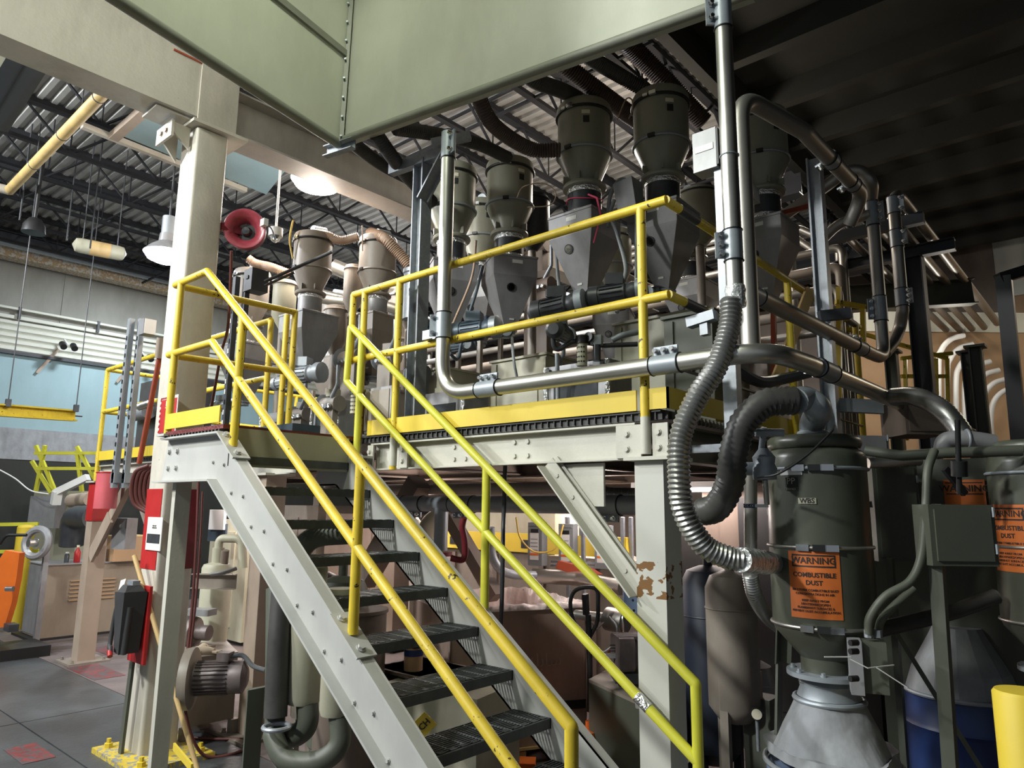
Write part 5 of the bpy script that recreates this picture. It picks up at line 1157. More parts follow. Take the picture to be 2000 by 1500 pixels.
b = MB(); rings = []
for j, (ins, z) in enumerate(((-.015, zt-.02), (-.012, zt+.01), (.02, zt+.02), (.05, zt-.05), (.08, zt-.4))):
    rings.append(len(b.v)); N_ = 144
    for k in range(N_):
        s_ = k/N_*4; i = int(s_); f = s_-i; c = [O, O+u, O+u+v, O+v]; p = c[i].lerp(c[(i+1) % 4], f); ctr = O+u/2+v/2; d = (ctr-p).normalized()
        w_ = (.010*math.sin(k*2.3)+.008*math.sin(k*.9+j))*(j > 0); q = p+d*(ins+w_); b.v.append((q.x, q.y, z+(.005*math.sin(k*1.3+j)+.004*math.sin(k*.5))*(j in (1, 2, 3))))
for r0, r1 in zip(rings[:-1], rings[1:]):
    for k in range(N_): j = (k+1) % N_; b.f.append((r0+k, r0+j, r1+j, r1+k))
b.build('liner', 'plastic_liner', t, sharp=80)
c = O+u/2+v/2; MB().box(c.x-.4, c.x+.4, c.y-.4, c.y+.4, .12, .6).build('contents', 'plastic_liner', t)
un = u.normalized(); fn = V((un.y, -un.x, 0))
text('print', '\uFEDA\uFE91\uFE8E\uFEB3', .13, O+u*.66+fn*.016+V((0, 0, .68)), un, (0, 0, 1), 'tan_steel', t)
MB().bar(O+u*.35+fn*.004+V((0, 0, .38)), O+u*.99+fn*.004+V((0, 0, .36)), .004, .06).build('printed_band', 'black', t)
t = T('wooden_pallet', (c.x, c.y, 0), 'worn pallet under the big brown cardboard bin', 'pallet')
for k in range(5): MB().bar(O+v*(k/4*.94+.03)+V((0, 0, .11)), O+u+v*(k/4*.94+.03)+V((0, 0, .11)), .09, .018).build('slat', 'wood', t)
for k in range(3): MB().bar(O+u*(k*.47+.03)+V((0, 0, .045)), O+v+u*(k*.47+.03)+V((0, 0, .045)), .09, .09).build('stringer_block', 'wood', t)
# pallet jack
j0 = at(1150, 1160, D=4.9)
t = T('pallet_jack', (j0.x, j0.y, 0), 'orange pallet jack with a black loop handle beside the cardboard bin', 'pallet jack')
tw = at(1152, 1400, D=4.7); yaw = V((.75, .66, 0))
hp_ = [at(x, y, D=4.85) for x, y in ((1150, 1248), (1122, 1215), (1114, 1180), (1122, 1155), (1145, 1147), (1165, 1152), (1168, 1180), (1166, 1215), (1150, 1248))]
MB().tube(cr(hp_, 6), .014, 10).build('loop_handle', 'black', t); MB().bar(at(1143, 1160, D=4.86), at(1145, 1200, D=4.86), .04, .03, up=(1, 0, 0)).build('handle_center', 'black', t)
MB().tube([at(1149, 1200, D=4.86), at(1152, 1300, D=4.82), at(1152, 1390, D=4.75)], .02, 10).build('handle_shaft', 'black', t)
MB().lathe([(.05, 0), (.055, .1), (.03, .12), (.03, .25)], (tw.x, tw.y, .12), 16).build('pump', 'orange', t)
b = MB()
b.torus((tw.x+.06, tw.y+.03, .22), .05, .01); b.torus((tw.x+.06, tw.y+.03, .25), .05, .01); b.torus((tw.x+.06, tw.y+.03, .28), .05, .01); b.build('spring', 'black', t, kind='stuff')
MB().bar(V((tw.x, tw.y, .30))+v*.05, V((tw.x, tw.y, .30))-un*.35, .3, .05).bar(V((tw.x, tw.y, .3)), V((tw.x, tw.y, .1)), .12, .08, up=(1, 0, 0)).build('body', 'orange', t)
MB().cyl(V((tw.x-.03, tw.y-.02, .09)), V((tw.x+.05, tw.y+.05, .09)), .09, n=24).build('steer_wheel', 'black', t)
for s_ in (-.2, .2): MB().bar(V((tw.x, tw.y, .08))-un*.3+v.normalized()*s_, V((tw.x, tw.y, .08))-un*.9+v.normalized()*s_+v*.3, .14, .045).build('fork', 'orange', t)
# electrical racks with breaker boxes
rk = T('breaker_rack', at(1100, 1180, D=6.2), 'strut rack holding the grey breaker boxes under the platform', 'rack')
for px in (1108, 1138, 1216, 1232): MB().bar(at(px, 1010, D=6.25), at(px+4, 1240, D=6.25), .03, .03, up=(1, 0, 0)).build('upright', 'galv', rk)
for py in (1096, 1104): MB().bar(at(1075, py, D=6.28), at(1245, py+8, D=6.28), .02, .02).build('crosspiece', 'galv', rk)
def breaker(px, py, D, label, h=.36, w=.135, s=1):
    c = at(px, py, D=D); t = T('breaker_box', c, label, 'breaker box', 'grey breaker boxes on the strut rack'); R_ = 0.2
    MB().cbox(c, (w, .10, h), R_).build('housing', 'cable_gray', t)
    Rm = Matrix.Rotation(R_, 3, 'Z'); o = lambda x, y, z: c+Rm@V((x, y, z))
    MB().cbox(o(-.005, -.052, -.02), (w*.6, .003, h*.62), R_).build('label_sheet', 'white', t)
    MB().cbox(o(-.005, -.054, -.085), (w*.6, .003, .018), R_).build('label_strip', 'orange', t)
    MB().cbox(o(0, -.05, h/2-.02), (w*.9, .02, .02), R_).build('top_strip', 'blue_box' if px > 1150 else 'cable_gray', t)
    MB().cbox(o(.0, -.056, h/2-.07), (w*.5, .006, .03), R_).build('window', 'black', t)
    for k in range(4): MB().cbox(o(-.005, -.0545, .04-.03*k), (w*.5, .002, .006), R_).build('print_line', 'cable_gray', t)
    return t
breaker(1050, 1062, 6.1, 'leftmost grey breaker box with a white label')
breaker(1110, 1065, 6.1, 'second grey breaker box with a blue top, half behind the lime handrail')
breaker(1180, 1068, 6.1, 'rightmost grey breaker box with a bright blue top')
breaker(1148, 1015, 6.6, 'breaker box hung higher behind the others', .3)
# blue perforated panel + orange triangular thing + motor + machine bed right
c = at(1243, 1140, D=4.6); t = T('punched_plate', c, 'light blue punched metal panel left of the near column', 'panel')
p0, p1 = at(1226, 1105, D=4.6), at(1262, 1195, D=4.6); MB().bar(V((c.x, c.y, p0.z+.02)), V((c.x, c.y, p1.z)), .17, .06, up=(-.6, .75, 0)).build('housing', 'blue_box', t)
for k, (x, y) in enumerate(((1237, 1122), (1240, 1148), (1236, 1163), (1246, 1167), (1236, 1172), (1246, 1175), (1238, 1192), (1247, 1196))): p = at(x, y, D=4.5); MB().cyl(p, p+V((.01, -.015, 0)), .008, n=8).build('hole_plug', 'black', t)
MB().cbox(at(1241, 1140, D=4.52), (.06, .01, .03), .6).build('tape_label', 'sight', t)
c = at(1232, 1275, D=4.6); t = T('electric_motor', c, 'brown square electric motor with a label on the grey machine bed', 'motor')
_a = V((.66, .75, 0)); _s = V((.75, -.66, 0))
def _rr(h, o): return [c+V((-.08, -.06, 0))+_a*o+_s*x+V((0, 0, y)) for x, y in rbox(-h, h, -h*.92, h*.92, .035)]
MB().prism(_rr(.115, 0), _a*.10).prism(_rr(.10, .10), _a*.16).build('body', 'motor_taupe', t)
for k in range(4): MB().cbox(c+V((-.085, -.068, .045-.018*k)), (.05, .004, .006), .72).build('vent_slot', 'black', t)
b = MB()
for k in range(7): b.bar(c+V((-.08, -.06, .10))+_s*(-.08+.026*k), c+V((-.08, -.06, .10))+_s*(-.08+.026*k)+_a*.24, .006, .02)
b.build('cooling_fins', 'motor_taupe', t, kind='stuff')
MB().cbox(c+V((-.09, -.075, -.02)), (.10, .004, .03), .72).build('label_plate', 'bin_light', t); MB().cbox(c+V((-.02, 0, -.14)), (.2, .2, .06), .72).build('foot', 'motor', t)
c = at(1225, 1345, D=4.4); t = T('machine_bed', (c.x, c.y, 0), 'grey green machine bed left of the near column base', 'machine')
p = [at(1150, 1325, D=4.7), at(1262, 1345, D=4.1), at(1330, 1320, D=4.6), at(1210, 1300, D=5.2)]
zb_ = .62; P4 = [V((q.x, q.y, .18)) for q in p]; MB().hexa(P4+[V((q.x, q.y, zb_)) for q in p]).build('bed', 'olive_cab', t); MB().hexa([V((q.x, q.y, zb_)) for q in p]+[V((q.x, q.y, zb_+.02)) for q in p]).build('top_plate', 'taupe', t)
for q in p: MB().box(q.x-.04, q.x+.04, q.y-.04, q.y+.04, 0, .18).build('foot', 'olive_cab', t)
q = at(1250, 1370, D=4.05); MB().cbox(q, (.05, .03, .07), .7).build('handle', 'white', t)
c = at(1215, 1210, D=4.8); t = T('shaft_assembly', c, 'horizontal steel shaft with a banded cylinder under the platform', 'machine')
MB().cyl(at(1125, 1200, D=5.2), at(1190, 1208, D=5.0), .035).build('shaft', 'alu', t); MB().cyl(at(1187, 1208, D=5.0), at(1222, 1215, D=4.9), .08, n=24).build('cylinder', 'alu_dull', t); MB().torus(at(1215, 1213, D=4.92), .083, .01, (.8, .6, 0)).build('band', 'chrome', t)
pipeobj('cable', [at(1155, 1215, D=4.9), at(1165, 1228, D=4.9), at(1180, 1215, D=4.9)], .004, 'bin_light', 'thin pale wire under the steel shaft', 'cable', smooth=True)
pipeobj('cable', [at(1190, 1205, D=4.9), at(1205, 1225, D=4.8), at(1200, 1255, D=4.8), at(1180, 1273, D=4.8), at(1165, 1270, D=4.8)], .007, 'bin_light', 'pale looping cable below the banded cylinder', 'cable', smooth=True)
MB().prism([at(1170, 1300, D=5), at(1208, 1240, D=5), at(1212, 1290, D=5)], (.02, .03, 0)).build('orange_guard', 'rust_red', None, 'orange triangular guard plate left of the brown motor', 'guard')
MB().prism([at(1085, 1110, D=5.9), at(1090, 1095, D=5.9), at(1150, 1110, D=5.9), at(1170, 1122, D=5.9), at(1120, 1122, D=5.9)], (.02, .03, 0)).build('orange_scoop', 'rust_red', None, 'orange red metal scoop under the breaker boxes', 'scoop')
pipeobj('horizontal_pipe', [at(1040, 1124, D=6.0), at(1130, 1130, D=5.9), at(1215, 1148, D=5.6)], .06, 'alu', 'shiny horizontal pipe behind the cardboard bin')
# pipes under the deck
pl1 = at(740, 983, D=5.4)
def hpipe(nm, lab, a, b_, r, m, coup=(), z=None):
    a, b_ = V(a), V(b_); t = T(nm, a, lab, 'pipe'); MB().cyl(a, b_, r, n=20).build('tube', m, t); d = (b_-a).normalized()
    for s_ in coup: sleeve(a.lerp(b_, s_), d, .22, r, t, 3, (0, 0, -1))
    return t
a, b_ = at(760, 980, Y=3.75), at(1245, 992, Y=3.75); zz = (a.z+b_.z)/2
hpipe('conveying_pipe', 'blue grey horizontal pipe running just under the platform', (a.x-.3, 3.75, zz), (b_.x+.1, 3.75, zz), .058, 'galv_paint', (.22, .42, .88))
q = at(862, 1000, Y=3.75); pipeobj('drop_pipe', [(q.x, 3.75, zz), (q.x, 3.75, at(862, 1075, Y=3.75).z)], .052, 'galv_paint', 'short grey pipe dropping from the horizontal pipe'); MB().lathe([(.09, 0), (.09, .03), (.055, .03)], (q.x, 3.75, at(862, 1078, Y=3.75).z-.03), 20).build('red_collar', 'dark_red', None, 'dark red round collar under the short drop pipe', 'collar')
b = MB(); q = at(905, 1050, D=4.8); b.tube(cr([at(880, 1090, D=4.8), at(905, 1092, D=4.8), at(908, 1060, D=4.8), at(903, 1030, D=4.8), at(906, 1012, D=4.8)]), .022, 10).build('red_lever', 'dark_red', None, 'dark red curved lever beside the short drop pipe', 'lever')
a, b_ = at(760, 957, Y=4.1), at(1110, 962, Y=4.1); hpipe('conveying_pipe', 'brownish horizontal pipe above the blue grey one', (a.x-.3, 4.1, a.z), (b_.x, 4.1, a.z), .045, 'taupe')
hoseobj([(b_.x, 4.1, a.z), at(1180, 965, Y=4.05), at(1250, 967, Y=4.0), at(1330, 965, Y=4.0)], .045, 'hose_metal', 'ribbed grey hose continuing the brownish pipe to the near column')
pipeobj('hanging_hose', [at(987, 900, D=4.6), at(984, 1000, D=4.6), at(982, 1080, D=4.5), at(980, 1180, D=4.5), at(976, 1260, D=4.6)], .014, 'motor', 'grey black hose hanging in front of the cardboard bin', 'hose', smooth=True)
pipeobj('orange_cable', [at(1008, 1010, D=5.8), at(1016, 1050, D=5.8), at(1045, 1078, D=5.8), at(1085, 1070, D=5.8), at(1100, 1025, D=5.8)], .007, 'cable_yellow', 'orange cable looping between the breaker boxes', 'cable', smooth=True)
pipeobj('curved_duct', [at(958, 1030, D=5.6), at(960, 1080, D=5.6), at(975, 1110, D=5.6), at(1000, 1122, D=5.7), at(1045, 1124, D=5.8)], .035, 'galv_paint', 'grey curved pipe behind the lime handrail post', smooth=True)
pipeobj('pale_duct', [at(835, 1090, D=6), at(832, 1040, D=6), at(845, 1015, D=6), at(870, 1010, D=6)], .07, 'mach_cream', 'pale cream bent duct under the platform', smooth=True)
pipeobj('pale_duct', [at(820, 1085, D=6.3), at(812, 1030, D=6.3), at(795, 1012, D=6.3), at(770, 1010, D=6.3)], .06, 'mach_cream', 'pale cream duct left of the bent one', smooth=True)
c = at(980, 1080, D=7.2); t = T('machine_line', (c.x, c.y, 0), 'tan extruder machine body under the platform with yellow band', 'machine')
MB().box(c.x-1.4, c.x+1.6, c.y, c.y+.6, 0, 1.30).build('housing', 'taupe', t); MB().box(c.x-1.3, c.x+1.5, c.y-.05, c.y, 1.32, 1.50).build('yellow_band', 'toe_yellow', t); MB().box(c.x-1.2, c.x+.6, c.y+.1, c.y+.5, 1.3, 1.75).build('upper_housing', 'mach_cream', t)
for k in range(5): MB().box(c.x-1.3+k*.6, c.x-1.24+k*.6, c.y-.03, c.y, .02, 1.28).build('panel_joint', 'brown_steel', t)
for k in range(6): MB().box(c.x-1.2+k*.5, c.x-1.08+k*.5, c.y-.055, c.y-.05, 1.36, 1.44).build('warning_mark', 'black', t)
# fluorescent fixtures under the deck
for k, (x, y) in enumerate(((-4.9, 5.1), (-4.0, 5.3), (-5.9, 5.0), (-3.0, 5.6))):
    t = T('tube_light', (x, y, 1.88), ['second', 'third', 'leftmost', 'rightmost'][k]+' glowing tube light under the platform', 'lamp', 'glowing tube lights under the platform')
    MB().box(x-.42, x+.42, y-.06, y+.06, 1.93, 1.98).build('housing', 'white', t)
    for s_ in (-.03, .03): MB().cyl((x-.4, y+s_, 1.91), (x+.4, y+s_, 1.91), .014, n=10).build('tube', 'tube_light', t)
# tanks under the stairs
tank(670, 1125, 4.6, .17, 'olive_cab', 'grey tank with a domed top seen through the stair treads', .3)
tank(625, 1115, 5.2, .15, 'taupe', 'taupe domed tank behind the grey one under the stairs', .3)
tank(705, 1180, 4.9, .16, 'brown_steel', 'brown tank right of the grey one behind the treads', .2)
t = T('lidded_barrel', at(690, 1300, D=4.4), 'dull grey barrel behind the stair treads', 'barrel'); c = at(690, 1195, D=4.5); MB().lathe([(.2, 0), (.21, .02), (.21, c.z), (.22, c.z), (.22, c.z+.02)], (c.x, c.y, 0), 28).build('shell', 'brown_steel', t); t.location = (c.x, c.y, 0)
for ch in t.children: ch.location = (0, 0, 0)
for ch in t.children:
    me = ch.data; old = V(t['_o'])
    for v_ in me.vertices: v_.co += old-V((c.x, c.y, 0))
t['_o'] = (c.x, c.y, 0)
pipeobj('bent_duct', [at(575, 1110, D=4.3), at(590, 1070, D=4.3), at(620, 1048, D=4.3), at(680, 1042, D=4.3)], .065, 'olive_cab', 'fat grey bent pipe behind the upper treads', smooth=True)
# silencer cylinders and U bend pipes under the stringer
def vc(px, py0, py1, D, r, m, nm, lab):
    a = at(px, py1, D=D); z1 = at(px, py0, X=a.x).z; t = T(nm, (a.x, a.y, a.z), lab, 'pipe')
    MB().lathe([(r*.5, -.01), (r*.9, 0), (r, .03), (r, z1-a.z-.03), (r*.9, z1-a.z)], a, 24).build('shell', m, t); return t, a, z1
t1_, a1_, z1_ = vc(592, 1100, 1372, 3.9, .095, 'mach_cream', 'silencer_cylinder', 'left pale grey cylinder under the stair stringer')
t2_, a2_, z2_ = vc(655, 1150, 1395, 3.75, .085, 'mach_cream', 'silencer_cylinder', 'right pale grey cylinder ending above the pipe bend')
a = at(545, 1470, D=3.75)
pipeobj('u_bend_pipe', [at(538, 1150, D=4.15), at(537, 1400, D=3.85), at(535, 1440, D=3.78), at(560, 1483, D=3.7), at(620, 1488, D=3.66), at(662, 1455, D=3.68), at(662, 1395, D=3.74)], .055, 'olive_cab', 'grey green U shaped pipe near the floor under the stairs', smooth=True)
pipeobj('ribbed_black_hose', [at(552, 1150, D=4.0), at(545, 1250, D=3.9), at(538, 1400, D=3.8)], .062, 'hose_black', 'dark ribbed hose with an orange streak coming down left of the cylinders', 'hose')
pipeobj('bent_pipe', [at(600, 1375, D=3.88), at(600, 1410, D=3.85), at(585, 1432, D=3.85), at(555, 1440, D=3.88)], .06, 'olive_cab', 'short bent pipe under the left pale cylinder', smooth=True)
c = at(540, 1420, D=3.72); MB().torus(c, .066, .012, n=24).build('pipe_clamp', 'galv', None, 'bright clamp ring round the dark ribbed hose', 'clamp')
t = T('motor_bracket', at(500, 1480, D=3.9), 'grey steel bracket stand left of the U bend', 'stand')
q = at(500, 1345, D=3.95); b = MB(); b.bar(V((q.x, q.y, 0)), V((q.x, q.y, q.z)), .10, .012, up=(1, 0, 0)).build('leg', 'olive_cab', t); MB().bar(at(487, 1348, D=3.95), at(528, 1340, D=4.1), .03, .01).build('top_angle', 'olive_cab', t)
c = at(820, 1390, D=4.2); t = T('forklift_battery_case', (c.x, c.y, 0), 'pale machine casing with a yellow diamond label seen between the lower treads', 'machine')
MB().cbox((c.x, c.y+.25, .35), (.7, .5, .66), .2).build('housing', 'mach_cream', t); p = at(829, 1415, D=3.95)
MB().prism([p+cR*x+cU*y for x, y in ((-.07, 0), (0, -.07), (.07, 0), (0, .07))], cF*.004).build('diamond_label', 'toe_yellow', t); text('label_mark', 'CH', .05, p-cF*.003, (cR+cU).normalized(), (cU-cR).normalized(), 'ink', t, bold=.001)
MB().cbox((c.x, c.y+.25, .01), (.6, .4, .02), .2).build('base', 'black', t)
c = at(808, 1270, D=4.6); t = T('drill_bottle', c, 'orange bottle with a blue label and black handle behind the treads', 'bottle')
MB().cyl(c+V((0, 0, -.12)), c+V((0, 0, .02)), .06).build('body', 'cardboard', t); MB().cyl(c+V((0, 0, -.03)), c+V((0, 0, .01)), .062).build('label_strip', 'blue', t); MB().cbox(c+V((0, 0, .07)), (.14, .12, .08), .3).build('handle', 'motor', t)
t = T('steel_shelf', (c.x, c.y, 0), 'dark shelf box carrying the orange bottle', 'shelf'); MB().box(c.x-.25, c.x+.25, c.y-.1, c.y+.3, 0, c.z-.12).build('body', 'brown_steel', t); MB().box(c.x-.27, c.x+.27, c.y-.12, c.y+.32, c.z-.14, c.z-.12).build('top', 'brown_steel', t)
# ================================================================ LEFT SIDE: BLOWER, TANK, MACHINES
c = at(410, 1320, D=5.2)
t = T('blower_unit', (c.x, c.y, 0), 'tan blower housing with a ribbed grey motor behind the big column', 'blower')
p = [at(372, 1285, D=5.35), at(465, 1275, D=5.6), at(440, 1260, D=6.1), at(380, 1265, D=6.1)]
zc = at(420, 1278, D=5.5).z
MB().hexa([V((q.x, q.y, .12)) for q in p]+[V((q.x, q.y, zc)) for q in p]).build('housing', 'taupe', t)
for q in p: MB().box(q.x-.03, q.x+.03, q.y-.03, q.y+.03, 0, .12).build('foot', 'taupe', t)
m0 = at(378, 1325, D=4.95); dm = (cR+V((0, .25, 0))).normalized()
MB().lathe([(.20, -.06), (.205, -.03), (.205, 0), (.18, .01)], m0, 28, dm).build('volute', 'taupe', t)
gm = MB().lathe([(.105, 0), (.105, .24), (.11, .25), (.11, .33), (.06, .36)], m0, 24, dm).build('motor_body', 'motor_taupe', t); b = MB(); u_ = dm.orthogonal().normalized(); v_ = dm.cross(u_)
for k in range(26): a = 2*PI*k/26; o = (u_*math.cos(a)+v_*math.sin(a))*.107; b.bar(m0+o+dm*.02, m0+o+dm*.235, .005, .016, up=o)
b.build('cooling_fins', 'motor_taupe', gm, kind='stuff')
q = m0+dm*.2+V((0, 0, .14)); MB().cbox(q, (.09, .08, .06), .6).build('terminal_box', 'motor_taupe', t); MB().tube(cr([q+dm*.04, q+dm*.12+V((0, 0, .0)), q+dm*.19+V((0, 0, -.07)), q+dm*.27+V((0, 0, -.10))]), .016).build('conduit', 'cable_gray', t)
c = at(395, 1270, D=5.2); t = T('work_gloves', c, 'pair of pale work gloves lying on the blower housing', 'gloves'); zg = zc
g0 = at(400, 1272, D=5.55)
for s_ in (-1, 1):
    b = MB(); o = V((g0.x+s_*.05-.03, g0.y-.02*s_, zg+.018)); dd = V((.8, .5*s_, 0)).normalized()
    b.tube([o-dd*.07, o, o+dd*.05, o+dd*.09], .035, 10, True, lambda i: (.034, .038, .034, .022)[i])
    for f_ in range(4): ff = Matrix.Rotation(-.35+.23*f_, 3, 'Z')@dd; b.tube([o+dd*.05, o+dd*.05+ff*.05, o+dd*.05+ff*.09], .011, 8)
    ff = Matrix.Rotation(1.0*s_, 3, 'Z')@dd; b.tube([o, o+ff*.05, o+ff*.07], .012, 8); b.build('glove', 'glove', t)
# cream filter tank
c = at(412, 1262, D=6.1); t = T('filter_tank', (c.x, c.y, 0), 'cream filter tank with a bolted bracket behind the big column', 'tank'); z1 = at(412, 1098, X=c.x).z
MB().lathe([(.125, .12), (.125, z1-.05), (.11, z1-.02), (.03, z1)], (c.x, c.y, 0), 28).build('shell', 'mach_cream', t); MB().cyl((c.x, c.y, z1-.02), (c.x, c.y, z1+.12), .05).build('neck', 'mach_cream', t)
MB().tube(fil([(c.x, c.y, z1+.1), (c.x, c.y, z1+.2), (c.x+.15, c.y+.13, z1+.2), (c.x+.17, c.y+.15, z1-.05)], .08), .036, 14).build('bent_pipe', 'mach_cream', t)
q = at(418, 1135, D=5.9); MB().chan(q+V((-.15, -.1, 0)), q+V((.15, .12, 0)), .12, .05, .008, flip=1).build('bracket', 'taupe', t); MB().box(c.x-.15, c.x+.15, c.y-.15, c.y+.15, 0, .12).build('base', 'taupe', t)
pipeobj('rusty_pipe', [at(428, 1262, D=6.3), at(432, 1150, D=6.2), at(440, 1075, D=6.2)], .035, 'brown_steel', 'rusty upright pipe right of the cream filter tank')
pipeobj('valve_pipe', [at(412, 1122, D=5.7), at(440, 1118, D=5.7), at(462, 1110, D=5.75)], .016, 'bin_light', 'pale pipe with a lever valve across the cream tank')
c = at(390, 1215, D=5.8); t = T('gear_pump', c, 'dusty gear pump with round flange beside the cream tank', 'pump'); MB().lathe([(.12, 0), (.12, .04), (.06, .06), (.06, .16)], c+V((-.05, -.04, -.08)), 20, (.8, .5, 0)).build('flange', 'motor_taupe', t); MB().cbox(c+V((0, 0, .08)), (.22, .12, .05), .5).build('body', 'bin_light', t); MB().box(c.x-.1, c.x+.1, c.y-.1, c.y+.1, 0, c.z-.18).build('pedestal', 'taupe', t)
t = MB().hexa([(-8.3, 4.9, .03), (-7.4, 5.0, .03), (-7.3, 5.6, .03), (-8.2, 5.6, .03), (-8.25, 5.0, .32), (-7.45, 5.0, .18), (-7.35, 5.6, .18), (-8.15, 5.6, .32)]).build('yellow_guard_plate', 'toe_yellow', None, 'yellow sheet metal guard on the floor behind the cream tank', 'guard')
for k in range(5): MB().box(-9.6, -8.2+.3*(k % 2), 6.2+k*.02, 7.2, .15+k*.22, .19+k*.22).build('roller_table', 'galv_paint', None, ['lowest', 'second lowest', 'middle', 'second highest', 'highest'][k]+' grey machine step plate beyond the yellow guard', 'plate')
# red hose on floor and down the column
pipeobj('air_hose', [at(388, 940, X=-5.2), at(384, 1050, X=-5.2), at(376, 1180, X=-5.2), at(364, 1300, X=-5.15), at(362, 1390, X=-5.1), (-5.1, 2.62, .03), (-5.05, 2.9, .015), (-5.25, 3.0, .015), (-5.45, 2.85, .015), (-5.6, 2.75, .015)], .011, 'hose_red', 'dark red air hose hanging by the big column and looping on the floor', 'hose', smooth=True)
pipeobj('air_hose', [at(396, 960, X=-5.1), at(392, 1050, X=-5.12), at(382, 1180, X=-5.15), at(368, 1300, X=-5.15)], .008, 'hose_red', 'second thinner red hose beside the hanging one', 'hose', smooth=True)
for k in range(5):
    q = at(282, 955, D=6.6); pipeobj('coiled_hose', [q+V((.02*k-.05, .03*k, 0))+cR*x+cU*y for x, y in ((.06, .22), (-.06, .16), (-.10, 0), (-.07, -.14), (.05, -.22), (.12, -.25))], .018, 'hose_red', ['outermost', 'second', 'third', 'fourth', 'innermost'][k]+' turn of the brown hose coil left of the big column', 'hose', smooth=True, group='brown hose coil turns left of the big column')
# fire things on the big column
t = T('fire_sign', (-5.7, 2.2, 2.25), 'red and white fire sign with a down arrow on the big column', 'sign')
fp = V((cx0-.01, cy0-.012, 0)); zf1, zf0_ = at(325, 775, Y=2.29).z, at(318, 850, Y=2.29).z
fx0, fx1 = at(313, 800, Y=2.29).x, at(346, 800, Y=2.29).x
MB().box(fx0, fx1, cy0-.010, cy0-.004, zf0_, zf1).build('board', 'white', t); MB().box(fx0+.012, fx1-.012, cy0-.012, cy0-.010, zf0_+.015, zf1-.022).build('field', 'red', t)
fc_ = (fx0+fx1)/2; text('lettering', 'FIRE', .055, (fc_, cy0-.0125, zf1-.055), (1, 0, 0), (0, 0, 1), 'white', t, bold=.001); text('lettering', 'EXTINGUISHER', .016, (fc_, cy0-.0125, zf1-.085), (1, 0, 0), (0, 0, 1), 'white', t)
zm = (zf0_+zf1)/2-.03
MB().prism([(fc_-.014, cy0-.014, zm+.04), (fc_+.014, cy0-.014, zm+.04), (fc_+.014, cy0-.014, zm-.01), (fc_+.035, cy0-.014, zm-.01), (fc_, cy0-.014, zm-.05), (fc_-.035, cy0-.014, zm-.01), (fc_-.014, cy0-.014, zm-.01)], (0, .002, 0)).build('arrow', 'white', t)
for k in range(7): MB().bar((fx0+.004+k*.019, cy0-.013, zf1-.018), (fx0+.014+k*.019, cy0-.013, zf1-.003), .002, .006, up=(0, 0, 1)).build('hatch_mark', 'red', t); MB().bar((fx0+.003, cy0-.013, zf0_+.02+k*.04), (fx0+.011, cy0-.013, zf0_+.04+k*.04), .002, .008).build('hatch_mark', 'red', t)
t = T('instruction_sheet', (cx0+.05, cy0, 1.4), 'white instruction sheet with a photograph on the red band of the column', 'poster')
za, zb2 = at(300, 1010, Y=2.29).z, at(300, 1075, Y=2.29).z; xa, xb = at(287, 1040, Y=2.29).x, at(316, 1040, Y=2.29).x
MB().box(xa, xb, cy0-.012, cy0-.006, zb2, za).build('sheet', 'paper', t); MB().box(xa+.015, xb-.02, cy0-.0135, cy0-.012, zb2+.05, za-.12).build('picture', 'motor', t)
text('caption', 'FIRE PUMP\nOPERATION', .014, ((xa+xb)/2, cy0-.0128, za-.07), (1, 0, 0), (0, 0, 1), 'ink', t)
c = at(255, 1200, Y=2.18); t = T('fire_extinguisher', (c.x, c.y, 0), 'black covered fire extinguisher with a hose, hung on a red board at the big column', 'fire extinguisher')
zA, zB_ = at(262, 1140, Y=2.15).z, at(262, 1280, Y=2.15).z
MB().box(c.x-.11, c.x+.16, c.y+.05, c.y+.07, at(240, 1290, Y=2.2).z, zA-.02).build('red_board', 'red', t)
_o = V((c.x+.05, c.y-.03, 0)); MB().hexa([_o+V(p) for p in ((-.07, -.05, zB_), (.06, -.07, zB_), (.07, .06, zB_), (-.06, .06, zB_), (-.10, -.07, zA-.06), (.09, -.08, zA-.05), (.10, .07, zA-.05), (-.09, .07, zA-.06))]).build('cylinder_cover', 'rubber', t); MB().hexa([_o+V(p) for p in ((-.09, -.06, zA-.06), (.08, -.07, zA-.05), (.09, .06, zA-.05), (-.08, .06, zA-.06), (-.05, -.04, zA-.01), (.05, -.05, zA-.01), (.05, .04, zA-.01), (-.05, .04, zA-.01))]).build('cover_shoulder', 'rubber', t)
MB().tube(cr([(c.x-.02, c.y-.06, zA-.06), (c.x-.08, c.y-.07, zA-.2), (c.x-.07, c.y-.09, zA-.42), (c.x+.02, c.y-.12, zB_+.04), (c.x+.06, c.y-.13, zB_+.0)]), .015, 10).build('hose', 'rubber', t); MB().cyl((c.x+.04, c.y-.128, zB_+.02), (c.x+.07, c.y-.135, zB_-.01), .017).build('nozzle_tip', 'red', t)
MB().cbox((c.x+.05, c.y-.02, zA+.0), (.10, .05, .04)).build('valve_head', 'galv', t); MB().prism([(c.x-.14, c.y-.05, zA-.10), (c.x-.05, c.y-.05, zA-.05), (c.x-.01, c.y-.05, zA+.03), (c.x-.10, c.y-.05, zA+.01)], (0, .003, 0)).build('tag', 'paper', t)
MB().tube([(c.x+.13, c.y-.06, zA-.15), (c.x+.12, c.y-.07, zB_+.0)], .02, 10).build('horn', 'rubber', t)
MB().bar((c.x-.09, c.y+.06, 0), (c.x-.04, c.y+.06, at(240, 1290, Y=2.2).z), .02, .05, up=(1, 0, 0)).build('board_leg', 'olive_cab', t)
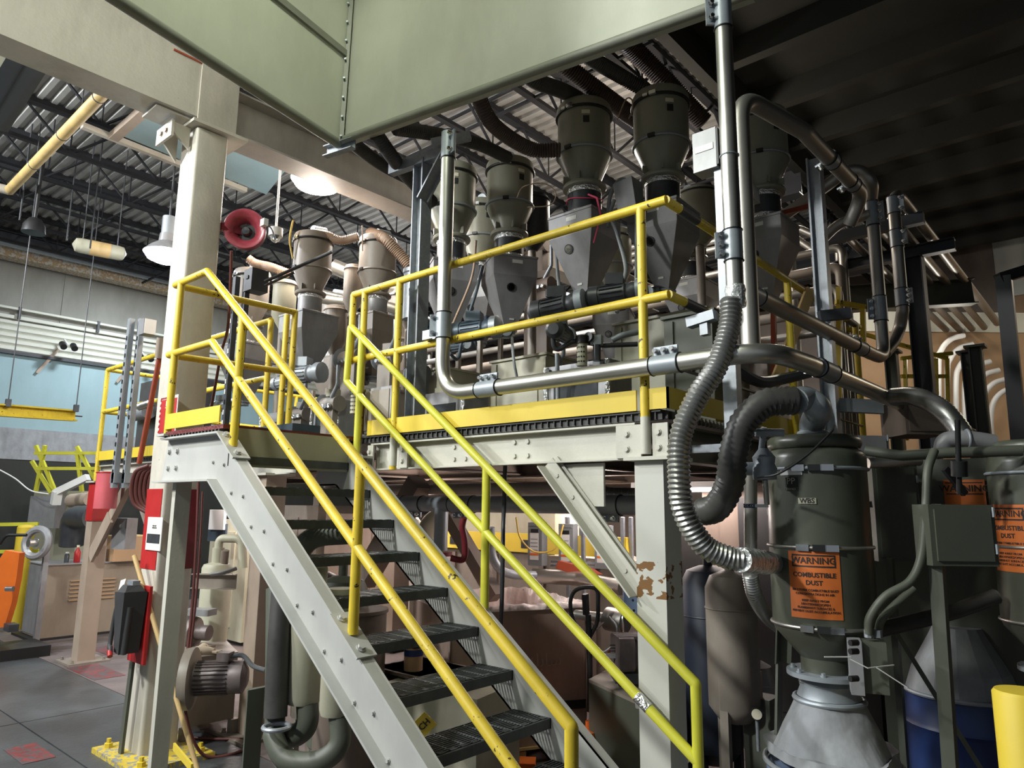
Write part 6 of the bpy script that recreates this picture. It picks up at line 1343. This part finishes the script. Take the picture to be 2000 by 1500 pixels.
# wooden pole and yellow stick
pA, pB = at(262, 1085, Y=2.2), at(393, 1528, Z=.0)
MB().cyl(pA, pB, .016, n=12).build('wooden_pole', 'wood', None, 'long wooden broom handle leaning across the foot of the big column', 'pole')
MB().bar(at(340, 1458, Y=2.1), at(375, 1500, Y=1.98), .012, .04).build('yellow_stick', 'toe_yellow', None, 'flat yellow stick lying against the column base', 'stick')
# slotted strut pair at left + grey box + red arm
for k, px in enumerate((252, 272)):
    a = at(px, 622, D=7.3); b2 = at(px-25, 945, X=a.x)
    t = T('slotted_post', (a.x, a.y, 0), ['left', 'right'][k]+' tall slotted steel post of the pair left of the big column', 'post')
    MB().chan((a.x, a.y, 1.9), (a.x, a.y, a.z), .06, .05, .004, up=(1, 0, 0)).build('channel', 'galv_paint', t)
    b = MB()
    for q in range(int((a.z-2.0)/.09)): b.box(a.x-.010, a.x+.010, a.y-.006, a.y-.001, 1.95+q*.09, 1.99+q*.09)
    b.build('slots', 'black', t, kind='stuff'); MB().box(a.x-.05, a.x+.05, a.y, YF+.06, 1.95, 2.05).build('bracket', 'galv_paint', t)
c = at(288, 640, D=7.2); t = T('junction_box', c, 'pale grey box on top of the slotted post pair', 'box'); MB().cbox(c, (.12, .12, .16)).build('housing', 'bin_light', t); MB().cbox(c+V((.065, 0, 0)), (.01, .11, .15)).build('lid', 'white', t)
t = T('red_jib', at(290, 800, D=7.0), 'orange red steel arm leaning behind the column', 'arm'); MB().cyl(at(318, 665, D=7), at(272, 905, D=7), .025).build('rod', 'rust_red', t); MB().cyl(at(316, 660, D=7), at(312, 700, D=7), .045).build('sleeve', 'tan_steel', t)
c = at(291, 770, D=8); t = T('machine_unit', (c.x, c.y, ZD), 'dark grey machine block behind the red arm on the platform', 'machine'); MB().box(c.x-.25, c.x+.5, c.y, c.y+.5, ZD, c.z+.15).build('housing', 'motor', t); MB().cyl((c.x-.1, c.y-.1, ZD+.5), (c.x+.3, c.y-.1, ZD+.5), .08).build('roller', 'galv', t)
pipeobj('silver_pipe', [at(270, 795, D=7.4), at(300, 785, D=7.4), at(325, 790, D=7.4)], .04, 'alu', 'silver pipe behind the red arm')
# brown machine cabinet
q0, q1, q2 = V((-11.5, 3.3, 0)), at(75, 1252, Z=0), at(232, 1235, Z=0)
z1 = at(80, 1105, X=q1.x).z
t = T('machine_cabinet', (q1.x, q1.y, 0), 'brown machine cabinet with louvres and papers on top at the left', 'cabinet')
X0, X1_, Y0, Y1 = -11.55, q1.x+.02, q1.y, 4.9
MB().box(X0, X1_, Y0, Y1, .03, z1).build('housing', 'cab_tan', t); MB().box(X0-.02, X1_+.02, Y0-.02, Y1, z1, z1+.015).build('top_plate', 'bin_light', t); MB().box(X0, X1_, Y0-.01, Y0, .05, z1-.02).build('side_panel', 'bin_gray', t); MB().box(X0-.1, X1_+.02, Y0-.1, Y1-.02, 0, .03).build('plinth', 'black', t)
for k in range(6):
    for yy in (3.62, 3.98): MB().box(X1_, X1_+.02, yy-.1, yy+.1, .72-k*.05, .735-k*.05).build('louver', 'cardboard', t)
def box_on(nm, c, s, m, lab, cat, rz=0, lid=None):
    t = T(nm, c, lab, cat); MB().cbox((c[0], c[1], c[2]+s[2]/2), s, rz).build('body', m, t)
    if lid: MB().cbox((c[0], c[1], c[2]+s[2]), (s[0]*1.02, s[1]*1.02, .02), rz).build('lid_flap', lid, t)
    return t
zz = z1+.016
box_on('cardboard_box', (-10.9, 4.2, zz), (.3, .42, .34), 'cardboard', 'open cardboard box on the brown machine cabinet', 'box', 0, 'wood')
box_on('paper_stack', (-10.95, 3.82, zz), (.2, .22, .2), 'white', 'white carton beside the cardboard box', 'carton')
c = (-10.92, 3.6, zz); t = T('red_bottle', c, 'small red bottle on the brown machine cabinet', 'bottle'); MB().lathe([(.035, 0), (.04, .01), (.04, .14), (.015, .18), (.015, .2)], c, 14).build('body', 'red', t); MB().cyl((c[0], c[1], c[2]+.2), (c[0], c[1], c[2]+.23), .018).build('cap', 'sight', t)
c = (-11.0, 3.5, zz); t = T('small_jar', c, 'small dark jar beside the red bottle', 'jar'); MB().lathe([(.03, 0), (.03, .1), (.02, .12)], c, 12).build('body', 'glass_dark', t); MB().cyl((c[0], c[1], zz+.12), (c[0], c[1], zz+.14), .022).build('cap', 'white', t)
# orange machine at left edge
q = at(20, 1150, D=8.3); t = T('orange_machine', (q.x, q.y, 0), 'bright orange machine arm at the left edge', 'machine')
MB().prism([at(-30, 1230, D=8.3), at(-20, 1120, D=8.3), at(10, 1075, D=8.3), at(38, 1080, D=8.3), at(32, 1130, D=8.3), at(22, 1180, D=8.3), at(8, 1225, D=8.3)], (-.05, .07, 0)).build('body', 'orange', t)
MB().cyl(at(12, 1150, D=8.2), at(26, 1150, D=8.2), .03).build('knob', 'chrome', t); MB().box(q.x-.3, q.x+.3, q.y-.1, q.y+.4, 0, .12).build('base', 'black', t); MB().cbox(at(22, 1225, D=8.2), (.2, .1, .08)).build('foot', 'motor', t)
c = at(72, 1060, D=9); t = T('wheel_machine', (c.x, c.y, 0), 'round grey wheel head of a machine above the orange arm', 'machine'); MB().torus(c, .17, .045, (.5, -.86, .1)).build('wheel', 'bin_light', t); MB().cyl(c, c+V((.02, -.1, 0)), .05).build('hub', 'alu', t); MB().cbox((c.x, c.y+.12, c.z/2), (.06, .06, c.z)).build('stand', 'bin_light', t)
pipeobj('handlebar', [at(0, 1062, D=8.6), at(12, 1045, D=8.6), at(52, 1045, D=8.6)], .018, 'black', 'black tubular handlebar at the left edge', 'handle')
# yellow posts and rails left
q = at(50, 1040, D=10.2); t = T('yellow_post', (q.x, q.y, 0), 'fat yellow guard post behind the round wheel head', 'post'); z1 = at(50, 1030, X=q.x).z; MB().cyl((q.x, q.y, 0), (q.x, q.y, z1), .11, n=20).build('tube', 'toe_yellow', t); MB().lathe([(.11, 0), (.09, .03), (.0, .04)], (q.x, q.y, z1), 20).build('cap', 'toe_yellow', t)
t = T('yellow_rail', at(20, 1060, D=10.4), 'yellow horizontal guard rails at the left edge', 'railing')
for py in (1025, 1078): MB().bar(at(-30, py, D=10.4), at(75, py-2, D=10.4), .03, .05).build('rail', 'lime_yellow', t)
# beige machine frames
q = at(95, 1010, D=12); t = T('printing_machine', (q.x, q.y, 0), 'beige and cream machine with an angled white arm in the left background', 'machine')
MB().cbox((q.x, q.y+.3, 1.0), (1.2, .5, 1.9), .3).build('housing', 'mach_cream', t)
MB().cbox(at(92, 1000, D=11.4), (.5, .2, .5), .5).build('side_panel', 'bin_light', t); MB().cbox(at(100, 1003, D=11.3), (.14, .05, .35), .5).build('window', 'motor_blue', t)
MB().bar(at(108, 985, D=11), at(112, 960, D=11), .12, .12, up=(1, 0, 0)).bar(at(110, 962, D=11), at(172, 932, D=11), .10, .10).build('angled_arm', 'white', t)
c = at(155, 1015, D=10); t = T('grey_duct_elbow', c, 'fat grey duct elbow left of the red banded column', 'duct'); MB().tube(fil([at(185, 1010, D=9.6), at(143, 1010, D=10), at(140, 1065, D=10)], .2), .16, 18).build('elbow', 'motor', t)
pipeobj('brown_roller', [at(140, 978, D=10.5), at(178, 975, D=10)], .10, 'tan_steel', 'brown roller above the grey duct elbow')
c = at(38, 988, D=13); t = T('switch_box', (c.x, c.y, c.z), 'dark switch box with a pale label strip in the left background', 'box'); MB().cbox(c, (.5, .2, .6), .8).build('housing', 'motor', t); MB().cbox(c+V((.05, -.12, .0)), (.12, .02, .35), .8).build('label_plate', 'tan_steel', t); 
for k, (px, r) in enumerate(((43, .12), (5, .16))): a = at(px, 880, D=13.5); z1 = at(px, 865, X=a.x).z; pipeobj('vertical_duct', [(a.x, a.y, 0), (a.x, a.y, z1+.4)], r, 'cream_old', ['cream vertical duct behind the dark switch box', 'cream vertical duct at the very left edge'][k], 'duct')
for k in range(6): a = at(15+k*14, 1000, D=13.2); pipeobj('floor_conduit', [(a.x, a.y, 0), (a.x, a.y, 1.0)], .03, 'galv_paint', ['first', 'second', 'third', 'fourth', 'fifth', 'sixth'][k]+' upright conduit from the left under the dark switch box', 'conduit', group='upright conduits under the dark switch box')
# yellow A frames background
t = T('yellow_framing', at(100, 910, D=13), 'yellow stair framing under the far mezzanine at left', 'frame')
for (a, c_) in (((70, 870), (108, 960)), ((62, 900), (100, 962)), ((150, 872), (185, 935)), ((72, 915), (200, 915)), ((68, 885), (190, 885)), ((88, 870), (70, 960)), ((150, 880), (160, 960))): MB().bar(at(*a, D=11.6), at(*c_, D=11.6), .05, .05, up=(.6, -.8, 0)).build('bar', 'lime_yellow', t)
t = 0
# yellow crane bar at left
t = T('yellow_monorail', at(70, 808, D=9), 'yellow monorail beam end hanging in the left background', 'beam'); a, b_ = at(-40, 798, D=9), at(146, 812, D=10.3); MB().ibeam(a, b_, .16, .12, .02, .02).build('beam_section', 'yellow', t); MB().cyl(b_, b_+(b_-a).normalized()*.12, .012).build('stop_bolt', 'motor', t)
for q in (at(15, 793, D=9.3), at(148, 803, D=10.2)): MB().cbox(q+V((0, 0, .04)), (.06, .06, .10)).build('hanger', 'beam_dark', t); MB().cyl(q, q+V((0, 0, 6.5-q.z)), .008, n=6).build('hanger_rod', 'motor', t)
pipeobj('sagging_cable', [at(0, 918, D=11), at(30, 935, D=11), at(60, 958, D=11), at(95, 965, D=11)], .010, 'white', 'sagging white cable in the left background', 'cable', smooth=True)
# wall spot lamps on track
for k, (px, py) in enumerate(((132, 673), (282, 695))):
    a = at(px, py, X=-14.6); t = T('track_spotlight', a, ['left', 'right'][k]+' twin spotlight on the far wall track', 'lamp', 'twin spotlights on the far wall track')
    for s_ in (-.09, .09): MB().cyl(a+V((0, s_, 0)), a+V((.12, s_, -.08)), .055).build('head', 'black', t)
    MB().bar(a+V((-.2, 0, .12)), a+V((0, 0, 0)), .03, .03).build('arm', 'white', t)
    MB().bar(a+V((-.3, -.35, -.55)), a+V((-.3, -.05, -.05)), .01, .05).build('stain_bracket', 'tan_steel', t)
# small brown box left of red column, thing beyond
c = at(243, 1042, D=8); t = T('switch_box', c, 'pinkish grey switch box on the left column brace', 'box'); MB().cbox(c, (.22, .14, .34), .3).build('housing', 'bin_gray', t); MB().cbox(c+V((-.1, -.02, 0)), (.04, .12, .3), .3).build('side_cover', 'black', t)
c = at(208, 960, D=7.6); t = T('red_drum_cover', c, 'rounded red cover at the head of the left column', 'cover'); MB().cyl(c+V((0, 0, -.18)), c+V((0, 0, .2)), .11, n=24).build('shell', 'pulp_red', t); MB().torus(c+V((0, 0, .2)), .11, .008).build('rim', 'red', t)
# ================================================================ OVERHEAD ITEMS
def highbay(px, py, D, label, m, r=.30):
    c = at(px, py, D=D); t = T('high_bay_lamp', c, label, 'lamp')
    MB().lathe([(.02, .26), (.09, .24), (.10, .14), (r*.7, .08), (r, 0), (r*.98, -.005), (r*.66, .07)], c, 32, cap=False).build('reflector', 'bin_light', t)
    MB().lathe([(r*.97, 0), (r*.8, -.07), (r*.45, -.11), (.01, -.12)], c, 30, cap=False).build('lens', m, t)
    MB().cyl(c+V((0, 0, .24)), c+V((0, 0, .46)), .08).build('ballast', 'galv_paint', t); MB().cyl(c+V((0, 0, .46)), (c.x, c.y, 6.63), .012, n=8).build('hanger_rod', 'motor', t); return t, c
t, c = highbay(325, 495, 8.6, 'glowing blue white high bay lamp left of the big column', 'lamp_white', .26); bulb('lamp_glow', c-V((0, 0, .3)), 60, .2, (.85, .92, 1))
t, c = highbay(620, 352, 7.4, 'glowing warm high bay lamp behind the overhead beam', 'lamp_warm', .27); bulb('lamp_glow', c-V((0, 0, .3)), 110, .2, (1, .87, .76))
c = at(65, 455, D=8.8); t = T('unlit_lamp', c, 'dark unlit bell lamp under the left roof joists', 'lamp'); MB().lathe([(.02, .2), (.07, .18), (.12, .1), (.13, 0)], c, 20).build('bell', 'black', t); MB().cyl(c+V((0, 0, .18)), (c.x, c.y, 6.1), .02).build('hanger_rod', 'black', t)
# red horn
c = at(478, 447, Y=2.72); ax = V((.78, -.60, -.08)).normalized(); t = T('alarm_horn', c, 'red round alarm horn mounted on the big column', 'horn')
MB().lathe([(.165, .0), (.165, .012), (.155, .014), (.10, -.03), (.07, -.09)], c, 36, ax, cap=False).build('bell', 'horn_pink', t, sharp=60); MB().lathe([(.155, 0), (.155, -.10), (.12, -.14), (.05, -.15)], c-ax*.002, 30, ax, cap=False).build('back_shell', 'dark_red', t); MB().torus(c+ax*.008, .162, .006, ax, 36, 8).build('front_ring', 'horn_pink', t); MB().lathe([(.0, -.04), (.03, -.045), (.045, -.09)], c, 24, ax, cap=False).build('cone', 'glass_dark', t); MB().lathe([(.0, -.088), (.075, -.09)], c, 24, ax, cap=False).build('backing_disc', 'black', t)
MB().bar(c-ax*.15, V((cx1-.03, 2.565, c.z)), .05, .06).build('arm', 'dark_red', t); MB().cbox(c+cR*.16+cU*.05, (.06, .04, .06)).build('bracket', 'white', t)
pipeobj('cable', [c+cR*.17+cU*.04, c+cR*.22, c+cR*.25-cU*.09], .006, 'black', 'black cable stub at the red horn', 'cable', smooth=True)
pipeobj('hanging_cable', [at(452, 490, D=5.6), at(450, 560, D=5.7), at(445, 640, D=5.8), at(432, 690, D=5.8), at(412, 800, D=5.8)], .012, 'hose_red', 'dark red hose hanging under the horn', 'hose', smooth=True)
c = at(538, 462, D=6.8); t = T('ceiling_sensor', c, 'white hanging sensor on a rod right of the red horn', 'sensor'); MB().cyl(c, c+V((0, 0, .08)), .065, n=24).build('housing', 'white', t); MB().lathe([(.05, 0), (.04, -.04), (.01, -.06)], c, 18).build('dome', 'glass', t); MB().cyl(c+V((0, 0, .08)), (c.x, c.y, 6.63), .012, n=8).build('hanger_rod', 'white', t)
# tan pipe at upper left and cross duct, beams
a, b_ = at(240, 142, Z=5.62), at(18, 372, Z=5.62); t = T('overhead_pipe', b_, 'long mustard pipe under the left roof with dark rings', 'pipe'); MB().cyl(a, b_, .058, n=20).build('tube', 'mustard', t)
for k in (.16, .45, .72): MB().torus(a.lerp(b_, k), .059, .006, (b_-a), 20, 5).build('ring', 'motor', t)
MB().tube([b_, b_+V((-.03, -.25, 0))], .058, 16).build('end_elbow', 'cream_old', t)
for k in (.3, .7): q = a.lerp(b_, k); MB().cyl(q, (q.x, q.y, 6.1), .006, n=6).build('hanger_rod', 'motor', t)
a, b_ = at(62, 85, Z=6.0), at(-20, 230, Z=6.0); t = T('dark_roof_beam', a, 'dark blue grey wide roof beam at the upper left corner', 'beam'); MB().bar(a-(b_-a)*.6, b_, .36, .22).build('beam_section', 'beam_dark', t); MB().bar(a-(b_-a)*.6-V((0, 0, .112)), b_-V((0, 0, .112)), .02, .006).build('groove', 'black', t)
p = [at(0, 40, Z=5.4), at(42, 62, Z=5.4), at(0, 132, Z=5.4), at(-60, 140, Z=5.4)]; MB().prism(p, (0, 0, .05)).build('hood_sheet', 'hood', None, 'pale green sheet corner at the very upper left', 'panel')
t = T('translucent_duct', at(330, 300, Z=5.9), 'pale blue grey sheet duct behind the column top', 'duct'); p = [at(230, 262, Z=5.9), at(305, 205, Z=5.9), at(560, 330, Z=5.9), at(520, 380, Z=5.9)]; MB().prism(p, (0, 0, .12)).build('underside', 'wall_blue', t)
MB().bar(at(222, 268, Z=5.86), at(300, 200, Z=5.86), .10, .08).build('cross_rib', 'tan_steel', t); MB().bar(at(160, 245, Z=5.86), at(480, 372, Z=5.86), .07, .06).build('edge_angle', 'cream_old', t)
c = at(305, 182, D=7.6); MB().cbox(c, (.5, .25, .12), .3).build('blue_beam_trolley', 'blue', None, 'small deep blue trolley under the roof by the cream beam', 'trolley')
c = at(195, 487, D=9.6); t = T('capsule_cylinder', c, 'cream capsule shaped cylinder with a tan band near the left lamp', 'cylinder'); MB().lathe([(.01, -.32), (.09, -.28), (.10, -.22), (.10, .22), (.09, .28), (.01, .32)], c, 20, (.2, 1, 0)).build('shell', 'mach_cream', t); MB().lathe([(.102, -.12), (.102, .12)], c, 20, (.2, 1, 0), cap=False).build('band', 'wood', t)
for s_ in (-.2, .2): MB().cyl(c+V((.2*s_, s_, .1)), (c.x+.2*s_, c.y+s_, 6.63), .008, n=6).build('hanger_rod', 'motor', t)
for k, (px, y0, y1, D) in enumerate(((176, 200, 485, 9.3), (38, 180, 430, 9), (95, 150, 330, 9), (130, 330, 470, 9.8))): pipeobj('hanger_rod', [at(px, y1, D=D), V((at(px, y1, D=D).x, at(px, y1, D=D).y, 6.58))], .010, 'motor', ['thin rod above the cream capsule cylinder', 'thin rod left of the mustard pipe', 'thin rod crossing the mustard pipe', 'thin rod near the far wall'][k], 'rod')
MB().bar(at(-20, 165, D=9), at(140, 150, D=9.3), .05, .05).build('roof_brace', 'joist', None, 'diagonal brace under the joists at the upper left', 'brace')
# ================================================================ DARK BACKGROUND MACHINES
rnd = random.Random(11)
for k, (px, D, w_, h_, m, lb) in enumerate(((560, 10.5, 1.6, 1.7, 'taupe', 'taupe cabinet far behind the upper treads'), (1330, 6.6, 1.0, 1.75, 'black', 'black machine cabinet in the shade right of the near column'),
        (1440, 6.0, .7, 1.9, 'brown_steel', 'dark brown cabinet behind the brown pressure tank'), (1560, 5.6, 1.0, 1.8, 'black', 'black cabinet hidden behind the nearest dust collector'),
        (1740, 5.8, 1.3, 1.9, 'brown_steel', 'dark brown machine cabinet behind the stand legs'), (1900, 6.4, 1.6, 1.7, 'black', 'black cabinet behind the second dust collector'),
        (450, 9.5, 1.0, 1.5, 'mach_cream', 'cream cabinet with a white screen behind the stringer'), (700, 9.2, 1.3, 1.6, 'brown_steel', 'brown machine body far under the platform'), (1240, 8.8, 1.4, 1.8, 'brown_steel', 'brown cabinet under the platform behind the near column'))):
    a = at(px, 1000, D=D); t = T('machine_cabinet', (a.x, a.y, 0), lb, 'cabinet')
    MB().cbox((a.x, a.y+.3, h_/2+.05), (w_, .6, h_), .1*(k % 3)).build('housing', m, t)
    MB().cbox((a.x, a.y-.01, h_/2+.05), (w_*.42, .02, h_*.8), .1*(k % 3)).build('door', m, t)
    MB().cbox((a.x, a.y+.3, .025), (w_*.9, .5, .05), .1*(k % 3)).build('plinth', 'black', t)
    if k == 6: MB().cbox(at(425, 1015, D=9.1), (.25, .04, .25), .3).build('screen', 'white', t); MB().cbox(at(425, 1040, D=9.1), (.3, .03, .22), .3).build('dark_window', 'motor_blue', t)
    MB().cyl((a.x+w_*.2, a.y-.04, h_*.6), (a.x+w_*.2, a.y-.02, h_*.6), .02, n=10).build('knob', 'galv_paint', t)
# extra pipework behind the feeders and at the back right
L_ = ['highest', 'second', 'third', 'fourth', 'lowest']
for k in range(5): pipeobj('process_pipe', [(-8.9+.1*k, 7.2+.12*k, ZD), (-8.9+.1*k, 7.2+.12*k, 3.5+.25*k), (-2.1, 7.2+.12*k, 3.5+.25*k), (-2.1, 7.2+.12*k, ZD)], .045+.01*(k % 2), 'taupe' if k % 2 else 'alu_dull', L_[4-k]+' of the long pipes along the back of the platform', 'pipe')
for k in range(4): pipeobj('process_pipe', [(-2.2-.25*k, 7.9, 2.3), (-2.2-.25*k, 7.9, 4.6), (-2.6-.25*k, 7.9, 4.9+.1*k), (-5, 7.9, 4.9+.1*k)], .04, 'alu_dull', ['rightmost', 'second', 'third', 'leftmost'][k]+' of the bent pipes at the back corner of the platform', 'pipe')
for k, (px, py, r) in enumerate(((555, 590, .12), (690, 560, .10), (655, 640, .12), (800, 590, .12), (1040, 430, .16), (1365, 420, .2))):
    a = at(px, py, D=7.4 if k < 4 else 6.6); t = T('side_canister', a, ['pale side canister right of the slotted struts', 'dusty side canister between the lit receivers', 'dusty side canister under the lit receivers', 'dusty side canister left of the bright one', 'dark round canister behind the middle receiver', 'large dark canister behind the control box'][k], 'canister')
    MB().lathe([(r*.3, -.3), (r, -.15), (r, .18), (r*.9, .22), (.01, .24)], a, 24).build('shell', ['mach_cream', 'taupe', 'taupe', 'taupe', 'motor', 'olive'][k], t)
    MB().torus(a+V((0, 0, .18)), r, .01, n=24, m=6).build('band', 'black' if k > 3 else 'taupe', t); MB().cyl((a.x, a.y, ZD), a+V((0, 0, -.28)), .04).build('stand_pipe', 'taupe', t)
# bolts on the hood bracket, labels on machines
for o in list(bpy.data.objects):
    if '_o' in o: del o['_o']
